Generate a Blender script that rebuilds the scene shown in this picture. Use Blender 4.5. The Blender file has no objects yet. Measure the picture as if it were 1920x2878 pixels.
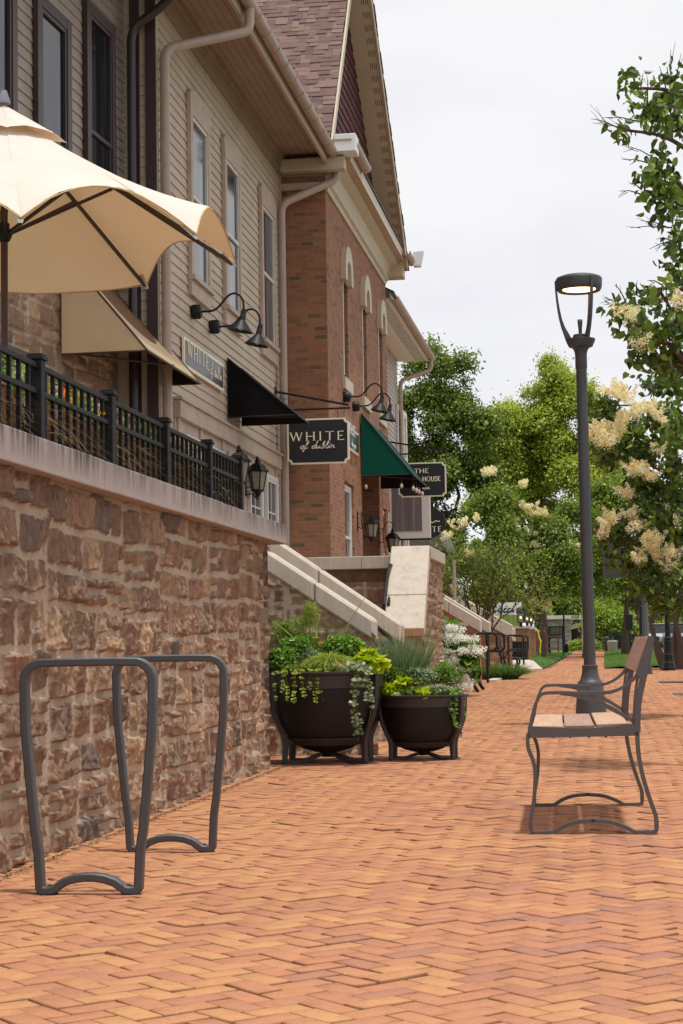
import bpy, math, random
import numpy as np
from mathutils import Vector, Matrix
random.seed(7); RNG = np.random.default_rng(7)
R = math.radians
S = bpy.context.scene
COL = S.collection
# ---------------------------------------------------------------- camera
F = 5000.0; CZ = 0.95
def cam_axes():
    p = math.atan(369/5000); rho = 0.016; yaw = R(8.3312)
    f = Vector((-math.sin(yaw)*math.cos(p), math.cos(yaw)*math.cos(p), math.sin(p)))
    r0 = Vector((math.cos(yaw), math.sin(yaw), 0)); u0 = r0.cross(f)
    return math.cos(rho)*r0-math.sin(rho)*u0, math.sin(rho)*r0+math.cos(rho)*u0, f
AR, AU, AF = cam_axes(); CAM = Vector((0, 0, CZ))
cd = bpy.data.cameras.new('camera'); cam = bpy.data.objects.new('camera', cd); COL.objects.link(cam)
m3 = Matrix((AR, AU, -AF)).transposed(); cam.matrix_world = Matrix.Translation(CAM) @ m3.to_4x4()
cd.sensor_fit = 'HORIZONTAL'; cd.sensor_width = 36; cd.lens = 36*F/1920
cd.clip_start = 0.1; cd.clip_end = 1500
cd.dof.use_dof = False
S.camera = cam
def at(px, py, X=None, Y=None, Z=None):
    """survey helper: where the sight line through a photo point meets a real plane"""
    d = AF+(px-960)/F*AR+(1439-py)/F*AU
    t = X/d.x if X is not None else (Y/d.y if Y is not None else (Z-CZ)/d.z)
    return CAM+t*d
def onplane(px, py, P0, N):
    d = AF+(px-960)/F*AR+(1439-py)/F*AU
    return CAM+d*((P0-CAM).dot(N)/d.dot(N))
# ---------------------------------------------------------------- world and sun
TOSUN = Vector((0.15, -0.11, 0.98)).normalized()
w = bpy.data.worlds.new('World'); S.world = w; w.use_nodes = True
nt = w.node_tree; nt.nodes.clear()
out = nt.nodes.new('ShaderNodeOutputWorld'); bg = nt.nodes.new('ShaderNodeBackground')
sky = nt.nodes.new('ShaderNodeTexSky'); sky.sky_type = 'NISHITA'; sky.sun_disc = False
sky.sun_elevation = math.asin(TOSUN.z); sky.sun_rotation = math.atan2(TOSUN.x, TOSUN.y)
tc = nt.nodes.new('ShaderNodeTexCoord'); mp = nt.nodes.new('ShaderNodeMapping'); mp.inputs['Scale'].default_value = (1, 1, 2.6)
n1 = nt.nodes.new('ShaderNodeTexNoise'); n1.inputs['Scale'].default_value = 5.0; n1.inputs['Detail'].default_value = 7; n1.inputs['Roughness'].default_value = .55
cr = nt.nodes.new('ShaderNodeValToRGB')
cr.color_ramp.elements[0].position = .30; cr.color_ramp.elements[0].color = (8.5, 8.5, 9.15, 1)
cr.color_ramp.elements[1].position = .62; cr.color_ramp.elements[1].color = (9.7, 9.7, 9.75, 1)
mx = nt.nodes.new('ShaderNodeMixRGB'); mx.inputs[0].default_value = .95
L = nt.links.new
L(tc.outputs['Generated'], mp.inputs[0]); L(mp.outputs[0], n1.inputs['Vector']); L(n1.outputs['Fac'], cr.inputs[0])
L(sky.outputs[0], mx.inputs[1]); L(cr.outputs[0], mx.inputs[2]); L(mx.outputs[0], bg.inputs[0]); L(bg.outputs[0], out.inputs[0])
bg.inputs[1].default_value = 0.1
sd = bpy.data.lights.new('sun', 'SUN'); sun = bpy.data.objects.new('sun', sd); COL.objects.link(sun)
sd.energy = 3.3; sd.angle = R(2.6); sd.color = (1, .965, .91)
sun.rotation_euler = (-TOSUN).to_track_quat('-Z', 'Y').to_euler(); sun.location = (0, 0, 40)
S.view_settings.view_transform = 'Standard'; S.view_settings.look = 'None'
S.view_settings.gamma = 1; S.view_settings.use_curve_mapping = False; S.view_settings.exposure = 0.0
try:
    S.cycles.max_bounces = 6; S.cycles.transparent_max_bounces = 4
except Exception: pass
# ---------------------------------------------------------------- materials
def lin(c):
    if max(c) > 1.0: c = [v/255 for v in c]
    return tuple((v/12.92 if v <= .04045 else ((v+.055)/1.055)**2.4) for v in c[:3])+(1,)
class M:
    def __init__(s, name, rough=.6, metal=0, spec=.5):
        s.m = bpy.data.materials.new(name); s.m.use_nodes = True; s.t = s.m.node_tree
        s.b = s.t.nodes['Principled BSDF']; s.out = s.t.nodes['Material Output']
        s.b.inputs['Roughness'].default_value = rough; s.b.inputs['Metallic'].default_value = metal
        s.b.inputs['Specular IOR Level'].default_value = spec
        s.co = s.t.nodes.new('ShaderNodeTexCoord').outputs['Object']
    def n(s, kind, **kw):
        o = s.t.nodes.new(kind)
        for k, v in kw.items():
            if k in o.inputs.keys(): o.inputs[k].default_value = v
            else: setattr(o, k, v)
        return o
    def l(s, a, b): s.t.links.new(a, b)
    def map(s, scale=(1, 1, 1), rot=(0, 0, 0), src=None):
        o = s.n('ShaderNodeMapping'); o.inputs['Scale'].default_value = scale; o.inputs['Rotation'].default_value = rot
        s.l(src or s.co, o.inputs[0]); return o.outputs[0]
    def noise(s, scale, detail=4, rough=.6, vec=None):
        o = s.n('ShaderNodeTexNoise', Scale=scale, Detail=detail, Roughness=rough); s.l(vec or s.co, o.inputs['Vector']); return o.outputs['Fac']
    def ramp(s, fac, stops):
        o = s.n('ShaderNodeValToRGB'); e = o.color_ramp.elements
        while len(e) < len(stops): e.new(.5)
        for i, (p, c) in enumerate(stops): e[i].position = p; e[i].color = c if len(c) == 4 else c+(1,)
        s.l(fac, o.inputs[0]); return o.outputs[0]
    def mix(s, fac, a, b, mode='MIX'):
        o = s.n('ShaderNodeMixRGB', blend_type=mode)
        for v, i in ((fac, 0), (a, 1), (b, 2)):
            if hasattr(v, 'is_linked') or hasattr(v, 'links'): s.l(v, o.inputs[i])
            else: o.inputs[i].default_value = v
        return o.outputs[0]
    def attr(s, name): o = s.n('ShaderNodeAttribute', attribute_name=name); return o
    def math(s, op, a, b=0.0):
        o = s.n('ShaderNodeMath', operation=op)
        for v, i in ((a, 0), (b, 1)):
            if hasattr(v, 'links'): s.l(v, o.inputs[i])
            else: o.inputs[i].default_value = v
        return o.outputs[0]
    def bump(s, h, strength=.3, dist=.01):
        o = s.n('ShaderNodeBump', Strength=strength, Distance=dist); s.l(h, o.inputs['Height']); s.l(o.outputs[0], s.b.inputs['Normal']); return s
    def col(s, c):
        if hasattr(c, 'links'): s.l(c, s.b.inputs['Base Color'])
        else: s.b.inputs['Base Color'].default_value = c
        return s
def g(*c): return lin(c)
def simple(name, c, rough=.55, metal=0, var=.12, scale=6, bump=0, spec=.5, bscale=None):
    k = M(name, rough, metal, spec)
    a = tuple(v*(1-var) for v in c[:3])+(1,); b = tuple(min(1, v*(1+var)) for v in c[:3])+(1,)
    k.col(k.ramp(k.noise(scale), [(.3, a), (.7, b)]))
    if bump: k.bump(k.noise(bscale or scale*12, 3), bump, .004)
    return k.m
def tinted(name, stops, rough=.7, noise_amt=.25, nscale=60, bump=.3, bdist=.003):
    k = M(name, rough); c = k.ramp(k.attr('tint').outputs['Fac'], stops)
    nz = k.ramp(k.noise(nscale, 5), [(.3, (1-noise_amt,)*3), (.7, (1+noise_amt*.6,)*3)])
    k.col(k.mix(1.0, c, nz, 'MULTIPLY')); k.bump(k.noise(nscale*2, 4), bump, bdist); return k.m
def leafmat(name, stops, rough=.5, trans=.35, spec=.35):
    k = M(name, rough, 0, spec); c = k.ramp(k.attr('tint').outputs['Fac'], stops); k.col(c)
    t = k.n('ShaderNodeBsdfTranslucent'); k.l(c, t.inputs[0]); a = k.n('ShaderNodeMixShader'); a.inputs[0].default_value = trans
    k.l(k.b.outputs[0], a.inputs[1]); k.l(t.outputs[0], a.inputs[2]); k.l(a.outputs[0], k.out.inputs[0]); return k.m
MAT = {}
# ---------------------------------------------------------------- object helpers
def tag(o, label=None, cat=None, group=None, kind=None):
    if label: o['label'] = label
    if cat: o['category'] = cat
    if group: o['group'] = group
    if kind: o['kind'] = kind
    return o
def thing(name, loc, label, cat, group=None, rz=0.0):
    o = bpy.data.objects.new(name, None); COL.objects.link(o); o.location = loc; o.rotation_euler = (0, 0, rz)
    o.empty_display_size = .1
    return tag(o, label, cat, group)
def rootmat(o):
    while o.parent: o = o.parent
    return Matrix.Translation(o.location) @ o.rotation_euler.to_matrix().to_4x4()
def link(name, me, mat, parent=None, origin=None, local=False):
    """coordinates are world ones; shifted into the thing's own frame here (unless local)"""
    o = bpy.data.objects.new(name, me); COL.objects.link(o)
    for mm in (mat if isinstance(mat, (list, tuple)) else [mat]): me.materials.append(mm)
    if parent:
        if not local: me.transform(rootmat(parent).inverted())
        o.parent = parent
    elif origin is not None:
        if not local: me.transform(Matrix.Translation(-Vector(origin)))
        o.location = origin
    me.update(); return o
def copy_tree(o, parent=None):
    c = o.copy(); COL.objects.link(c); c.parent = parent
    for ch in list(o.children): copy_tree(ch, c)
    return c
class MB:
    def __init__(s): s.v = []; s.f = []; s.mi = []; s.t = []; s.tint = .5; s.m = 0
    def add(s, vs, fs):
        b = len(s.v); s.v += [tuple(v) for v in vs]; s.t += [s.tint]*len(vs)
        for f in fs: s.f.append(tuple(b+i for i in f)); s.mi.append(s.m)
        return s
    def box(s, a, b, mat=None, bev=0):
        x0, y0, z0 = (min(a[i], b[i]) for i in range(3)); x1, y1, z1 = (max(a[i], b[i]) for i in range(3))
        vs = [(x0, y0, z0), (x1, y0, z0), (x1, y1, z0), (x0, y1, z0), (x0, y0, z1), (x1, y0, z1), (x1, y1, z1), (x0, y1, z1)]
        if mat: vs = [mat @ Vector(v) for v in vs]
        return s.add(vs, [(0, 3, 2, 1), (4, 5, 6, 7), (0, 1, 5, 4), (1, 2, 6, 5), (2, 3, 7, 6), (3, 0, 4, 7)])
    def prism(s, poly, vec):
        """poly: 3d points, extruded by vec"""
        n = len(poly); poly = [Vector(p) for p in poly]; vec = Vector(vec)
        return s.add(poly+[p+vec for p in poly], [tuple(range(n))[::-1], tuple(range(n, 2*n))]+[(i, (i+1) % n, n+(i+1) % n, n+i) for i in range(n)])
    def quad(s, *p): return s.add(p, [tuple(range(len(p)))])
    def sweep(s, pts, sect, up=None, closed=False, caps=True, scl=None):
        """sect: list of (a,b) in the (side, up) frame of the path"""
        pts = [Vector(p) for p in pts]; n = len(pts); k = len(sect); vs = []
        ref = Vector(up) if up is not None else None
        prev = None
        for i, p in enumerate(pts):
            if closed: d = pts[(i+1) % n]-pts[i-1]
            else: d = pts[min(i+1, n-1)]-pts[max(i-1, 0)]
            d.normalize()
            if ref is not None: b = (ref-d*ref.dot(d)).normalized(); a = d.cross(b)
            else:
                if prev is None:
                    q = Vector((0, 0, 1)) if abs(d.z) < .9 else Vector((1, 0, 0)); b = (q-d*q.dot(d)).normalized()
                else: b = (prev-d*prev.dot(d)).normalized()
                prev = b; a = d.cross(b)
            kk = scl[i] if scl else 1
            # keep thickness on bends
            if 0 < i < n-1 or closed:
                e1 = (pts[i]-pts[i-1]).normalized(); e2 = (pts[(i+1) % n]-pts[i]).normalized(); c = max(.5, math.sqrt((1+e1.dot(e2))/2))
            else: c = 1
            for (x, y) in sect: vs.append(p+a*x*kk/(c if ref is not None else 1)+b*y*kk)
        fs = []
        m = n if closed else n-1
        for i in range(m):
            for j in range(k):
                a0 = i*k+j; a1 = i*k+(j+1) % k; b0 = ((i+1) % n)*k+j; b1 = ((i+1) % n)*k+(j+1) % k
                fs.append((a0, a1, b1, b0))
        if caps and not closed: fs.append(tuple(range(k))[::-1]); fs.append(tuple((n-1)*k+j for j in range(k)))
        return s.add(vs, fs)
    def tube(s, pts, r, seg=8, closed=False, scl=None):
        return s.sweep(pts, [(math.cos(2*math.pi*j/seg)*r, math.sin(2*math.pi*j/seg)*r) for j in range(seg)], closed=closed, scl=scl)
    def bar(s, p, q, r, r2=None, seg=7): return s.tube([p, q], r, seg, scl=[1, (r2/r if r2 is not None else 1)])
    def lathe(s, prof, c, seg=24, axis=None, arc=None):
        c = Vector(c); vs = []; n = len(prof); ax = Vector(axis) if axis is not None else Vector((0, 0, 1)); ax.normalize()
        q = Vector((1, 0, 0)) if abs(ax.x) < .9 else Vector((0, 1, 0)); a = (q-ax*q.dot(ax)).normalized(); b = ax.cross(a)
        for j in range(seg):
            t = 2*math.pi*j/seg
            for (r, z) in prof: vs.append(c+a*r*math.cos(t)+b*r*math.sin(t)+ax*z)
        return s.add(vs, [(j*n+i, ((j+1) % seg)*n+i, ((j+1) % seg)*n+i+1, j*n+i+1) for j in range(seg) for i in range(n-1)])
    def build(s, name, mat, parent=None, origin=None, smooth=False, bevel=0, seg=2, local=False, ang=35):
        me = bpy.data.meshes.new(name); me.from_pydata(s.v, [], s.f)
        if any(s.mi): me.polygons.foreach_set('material_index', s.mi)
        if len(set(s.t)) > 1:
            a = me.attributes.new('tint', 'FLOAT', 'POINT'); a.data.foreach_set('value', s.t)
        me.validate()
        o = link(name, me, mat, parent, origin, local)
        if smooth:
            me.polygons.foreach_set('use_smooth', [True]*len(me.polygons))
            try: me.set_sharp_from_angle(angle=R(ang))
            except Exception: pass
        if bevel:
            b = o.modifiers.new('edge', 'BEVEL'); b.width = bevel; b.segments = seg; b.limit_method = 'ANGLE'; b.angle_limit = R(30); b.harden_normals = False
        return o
def npmesh(name, V, Fc, tint, mat, parent=None, origin=None, smooth=False, extra=None, local=False):
    me = bpy.data.meshes.new(name); V = np.asarray(V, np.float32); Fc = np.asarray(Fc, np.int32); k = Fc.shape[1]
    me.vertices.add(len(V)); me.vertices.foreach_set('co', V.ravel())
    me.loops.add(Fc.size); me.loops.foreach_set('vertex_index', Fc.ravel())
    me.polygons.add(len(Fc)); me.polygons.foreach_set('loop_start', np.arange(0, Fc.size, k, dtype=np.int32))
    me.polygons.foreach_set('loop_total', np.full(len(Fc), k, np.int32))
    if smooth: me.polygons.foreach_set('use_smooth', np.ones(len(Fc), bool))
    if tint is not None:
        a = me.attributes.new('tint', 'FLOAT', 'POINT'); a.data.foreach_set('value', np.asarray(tint, np.float32))
    for kx, vv in (extra or {}).items():
        a = me.attributes.new(kx, 'FLOAT', 'POINT'); a.data.foreach_set('value', np.asarray(vv, np.float32))
    me.update(calc_edges=True)
    return link(name, me, mat, parent, origin, local)
# ---------------------------------------------------------------- numpy noise
def hsh(i, j, s): 
    x = np.sin(i*127.1+j*311.7+s*74.7)*43758.5453; return x-np.floor(x)
def vn(x, y, s=0):
    i = np.floor(x); j = np.floor(y); fx = x-i; fy = y-j; fx = fx*fx*(3-2*fx); fy = fy*fy*(3-2*fy)
    return (hsh(i, j, s)*(1-fx)+hsh(i+1, j, s)*fx)*(1-fy)+(hsh(i, j+1, s)*(1-fx)+hsh(i+1, j+1, s)*fx)*fy
def fbm(x, y, o=4, s=0):
    a = 0; w_ = .5; t = 0
    for k in range(o): a = a+w_*vn(x*2**k, y*2**k, s+k); t += w_; w_ *= .55
    return a/t
def rubble(name, O, U, N, ulen, z0, z1, res, mat, parent, hrow=(.09, .19), wst=(.07, .26), depth=.05, seed=1, keep=None, wrap=None, joint=.014, rough=1.0, flat=False):
    """rough-faced rubble masonry as real relief: O foot corner, U along, N outwards"""
    rg = np.random.default_rng(seed); O = Vector(O); U = Vector(U).normalized(); N = Vector(N).normalized()
    nu = max(2, int(ulen/res)+1); nz = max(2, int((z1-z0)/res)+1)
    u = np.linspace(0, ulen, nu); z = np.linspace(0, z1-z0, nz); UU, ZZ = np.meshgrid(u, z)
    wu = UU+.03*(fbm(UU*7, ZZ*7, 3, seed)-.5)+.014*(fbm(UU*30, ZZ*30, 2, seed+9)-.5)
    wz = ZZ+.05*(fbm(UU*2.2+9, ZZ*2, 2, seed+3)-.5)+.022*(fbm(UU*22, ZZ*22, 3, seed+5)-.5)
    bc = [-.5]
    while bc[-1] < ulen+.5: bc.append(bc[-1]+rg.uniform(2.2, 5.5)*wst[1]*.8)
    bc = np.array(bc); bi = np.clip(np.searchsorted(bc, wu)-1, 0, len(bc)-2); bd = np.minimum(wu-bc[bi], bc[bi+1]-wu); wz = wz+(hsh(bi*1., bi*0., seed+77)-.5)*hrow[1]*.9+.1
    rows = [-.1]
    while rows[-1] < z1-z0+.45: rows.append(rows[-1]+rg.uniform(*hrow))
    rows = np.array(rows); ri = np.clip(np.searchsorted(rows, wz)-1, 0, len(rows)-2)
    dist = np.minimum(wz-rows[ri], rows[ri+1]-wz); sid = np.zeros_like(UU); prot = np.zeros_like(UU)
    su = np.zeros_like(UU); 
    for r in range(len(rows)-1):
        msk = ri == r
        if not msk.any(): continue
        cuts = [-.3]
        while cuts[-1] < ulen+.3: cuts.append(cuts[-1]+rg.uniform(*wst)*(rg.random()*.5+.75))
        cuts = np.array(cuts); ci = np.clip(np.searchsorted(cuts, wu[msk])-1, 0, len(cuts)-2)
        du = np.minimum(wu[msk]-cuts[ci], cuts[ci+1]-wu[msk]); du = np.minimum(du, bd[msk]); d = np.minimum(dist[msk], du*.8)
        hh = rows[r+1]-rows[r]
        # some cells are two thin stones on top of each other
        rr = hsh(ci*1., r+0*ci, seed+20); tw = (rr < .20) & (hh > .17); mid = rows[r]+hh*(.35+.3*hsh(ci*1., r+0*ci, seed+21))
        d = np.where(tw, np.minimum(d, np.abs(wz[msk]-mid)), d); upper = tw & (wz[msk] > mid)
        idd = hsh(ci*1.+upper*.37+bi[msk]*13.7, r*1.+0*ci, seed+30); dist[msk] = d; sid[msk] = idd
        prot[msk] = hsh(ci*1.+upper*.11, r*3.+0*ci, seed+40)
        su[msk] = (hsh(ci*2., r*5.+0*ci, seed+50)-.5)*(wu[msk]-(cuts[ci]+cuts[ci+1])/2)*.35+(hsh(ci*2.+7, r*5.+0*ci, seed+51)-.5)*(wz[msk]-rows[r]-hh/2)*.5
    jw = joint*(.5+1.1*fbm(UU*9, ZZ*9, 2, seed+60))
    e = np.clip((dist-jw)/.008, 0, 1); e = e*e*(3-2*e); mort = 1-np.clip((dist-jw)/.0025, 0, 1)
    rid = np.abs(fbm(UU*14+sid*40, ZZ*9+sid*17, 4, seed+70)-.5)*2
    face = depth*(.38+.5*prot)+su*rough-rid*.034*rough+(fbm(UU*38, ZZ*24, 3, seed+80)-.5)*.034*rough
    face = face+(np.floor(fbm(UU*13+sid*9, ZZ*8, 2, seed+85)*5)/5-.4)*.020*rough
    h = e*np.maximum(face, .003)+(1-e)*(fbm(UU*60, ZZ*60, 2, seed+90)-.5)*.006
    if wrap is not None: h = h+wrap(UU)
    P = np.zeros((nz, nu, 3))
    for k in range(3): P[..., k] = O[k]+U[k]*UU+N[k]*h+(ZZ if k == 2 else 0)
    idx = np.arange(nu*nz).reshape(nz, nu)
    Fc = np.stack([idx[:-1, :-1], idx[:-1, 1:], idx[1:, 1:], idx[1:, :-1]], -1).reshape(-1, 4)
    if Vector((0, 0, 1)).cross(N).dot(U) < 0: Fc = Fc[:, ::-1]
    if keep is not None:
        uc = UU.ravel()[Fc].mean(1); zc = ZZ.ravel()[Fc].mean(1)+z0; Fc = Fc[keep(uc, zc)]
    # drop the quads' vertices we do not use
    used = np.unique(Fc); rem = np.full(nu*nz, -1); rem[used] = np.arange(len(used))
    return npmesh(name, P.reshape(-1, 3)[used], rem[Fc], sid.ravel()[used], mat, parent, smooth=not flat,
                  extra={'mortar': mort.ravel()[used], 'relief': np.clip(h/depth, 0, 1).ravel()[used]})
# ---------------------------------------------------------------- materials list
def stone_mat(name, ramp, mortar, dark=.35):
    k = M(name, .9, 0, .25); c = k.ramp(k.attr('tint').outputs['Fac'], ramp)
    n = k.ramp(k.noise(1, 7, .72, k.map((26, 26, 11))), [(.30, (.60, .55, .56)), (.48, (.95, .95, .95)), (.62, (1.2, 1.14, 1.05)), (.78, (1.8, 1.55, 1.2))])
    c = k.mix(1, c, n, 'MULTIPLY')
    n2 = k.ramp(k.noise(5, 4, .6), [(.55, (0, 0, 0)), (.75, (1, 1, 1))])
    c = k.mix(k.math('MULTIPLY', n2, dark), c, g(104, 90, 82))
    nm = k.ramp(k.noise(45, 4), [(.3, tuple(v*.8 for v in mortar[:3])), (.7, mortar)])
    c = k.mix(k.attr('mortar').outputs['Fac'], c, nm); k.col(c); k.bump(k.noise(42, 8, .78), .95, .02); return k.m
MAT['stone'] = stone_mat('red_brown_rubble_stone', [(0, g(144, 118, 100)), (.25, g(172, 138, 116)), (.5, g(154, 126, 108)), (.72, g(186, 154, 126)), (.88, g(122, 108, 102)), (1, g(200, 168, 134))], g(214, 192, 168))
MAT['stone_tan'] = stone_mat('tan_rubble_stone', [(0, g(135, 108, 84)), (.4, g(160, 132, 100)), (.7, g(120, 92, 76)), (1, g(172, 146, 112))], g(158, 142, 120))
def cap_mat(name, c, stain):
    k = M(name, .8, 0, .3); base = k.ramp(k.noise(7, 6, .65), [(.3, tuple(v*.86 for v in c[:3])), (.7, c)])
    v = k.map((14, 14, 1.1)); st = k.ramp(k.noise(1.6, 6, .72, v), [(.40, (0, 0, 0)), (.54, (1, 1, 1))])
    if stain > .5:
        sx = k.n('ShaderNodeSeparateXYZ'); k.l(k.co, sx.inputs[0]); zz = k.n('ShaderNodeMapRange'); k.l(sx.outputs[2], zz.inputs[0]); zz.inputs[1].default_value = 1.76; zz.inputs[2].default_value = 1.885; big = k.ramp(k.noise(1.1, 3), [(.35, (.15,)*3), (.62, (1,)*3)]); st = k.mix(1, st, big, 'MULTIPLY'); st = k.math('MULTIPLY', st, k.math('POWER', zz.outputs[0], .75))
    base = k.mix(k.math('MULTIPLY', st, stain), base, g(52, 49, 51))
    sp = k.ramp(k.noise(120, 3), [(.35, (.88,)*3), (.6, (1,)*3)]); k.col(k.mix(1, base, sp, 'MULTIPLY')); k.bump(k.noise(90, 4), .25, .003); return k.m
MAT['cap'] = cap_mat('weathered_cast_stone', g(176, 163, 157), .97)
MAT['cap_pale'] = cap_mat('pale_limestone', g(206, 194, 178), .12)
def brick_mat(name, cols, mortar, axis='Y', scale=1.0, bw=.203, bh=.068, dark=.0):
    """axis = direction the wall runs; object coordinates in metres"""
    k = M(name, .85, 0, .25)
    sx = k.n('ShaderNodeSeparateXYZ'); k.l(k.co, sx.inputs[0]); cb = k.n('ShaderNodeCombineXYZ')
    k.l(k.math('ADD', sx.outputs[0], sx.outputs[1]), cb.inputs[0]); k.l(sx.outputs[2], cb.inputs[1])
    b = k.n('ShaderNodeTexBrick'); k.l(cb.outputs[0], b.inputs['Vector'])
    b.inputs['Scale'].default_value = 1; b.inputs['Brick Width'].default_value = bw*scale; b.inputs['Row Height'].default_value = bh*scale
    b.inputs['Mortar Size'].default_value = .0055*scale; b.inputs['Mortar Smooth'].default_value = .2; b.inputs['Bias'].default_value = -.05
    b.inputs['Color1'].default_value = (0, 0, 0, 1); b.inputs['Color2'].default_value = (1, 1, 1, 1); b.inputs['Mortar'].default_value = (.5, .5, .5, 1)
    c = k.ramp(b.outputs['Color'], cols); n = k.ramp(k.noise(30, 5), [(.3, (.78,)*3), (.7, (1.12,)*3)]); c = k.mix(1, c, n, 'MULTIPLY')
    n2 = k.ramp(k.noise(1.3, 3), [(.3, (.9,)*3), (.7, (1.08,)*3)]); c = k.mix(1, c, n2, 'MULTIPLY')
    c = k.mix(b.outputs['Fac'], c, mortar); k.col(c)
    inv = k.math('SUBTRACT', 1.0, b.outputs['Fac']); hh = k.math('ADD', inv, k.math('MULTIPLY', k.noise(60, 3), .4)); k.bump(hh, .6, .006); return k.m
BC = [(0, g(144, 101, 79)), (.3, g(156, 108, 83)), (.6, g(162, 116, 88)), (.85, g(134, 96, 76)), (.93, g(108, 92, 78)), (1, g(100, 88, 74))]
MAT['brick_side'] = brick_mat('red_brick_street_side', BC, g(158, 128, 104), 'Y')
MAT['brick_front'] = brick_mat('red_brick_end_wall', BC, g(150, 118, 92), 'X')
def siding_mat(name, c):
    k = M(name, .6, 0, .3); n = k.ramp(k.noise(2.2, 5, .6), [(.3, tuple(v*.86 for v in c[:3])), (.7, tuple(v*1.08 for v in c[:3]))])
    v = k.map((9, 9, .8)); st = k.ramp(k.noise(2, 5, .7, v), [(.55, (1, 1, 1)), (.85, (.72, .66, .6))]); k.col(k.mix(1, n, st, 'MULTIPLY')); k.bump(k.noise(80, 3), .1, .002); return k.m
MAT['siding_tan'] = siding_mat('tan_clapboard_paint', g(190, 174, 154))
MAT['siding_taupe'] = siding_mat('taupe_clapboard_paint', g(166, 153, 144))
MAT['siding_white'] = siding_mat('off_white_clapboard_paint', g(186, 178, 168))
MAT['soffit'] = siding_mat('brown_painted_soffit_boards', g(152, 132, 114))
MAT['fascia'] = simple('beige_painted_trim', g(176, 158, 140), .5, var=.08, scale=3)
MAT['trim_pink'] = simple('weathered_pinkish_trim', g(178, 158, 142), .6, var=.14, scale=4)
MAT['trim_white'] = simple('white_painted_frames', g(206, 202, 196), .45, var=.05, scale=5)
MAT['cream'] = simple('cream_painted_trim', g(188, 174, 148), .5, var=.07, scale=3)
MAT['brown'] = simple('dark_brown_painted_trim', g(58, 42, 38), .45, var=.15, scale=5)
MAT['pipe'] = simple('beige_metal_pipe', g(166, 146, 132), .4, .0, var=.08, scale=4, spec=.5)
MAT['dark_pipe'] = simple('dark_purple_brown_pipe', g(52, 38, 42), .35, 0, var=.1, scale=4)
def glass(name, c, rough=.06): 
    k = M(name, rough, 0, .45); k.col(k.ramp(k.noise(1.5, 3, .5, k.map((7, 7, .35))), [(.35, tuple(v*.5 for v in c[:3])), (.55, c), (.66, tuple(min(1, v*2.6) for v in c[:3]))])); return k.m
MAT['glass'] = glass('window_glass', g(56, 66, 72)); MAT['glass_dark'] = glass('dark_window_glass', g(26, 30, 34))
MAT['gunmetal'] = simple('dark_grey_powder_coat', g(68, 69, 71), .5, .0, var=.05, scale=8, bump=.12, bscale=500, spec=.5)
MAT['bench_metal'] = simple('warm_grey_powder_coat', g(84, 79, 80), .5, .0, var=.04, scale=8, bump=.12, bscale=600, spec=.45)
MAT['bronze'] = simple('dark_bronze_powder_coat', g(22, 17, 18), .6, .0, var=.08, scale=8, bump=.1, bscale=500, spec=.4)
MAT['bronze_pale'] = simple('bronze_powder_coat_ribs', g(56, 50, 49), .5, .0, var=.05, scale=8, spec=.45)  # lighter bronze tone of the rim, ring, legs and feet
MAT['black'] = simple('black_painted_iron', g(21, 20, 21), .5, .0, var=.2, scale=14, spec=.32)
MAT['black_worn'] = simple('weathered_black_railing_paint', g(24, 24, 25), .6, .0, spec=.25, var=.5, scale=26, bump=.2, bscale=120)
MAT['lamp_glass'] = simple('seeded_lamp_glass', g(140, 132, 118), .25, 0, var=.15, scale=20)
def wood(name, c1, c2, ax=(1, .06, 1)):
    k = M(name, .5, 0, .4); v = k.map((60*ax[0], 60*ax[1], 60*ax[2])); k.col(k.ramp(k.noise(1, 5, .65, v), [(.3, c1), (.7, c2)])); k.bump(k.noise(1.5, 4, .6, v), .2, .002); return k.m
MAT['wood_a'] = wood('oiled_hardwood_slat', g(176, 138, 112), g(208, 170, 142)); MAT['wood_b'] = wood('reddish_hardwood_slat', g(150, 114, 98), g(184, 144, 124))
MAT['wood_old'] = wood('weathered_brown_wood', g(92, 66, 52), g(124, 92, 74), (1, 1, .1))
def fabric(name, c, trans=.25, wr=.25, tc=None):
    k = M(name, .9, 0, .1); cc = k.ramp(k.noise(3, 4), [(.3, tuple(v*.92 for v in c[:3])), (.7, c)]); k.col(cc)
    k.bump(k.math('ADD', k.noise(5, 3), k.math('MULTIPLY', k.noise(400, 2), .12)), wr, .02)
    t = k.n('ShaderNodeBsdfTranslucent'); k.l(cc, t.inputs[0]); a = k.n('ShaderNodeMixShader'); a.inputs[0].default_value = trans
    if tc: t.inputs[0].default_value = tc; k.t.links.remove(t.inputs[0].links[0])
    k.l(k.b.outputs[0], a.inputs[1]); k.l(t.outputs[0], a.inputs[2]); k.l(a.outputs[0], k.out.inputs[0]); return k.m
MAT['canvas'] = fabric('ivory_umbrella_canvas', g(226, 218, 207), .20, .35, g(220, 170, 116)); MAT['awn_beige'] = fabric('beige_awning_canvas', g(222, 196, 158), .10)
MAT['awn_black'] = fabric('black_awning_canvas', g(22, 21, 22), .02); MAT['awn_green'] = fabric('green_awning_canvas', g(20, 84, 70), .10)
MAT['awn_shade'] = simple('dark_painted_underside_shade', g(30, 18, 16), .9); MAT['awn_shade_brown'] = simple('brown_painted_underside_shade', g(112, 76, 46), .9); MAT['sign_black'] = simple('black_sign_board', g(24, 25, 28), .4, var=.1, scale=3); MAT['sign_cream'] = simple('cream_sign_paint', g(238, 228, 206), .5, var=.04)  # first two: dark colours that paint the shade under the awnings
MAT['sign_green'] = simple('dark_green_sign_board', g(16, 66, 54), .45, var=.1); MAT['gold'] = simple('pale_gold_letters', g(250, 238, 210), .45, .1, var=.05)
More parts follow.
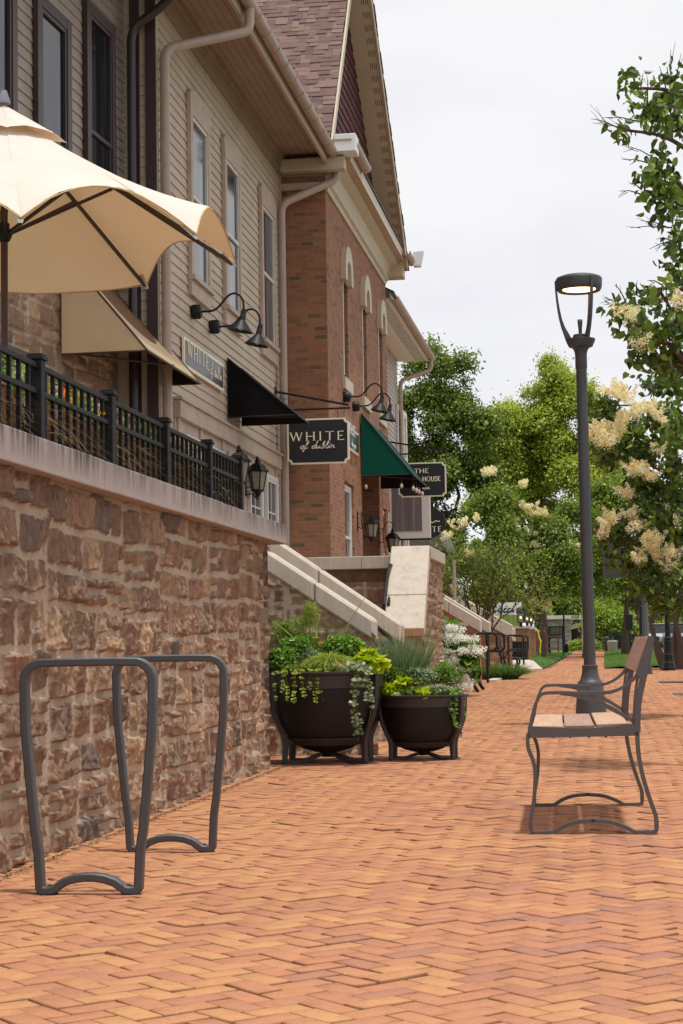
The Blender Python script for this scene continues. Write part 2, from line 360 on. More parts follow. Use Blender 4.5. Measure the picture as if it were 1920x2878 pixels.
MAT['sign_white'] = simple('white_sign_paint', g(226, 226, 224), .5, var=.03); MAT['slate'] = simple('slate_blue_sign_board', g(66, 70, 76), .35, var=.15, scale=2)
MAT['bark'] = tinted('tree_bark', [(0, g(70, 54, 46)), (1, g(110, 88, 72))], .9, .35, 25, .8, .01)
MAT['coco'] = tinted('coconut_fibre', [(0, g(120, 80, 48)), (1, g(168, 120, 76))], .95, .4, 120, .9, .01)
MAT['soil'] = simple('dark_soil', g(46, 34, 28), .95, var=.3, scale=40, bump=.6)
def em(name, c, s):
    k = M(name, .4); k.b.inputs['Emission Color'].default_value = c; k.b.inputs['Emission Strength'].default_value = s; k.col(c); return k.m
MAT['lens'] = em('lit_warm_lens', g(255, 220, 175), 4.0); MAT['bulb_lit'] = em('lit_bulb', g(255, 210, 140), 3.0)
MAT['bulb'] = simple('clear_bulb_glass', g(190, 176, 160), .15, 0, var=.1)
LV = {
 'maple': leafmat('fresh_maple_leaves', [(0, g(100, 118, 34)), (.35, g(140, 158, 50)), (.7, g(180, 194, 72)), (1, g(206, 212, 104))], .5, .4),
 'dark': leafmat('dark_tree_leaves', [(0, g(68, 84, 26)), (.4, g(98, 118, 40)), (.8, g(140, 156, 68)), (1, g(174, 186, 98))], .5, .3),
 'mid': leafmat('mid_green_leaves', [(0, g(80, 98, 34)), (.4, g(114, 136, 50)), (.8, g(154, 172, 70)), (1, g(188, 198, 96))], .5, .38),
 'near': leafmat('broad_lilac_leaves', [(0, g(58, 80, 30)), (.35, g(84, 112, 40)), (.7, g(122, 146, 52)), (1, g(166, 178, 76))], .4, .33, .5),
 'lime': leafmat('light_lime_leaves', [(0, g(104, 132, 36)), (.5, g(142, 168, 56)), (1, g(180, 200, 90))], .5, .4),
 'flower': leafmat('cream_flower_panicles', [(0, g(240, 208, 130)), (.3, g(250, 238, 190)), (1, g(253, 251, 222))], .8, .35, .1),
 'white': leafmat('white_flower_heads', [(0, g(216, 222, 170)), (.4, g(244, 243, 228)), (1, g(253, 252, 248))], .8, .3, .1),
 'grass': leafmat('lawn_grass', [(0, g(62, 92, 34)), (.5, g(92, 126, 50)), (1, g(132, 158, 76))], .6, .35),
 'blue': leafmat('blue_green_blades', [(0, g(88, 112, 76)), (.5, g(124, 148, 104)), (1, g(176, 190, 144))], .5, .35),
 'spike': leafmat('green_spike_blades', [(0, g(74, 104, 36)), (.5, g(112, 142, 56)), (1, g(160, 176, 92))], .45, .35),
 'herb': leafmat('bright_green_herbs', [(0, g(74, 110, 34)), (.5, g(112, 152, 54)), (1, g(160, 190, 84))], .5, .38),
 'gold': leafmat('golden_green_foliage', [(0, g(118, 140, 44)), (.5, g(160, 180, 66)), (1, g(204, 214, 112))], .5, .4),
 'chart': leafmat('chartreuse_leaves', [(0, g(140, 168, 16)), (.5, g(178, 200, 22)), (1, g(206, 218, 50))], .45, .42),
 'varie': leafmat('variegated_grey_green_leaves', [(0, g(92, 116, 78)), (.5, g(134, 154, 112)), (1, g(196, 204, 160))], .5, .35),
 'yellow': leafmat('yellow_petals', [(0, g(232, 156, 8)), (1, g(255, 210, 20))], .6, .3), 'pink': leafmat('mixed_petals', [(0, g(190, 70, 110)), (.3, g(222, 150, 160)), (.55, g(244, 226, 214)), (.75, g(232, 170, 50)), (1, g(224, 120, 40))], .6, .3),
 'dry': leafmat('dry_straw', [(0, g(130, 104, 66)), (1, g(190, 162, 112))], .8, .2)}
# ---------------------------------------------------------------- foliage generators
def unit(v): return v/np.maximum(np.linalg.norm(v, axis=-1, keepdims=True), 1e-9)
def leaves(C, D, size, width=.5, fold=.15, N=None, hexa=False, rg=RNG, droop=.0):
    """C centres (n,3) at the leaf base, D direction, returns V,F"""
    n = len(C); D = unit(D); q = unit(rg.normal(size=(n, 3))) if N is None else unit(N+.35*rg.normal(size=(n, 3)))
    Sd = unit(np.cross(D, q)); Up = np.cross(Sd, D); s = (size if np.ndim(size) else np.full(n, size))[:, None]
    if not hexa:
        V = np.stack([C, C+D*s*.45+Sd*s*width*.5+Up*s*fold, C+D*s-Up*s*droop, C+D*s*.45-Sd*s*width*.5+Up*s*fold], 1).reshape(-1, 3)
        Fc = np.arange(4*n).reshape(n, 4); return V, Fc, 4
    M1 = C+D*s*.5+0*Up; T = C+D*s-Up*s*droop
    P = [C, C+D*s*.22+Sd*s*width*.42+Up*s*fold, C+D*s*.58+Sd*s*width*.46+Up*s*fold*.7, T, C+D*s*.58-Sd*s*width*.46+Up*s*fold*.7, C+D*s*.22-Sd*s*width*.42+Up*s*fold]
    V = np.stack(P, 1).reshape(-1, 3); b = np.arange(n)*6
    Fc = np.concatenate([np.stack([b, b+1, b+2, b+3], 1), np.stack([b, b+3, b+4, b+5], 1)]); return V, Fc, 6
def clump_points(clumps, n, rg=RNG, shell=.55, low=-.6):
    """points spread through ellipsoid clumps, denser towards their skin"""
    cl = np.array([[*c[0], *(c[1] if hasattr(c[1], '__len__') else (c[1],)*3)] for c in clumps]); w_ = (cl[:, 3]*cl[:, 4]+cl[:, 5]*cl[:, 4]); w_ = w_/w_.sum()
    k = rg.choice(len(cl), n, p=w_); d = unit(rg.normal(size=(n, 3))); d[:, 2] = np.where(d[:, 2] < low, -d[:, 2], d[:, 2])
    rr = shell+(1-shell)*rg.random(n)**.6; rr = np.where(rg.random(n) < .18, rg.random(n), rr); rr = rr*(1+.22*(vn(d[:, 0]*3+k*7.3, d[:, 1]*3+d[:, 2]*4, 3)-.5)*2)
    return cl[k, :3]+d*rr[:, None]*cl[k, 3:6], d, k, rr
def crown(name, clumps, n, size, mat, parent, rg=RNG, hexa=False, width=.55, hang=.3, shell=.5, tbase=.45, cutfn=None, gaps=.0, gs=1.0, jit=0.0):
    P, d, k, rr = clump_points(clumps, n, rg, shell)
    if jit: P = P+rg.normal(size=P.shape)*jit*(.3+1.7*rg.random((len(P), 1))**2)
    if gaps > 0:
        m = fbm(P[:, 0]*gs+P[:, 1]*.7*gs, P[:, 2]*gs+P[:, 1]*.3, 3, 5) > gaps; P, d, k, rr = P[m], d[m], k[m], rr[m]
    if cutfn is not None: m = cutfn(P); P, d, k, rr = P[m], d[m], k[m], rr[m]
    n = len(P); D = unit(d*.6+rg.normal(size=(n, 3))*.7+np.array([0, 0, -hang])); Nn = d+np.array([0, 0, .8])
    V, Fc, q = leaves(P, D, size*(.65+.7*rg.random(n)), width, .12, N=Nn, hexa=hexa, rg=rg, droop=.12)
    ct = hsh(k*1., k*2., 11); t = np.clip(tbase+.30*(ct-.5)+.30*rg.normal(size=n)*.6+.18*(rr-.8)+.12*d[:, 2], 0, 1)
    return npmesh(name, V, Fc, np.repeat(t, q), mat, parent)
def blades(name, base, D, length, width, mat, parent=None, bend=.5, seg=4, rg=RNG, origin=None, tmid=.5, local=False):
    n = len(base); D = unit(D); ln = (length if np.ndim(length) else np.full(n, length))[:, None]
    hz = D*np.array([1, 1, 0]); hz = np.where(np.linalg.norm(hz, axis=1, keepdims=True) < 1e-3, rg.normal(size=(n, 3)), hz); hz = unit(hz*np.array([1, 1, 0]))
    sd_ = np.cross(hz, np.array([0, 0, 1.]))+.5*rg.normal(size=(n, 3)); sd_ = unit(sd_-D*(sd_*D).sum(1, keepdims=True)); P = []
    bd = (bend*(.4+rg.random(n)))[:, None]
    for i in range(seg+1):
        t = i/seg; c = base+D*ln*t+(hz*.7-np.array([0, 0, .8]))*ln*bd*t*t*.6; w_ = width*(1-t**1.6)*.5+.0003
        P += [c-sd_*w_, c+sd_*w_]
    V = np.stack(P, 1).reshape(-1, 3); b = np.arange(n)*(2*seg+2)
    Fc = np.concatenate([np.stack([b+2*i, b+2*i+1, b+2*i+3, b+2*i+2], 1) for i in range(seg)]); t = np.clip(tmid+.28*rg.normal(size=n), 0, 1)
    return npmesh(name, V, Fc, np.repeat(t, 2*seg+2), mat, parent, origin, local=local)
# ---------------------------------------------------------------- lettering
GL = {'W': (1.15, [[(0, 1), (.3, 0)], [(.3, 0), (.56, 1)], [(.56, 1), (.84, 0)], [(.84, 0), (1.12, 1)]], 'TtTt'), 'H': (.9, [[(.1, 0), (.1, 1)], [(.8, 0), (.8, 1)], [(.1, .5), (.8, .5)]], 'TTt'),
 'I': (.35, [[(.17, 0), (.17, 1)]], 'T'), 'T': (.8, [[(.4, 0), (.4, 1)], [(0, 1), (.8, 1)]], 'Tt'), 'E': (.7, [[(.1, 0), (.1, 1)], [(.1, 1), (.62, 1)], [(.1, .5), (.5, .5)], [(.1, 0), (.65, 0)]], 'Tttt'),
 'O': (.95, [[(.47+.42*math.cos(a*math.pi/8), .5+.5*math.sin(a*math.pi/8)) for a in range(17)]], 'T'), 'U': (.85, [[(.1, 1), (.1, .3), (.25, .03), (.5, 0), (.7, .1), (.75, .35), (.75, 1)]], 'T'),
 'S': (.65, [[(.58, .85), (.4, 1), (.18, .95), (.1, .75), (.25, .56), (.5, .42), (.6, .22), (.45, .02), (.2, 0), (.05, .15)]], 'T'), 'C': (.8, [[(.75, .8), (.55, 1), (.25, .92), (.08, .6), (.1, .3), (.3, .05), (.55, 0), (.76, .2)]], 'T'),
 'R': (.8, [[(.1, 0), (.1, 1)], [(.1, 1), (.5, 1), (.65, .8), (.5, .55), (.1, .5)], [(.4, .52), (.75, 0)]], 'TtT'), 'P': (.7, [[(.1, 0), (.1, 1)], [(.1, 1), (.5, 1), (.65, .77), (.5, .5), (.1, .47)]], 'Tt'), 'L': (.6, [[(.1, 1), (.1, 0)], [(.1, 0), (.58, 0)]], 'Tt'),
 'o': (.5, [[(.35, .42), (.15, .4), (.05, .18), (.15, 0), (.33, .05), (.4, .28), (.3, .42), (.5, .38)]], 's'), 'f': (.42, [[(0, .1), (.2, .5), (.38, .92), (.3, 1.02), (.2, .85), (.1, .2), (0, -.35), (-.1, -.38), (.0, -.05), (.4, .12)]], 's'),
 'd': (.55, [[(.38, .4), (.18, .42), (.03, .2), (.1, 0), (.28, .05), (.42, .4), (.52, 1)], [(.42, .4), (.38, .05), (.55, .08)]], 's'), 'u': (.55, [[(.02, .4), (.06, .08), (.18, 0), (.36, .3), (.4, .42), (.36, .06), (.55, .05)]], 's'),
 'b': (.48, [[(.05, .1), (.3, .7), (.28, 1), (.18, .8), (.1, .05), (.25, 0), (.38, .22), (.3, .38), (.48, .35)]], 's'), 'l': (.38, [[(.05, .1), (.3, .7), (.28, 1), (.16, .8), (.1, .1), (.2, 0), (.38, .1)]], 's'),
 'i': (.3, [[(.02, .1), (.12, .42), (.12, .05), (.3, .06)], [(.17, .6), (.2, .66)]], 's'), 'n': (.5, [[(.02, .4), (.06, 0), (.06, .2), (.25, .42), (.32, .3), (.34, .04), (.5, .08)]], 's'),
 'a': (.5, [[(.36, .38), (.18, .42), (.03, .2), (.1, 0), (.25, .05), (.38, .4), (.36, .05), (.5, .08)]], 's'), 'y': (.5, [[(.02, .4), (.08, .08), (.25, .08), (.4, .42), (.3, -.3), (.1, -.38), (.15, -.1), (.5, .1)]], 's'),
 's': (.4, [[(.05, .05), (.22, .45), (.34, .1), (.2, 0), (.05, .05), (.4, .06)]], 's'), 'p': (.5, [[(.1, .42), (.02, -.4), (.08, 0), (.2, .4), (.38, .35), (.35, .05), (.12, .03)], [(.3, .02), (.5, .1)]], 's'), 'c': (.42, [[(.33, .36), (.2, .44), (.05, .25), (.08, .03), (.25, 0), (.42, .1)]], 's'),
 "'": (.2, [[(.08, 1), (.02, .78)]], 's'), '&': (.5, [[(.4, .1), (.1, .6), (.2, .8), (.3, .6), (.05, .2), (.2, 0), (.45, .3)]], 's'), ' ': (.45, [], ''), '~': (1.6, [[(0, .2), (.3, .05), (.5, .15), (.9, .38), (1.2, .2), (1.35, .3), (1.25, .4), (1.5, .25)]], 's')}
def lettering(name, txt, o, right, up, h, mat, parent, gap=.12, weight=.13, shear=0.0, squash=1.0, serif=True, depth=.004, local=False, width=None):
    right = Vector(right).normalized(); up = Vector(up).normalized(); nrm = right.cross(up); b = MB()
    tot = sum(GL[c][0]+gap for c in txt)-gap
    if width: squash = width/(tot*h)
    x = 0.0
    def P(u, v): return Vector(o)+right*((x+u+shear*v)*h*squash)+up*(v*h)
    for c in txt:
        wd, sts, kinds = GL[c]
        for i, st in enumerate(sts):
            kk = kinds[i] if i < len(kinds) else kinds[-1]; th = weight*{'T': 1, 't': .5, 's': .6}[kk]*h
            for (a, e) in zip(st[:-1], st[1:]):
                p, q = P(*a), P(*e); d = (q-p); ln = d.length
                if ln < 1e-5: continue
                d.normalize(); s_ = nrm.cross(d)*th/2; p = p-d*th*.2; q = q+d*th*.2; b.prism([p-s_, q-s_, q+s_, p+s_], nrm*depth)
            if serif and kk == 'T' and len(st) == 2:
                for (u, v) in st:
                    p = P(u, v); sw = .15*h*squash*.8; b.prism([p-right*sw-up*.02*h, p+right*sw-up*.02*h, p+right*sw+up*.02*h, p-right*sw+up*.02*h], nrm*depth)
        x += wd+gap
    return b.build(name, mat, parent, local=local)
def gz(y): return np.maximum(0, np.asarray(y, float)-50)*.0042
def gzf(y): return float(max(0, y-50)*.0042)
def wall_m(X, yfar, z):   # local x runs back towards the camera, y out into the street
    return Matrix(((0, 1, 0, X), (-1, 0, 0, yfar), (0, 0, 1, z), (0, 0, 0, 1)))
def xf(b, m): b.v = [tuple(m @ Vector(v)) for v in b.v]; return b
# ================================================================ GROUND
ys = np.concatenate([np.linspace(-30, 50, 5), np.linspace(60, 200, 15), [400, 900]]); V = []
for y in ys:
    for x in (-500, -20, 0, 20, 500): V.append((x, y, gzf(min(y, 200))-.03))
Fc = [[i*5+j, i*5+j+1, i*5+j+6, i*5+j+5] for i in range(len(ys)-1) for j in range(4)]
k = M('ground_turf', .95); k.col(k.ramp(k.noise(.6, 6), [(.3, g(62, 84, 38)), (.6, g(92, 108, 56)), (.8, g(110, 104, 74))])); k.bump(k.noise(30, 4), .5, .05)
tag(npmesh('ground', V, Fc, None, k.m), kind='structure')
k = M('road_asphalt', .9); k.col(k.ramp(k.noise(60, 5), [(.3, g(92, 92, 94)), (.7, g(122, 121, 120))])); k.bump(k.noise(200, 2), .3, .003)
V = []; 
for y in ys: V += [(3.1, y, gzf(min(y, 200))-.022), (16, y, gzf(min(y, 200))-.022)]
tag(npmesh('road', V, [[2*i, 2*i+1, 2*i+3, 2*i+2] for i in range(len(ys)-1)], None, k.m), kind='structure')
# herringbone brick walk, every paver a real block
def region(x, y): return ((y < 56.3) & (x < 2.45) & (x > np.where(y < 13.9, -2.75, -5.2))) | ((y >= 56.3) & (y < 118) & (x > -1.72-.25*np.clip(1-(y-56)/4, 0, 1)) & (x < -.05))
def pavers():
    s = .0865; c45 = math.cos(math.pi/4); ext = 175
    I, J = np.meshgrid(np.arange(-50, int(125/s)), np.arange(-50, int(125/s))); I = I.ravel(); J = J.ravel()
    kx = (I-J) % 4; sel = (kx == 0) | (kx == 3); I = I[sel]; J = J[sel]; kx = kx[sel]; hor = kx == 0
    cx = (I+np.where(hor, 1, .5))*s; cy = (J+np.where(hor, .5, 1))*s
    X = (cx-cy)*c45-.4; Y = (cx+cy)*c45; m = region(X, Y) & (Y > 3.3); X = X[m]; Y = Y[m]; hor = hor[m]; n = len(X)
    X = X+.010*(fbm(X*.8, Y*.8, 2, 2)-.5)*4; Y = Y+.010*(fbm(X*.8+9, Y*.8, 2, 4)-.5)*4
    ang = np.where(hor, math.pi/4, math.pi*3/4)+RNG.normal(size=n)*.012
    hx = s-.0016-RNG.random(n)**2*.004; hy = s*.5-.0014-RNG.random(n)**3*.0055
    dz = RNG.normal(size=n)*.0019+.010*(fbm(X*.6, Y*.5, 2, 8)-.5); tx = RNG.normal(size=n)*.011; ty = RNG.normal(size=n)*.016
    ux = np.stack([np.cos(ang), np.sin(ang)], 1); uy = np.stack([-np.sin(ang), np.cos(ang)], 1); P = []
    for (ins, z) in ((.0035, 0.), (0., -.0036), (0., -.022)):
        for (a, b) in ((-1, -1), (1, -1), (1, 1), (-1, 1)):
            la = a*(hx-ins); lb = b*(hy-ins)+0*la; xy = np.stack([X, Y], 1)+ux*la[:, None]+uy*lb[:, None]
            P.append(np.stack([xy[:, 0], xy[:, 1], z+dz+la*tx+lb*ty+gz(Y)+.002], 1))
    V = np.stack(P, 1).reshape(-1, 3); b = np.arange(n)*12; Fs = [np.stack([b, b+1, b+2, b+3], 1)]
    for r in (0, 4):
        for i in range(4):
            j = (i+1) % 4; Fs.append(np.stack([b+r+4+i, b+r+4+j, b+r+j, b+r+i], 1))
    t = RNG.random(n); patch = fbm(X*.5, Y*.35, 3, 21); t = np.clip(t*.8+(patch-.5)*.9+.1, 0, 1)
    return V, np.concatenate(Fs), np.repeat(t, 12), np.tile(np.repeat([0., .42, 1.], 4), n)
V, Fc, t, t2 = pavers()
k = M('orange_clay_pavers', .85, 0, .22)
c = k.ramp(k.attr('tint').outputs['Fac'], [(0, g(160, 114, 95)), (.14, g(170, 118, 91)), (.35, g(176, 121, 90)), (.6, g(180, 126, 91)), (.82, g(187, 138, 94)), (1, g(179, 127, 92))])
n = k.ramp(k.noise(18, 6, .7), [(.25, (.80, .76, .76)), (.5, (1, 1, 1)), (.75, (1.10, 1.08, 1.04))]); c = k.mix(1, c, n, 'MULTIPLY')
n = k.ramp(k.noise(260, 3, .8), [(.3, (.78,)*3), (.5, (1,)*3), (.72, (1.12,)*3)]); c = k.mix(1, c, n, 'MULTIPLY')
st = k.ramp(k.noise(1.1, 4, .6), [(.28, (.86, .86, .88)), (.5, (1, 1, 1))]); c = k.mix(1, c, st, 'MULTIPLY')
sp = k.ramp(k.noise(95, 2, .5), [(.735, (0, 0, 0)), (.76, (1, 1, 1))]); c = k.mix(k.math('MULTIPLY', sp, .5), c, g(226, 200, 168))
c = k.mix(k.attr('joint').outputs['Fac'], c, g(58, 36, 27)); k.col(c); k.bump(k.math('ADD', k.noise(120, 4, .75), k.math('MULTIPLY', k.noise(25, 3), .6)), .5, .004)  # paver sides coloured darker downwards: joint dirt with self-shadow painted in
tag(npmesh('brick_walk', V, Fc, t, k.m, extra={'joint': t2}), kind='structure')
k = M('joint_sand', .95); k.col(k.ramp(k.noise(40, 5), [(.3, g(48, 30, 24)), (.6, g(82, 54, 40)), (.8, g(120, 84, 60))])); k.bump(k.noise(200, 3), .5, .003)
V = []; yy = [2.5, 13.9, 14.0, 50, 56.3, 56.4, 80, 118]; xl = [-2.75, -2.75, -5.3, -5.3, -5.3, -1.95, -1.75, -1.75]; xr = [2.47]*5+[-.05]*3
for y, a, b in zip(yy, xl, xr): V += [(a, y, gzf(y)-.0125), (b, y, gzf(y)-.0125)]
tag(npmesh('paving_bed', V, [[2*i, 2*i+1, 2*i+3, 2*i+2] for i in range(len(yy)-1)], None, k.m), kind='structure')
# dirt and litter along the foot of the wall
n = 2000; yy = 5.5+RNG.random(n)*8.2; C = np.stack([-2.50+np.abs(RNG.normal(size=n))*.035*(.3+fbm(yy*2, yy*0, 2, 3)), yy, .004+RNG.random(n)*.006], 1)
V, Fc, q = leaves(C, np.c_[RNG.normal(size=(n, 2)), np.zeros(n)], .006+RNG.random(n)*.010, .6, .1, N=np.tile([0, 0, 1.], (n, 1)))
k = M('leaf_litter', .95); k.col(k.ramp(k.attr('tint').outputs['Fac'], [(0, g(52, 40, 30)), (.6, g(96, 76, 54)), (1, g(150, 132, 108))]))
tag(npmesh('litter', V, Fc, np.repeat(RNG.random(n), q), k.m), 'fine dark leaf litter and grit along the foot of the big stone wall', 'litter', kind='stuff')
# ================================================================ TERRACE WALL
TW = thing('terrace_wall', (-2.7, 9.5, 0), 'long rough reddish rubble stone retaining wall topped by a stained cast stone coping', 'wall')
rubble('rubble_face', (-2.57, 5.2, 0), (0, 1, 0), (1, 0, 0), 8.52, -.02, 1.74, .007, MAT['stone'], TW, seed=3, wrap=lambda u: np.where(u > 8.40, -1.6*(u-8.40)**1.15, 0)-.004*np.maximum(0, u-5)**2, depth=.05, hrow=(.15, .235), wst=(.13, .40), flat=True, joint=.019)
rubble('end_face', (-2.60, 13.70, 0), (-1, 0, 0), (0, 1, 0), .5, -.02, 1.74, .02, MAT['stone'], TW, seed=4, depth=.03)
MB().box((-3.2, 5.2, -.02), (-2.64, 13.66, 1.73)).build('core', MAT['stone_tan'], TW)
js = [at(p, 1300, X=-2.47).y for p in (127, 295, 428, 537, 627, 697)]; js = [4.9, 6.3]+js+[13.86]
for i, (a, b) in enumerate(zip(js[:-1], js[1:])):
    MB().box((-2.47+.002*(i % 2), a+.002, 1.737), (-2.87, b-.002, 1.888+.0015*((i*7) % 3))).build('coping_stone', MAT['cap'], TW, bevel=.006)
b = MB().box((-6.2, 4.5, 1.28), (-3.21, 14.5, 1.36)); b.box((-6.2, 14.5, 1.28), (-3.3, 30, 1.36)); k = simple('patio_concrete', g(150, 140, 128), .9, var=.1, scale=3)
tag(b.build('patio_floor', k), kind='structure')
# ================================================================ RAILING on the coping
RL = thing('patio_railing', (-2.6, 9, 1.89), 'black weathered metal railing of square pickets on the stained wall coping', 'railing')
XR = -2.60
py_ = [at(p, 1200, X=XR).y for p in (104, 305, 460, 582, 669)]; py_ = [py_[0]-1.32]+py_
pz = 2.315
for i, y in enumerate(py_):
    b = MB(); b.box((XR-.032, y-.032, 1.889), (XR+.032, y+.032, pz-.02)); q = b.build('post', MAT['black_worn'], RL, bevel=.004)
    b = MB(); b.box((XR-.042, y-.042, pz-.02), (XR+.042, y+.042, pz-.002)); b.prism([(XR-.036, y-.036, pz-.002), (XR+.036, y-.036, pz-.002), (XR+.036, y+.036, pz-.002), (XR-.036, y+.036, pz-.002)], (0, 0, .012)); b.build('cap', MAT['black_worn'], q, bevel=.003)
for a, c_ in zip(py_[:-1], py_[1:]):
    for z, hgt in ((1.915, .024), (2.145, .026), (2.268, .028)):
        MB().box((XR-.014, a+.032, z-hgt/2), (XR+.014, c_-.032, z+hgt/2)).build('rail', MAT['black_worn'], RL, bevel=.004)
    nn = 9; 
    for j in range(nn):
        y = a+(c_-a)*(j+1)/(nn+1); MB().box((XR-.0095, y-.0095, 1.89+.012), (XR+.0095, y+.0095, 2.262)).build('picket', MAT['black_worn'], RL)
# wire of small lights wound on the railing
b = MB(); pts = []
for i in range(160):
    y = 6.4+i*.0355; pts.append((XR-.02+.018*math.sin(i*.9), y, 2.20+.05*math.sin(i*.23)+.03*math.sin(i*.71)))
b.tube(pts, .0035, 5); tag(b.build('light_cord', MAT['black'], origin=(XR, 9, 2.2)), 'thin black cord wound loosely along the black patio railing', 'cord')
# coco planter boxes with flowers behind the railing
def flower_box(y0, y1, seed, label, tl):
    rg = np.random.default_rng(seed); x0, x1 = -2.86, -2.67; ln = y1-y0
    o = thing('flower_box', ((x0+x1)/2, (y0+y1)/2, 1.89), label, 'flower box', 'coconut fibre flower boxes behind the railing')
    b = MB(); b.tint = .5; n_ = int(ln/.02); 
    for face in range(1):
        vs = []; 
        for i in range(n_+1):
            y = y0+ln*i/n_; 
            for j in range(7):
                z = 1.892+.24*j/6; bx = .03*(j/6)+.012*math.sin(i*.7+j)+.01*random.random(); vs.append((x1+bx-.02, y, z+.006*random.random()))
        b.add(vs, [(i*7+j, (i+1)*7+j, (i+1)*7+j+1, i*7+j+1) for i in range(n_) for j in range(6)])
    b.v = b.v; b.t = [random.random() for _ in b.v]; b.build('fibre_liner', MAT['coco'], o)
    MB().box((x0, y0+.01, 1.892), (x1-.03, y1-.01, 2.10)).build('soil', MAT['soil'], o)
    n = int(420*ln); base = np.stack([x1+.012+rg.random(n)*.02, y0+ln*rg.random(n), 1.93+rg.random(n)*.2], 1); blades('loose_fibres', base, rg.normal(size=(n, 3)), .03+rg.random(n)*.08, .0022, MAT_dry, o, 1.6, 3, rg)
    p = thing('flowering_plant', ((x0+x1)/2, (y0+y1)/2, 2.12), tl, 'flowers', 'flowers growing in the railing boxes')
    cl = [((-2.76+rg.normal()*.03, y0+ln*(i+.5)/max(1, int(ln/.16)), 2.16+rg.random()*.05), (.09, .11, .09+rg.random()*.04)) for i in range(int(ln/.16))]
    crown('foliage', cl, int(760*ln), .032, LV['herb'], p, rg, shell=.3)
    n = int(120*ln); m_ = 9; cc = np.stack([-2.74+rg.normal(size=n)*.05, y0+ln*rg.random(n), 2.15+rg.random(n)*.13], 1); cc = cc[fbm(cc[:, 1]*4, cc[:, 2]*2, 2, seed) > .40]; n = len(cc)
    tt = np.clip(hsh(np.floor(cc[:, 1]*5), 0*cc[:, 1], seed)+rg.normal(size=n)*.08, 0, 1)
    C = np.repeat(cc, m_, 0); D = rg.normal(size=(len(C), 3)); V, Fc, q = leaves(C, D, .016+rg.random(len(C))*.008, .8, .1, rg=rg); npmesh('blossoms', V, Fc, np.repeat(np.repeat(tt, m_), q), LV['pink'], p)
MAT_dry = LV['dry']
ws = ['brown fibre flower box nearest the camera, behind the first railing bay', 'brown fibre flower box behind the railing bay after the first post in view', 'brown fibre flower box in the middle of the railing', 'fibre flower box behind the fourth railing bay', 'short fibre flower box near the corner end of the railing']
wf = ['orange and white flowers at the left edge of the photo behind the railing', 'pink and cream snapdragons above the widest railing bay', 'magenta and orange flowers behind the middle of the railing', 'small pink flowers behind the fourth bay of the railing', 'sparse green seedling with a few flowers near the railing corner']
for i, (a, c_) in enumerate(zip(py_[:-1], py_[1:])): flower_box(a+.06, c_-.06, 30+i, ws[i], wf[i])
# jam-jar lanterns hanging on the rail: small glass jars with dark lids
for i, (px_, pyy) in enumerate(((150, 1150), (262, 1205))):
    p = at(px_, pyy, X=-2.655); o = thing('glass_jar_light', p, ['clear glass jar light hanging by the second railing post from the left', 'clear glass jar light hanging low before the third railing post'][i], 'jar light', 'glass jar lights on the railing')
    MB().lathe([(0, -.05), (.022, -.05), (.024, -.02), (.02, .01), (.013, .02)], p, 12).build('jar', MAT['lamp_glass'], o, smooth=True); MB().lathe([(.016, .02), (.016, .035), (0, .037)], p, 10).build('lid', MAT['black'], o, smooth=True)
# ================================================================ STAIRS beside the terrace
def cheek(parent, Y, X0, z0, X1, z1, th, depth, mat_cap, wall_fn, xend=None):
    """sloping coping running along X, face towards the camera; z are top heights"""
    d = Vector((X1-X0, 0, z1-z0)); u = d.normalized(); nrm = Vector((-u.z, 0, u.x)); L_ = d.length
    js_ = [0, .38, 1] if L_ > 1.3 else [0, .45, 1]
    for a, c_ in zip(js_[:-1], js_[1:]):
        p = Vector((X0, Y, z0))+d*a+u*.003; q = Vector((X0, Y, z0))+d*c_-u*.003; vt = Vector((0, 0, -th))
        pr = [p, q, q+vt, p+vt]; MB().prism(pr, (0, depth, 0)).build('coping', mat_cap, parent, bevel=.02, seg=1)
ST = thing('stone_staircase', (-2.6, 16, 0), 'stone staircase with two sloping limestone copings beside the big planter', 'staircase')
A0 = at(745, 1545, Y=15.0); A1 = at(1050, 1742, Y=15.0); B0 = at(752, 1502, Y=17.0); B1 = at(1128, 1754, Y=17.0)
cheek(ST, 15.0, A0.x, A0.z, A1.x, A1.z, .185, .30, MAT['cap_pale'], None); cheek(ST, 17.0, B0.x, B0.z, B1.x, B1.z, .19, .30, MAT['cap_pale'], None)
def slopekeep(P0, P1, drop, sgn):
    def f(u, z): x = P0.x+(u*sgn); return z < P0.z+(P1.z-P0.z)*(x-P0.x)/(P1.x-P0.x)-drop
    return f
rubble('near_cheek', (A0.x-.1, 15.04, 0), (1, 0, 0), (0, -1, 0), A1.x-A0.x+.12, 0, 1.8, .014, MAT['stone'], ST, hrow=(.14, .26), wst=(.16, .36), depth=.03, seed=11, joint=.014,
       keep=lambda u, z: z < A0.z+(A1.z-A0.z)*(u-.1)/(A1.x-A0.x)-.12)
rubble('far_cheek', (B0.x-.1, 17.04, 0), (1, 0, 0), (0, -1, 0), B1.x-B0.x+.12, 0, 1.9, .02, MAT['stone'], ST, hrow=(.14, .26), wst=(.16, .36), depth=.03, seed=12, joint=.014,
       keep=lambda u, z: z < B0.z+(B1.z-B0.z)*(u-.1)/(B1.x-B0.x)-.12)
b = MB()
for yy0, P0, P1 in ((15.06, A0, A1), (17.06, B0, B1)): b.prism([(P0.x, yy0, -.02), (P1.x-.02, yy0, -.02), (P1.x-.02, yy0, P1.z-.15), (P0.x, yy0, P0.z-.15)], (0, .22, 0))
b.build('wall_core', MAT['stone_tan'], ST)
b = MB()
for i in range(9): b.box((-3.6, 15.3, -.02+0*i), (-2.2-.155*i, 17.05, .155*(i+1)))
b.build('steps', MAT['cap_pale'], ST)
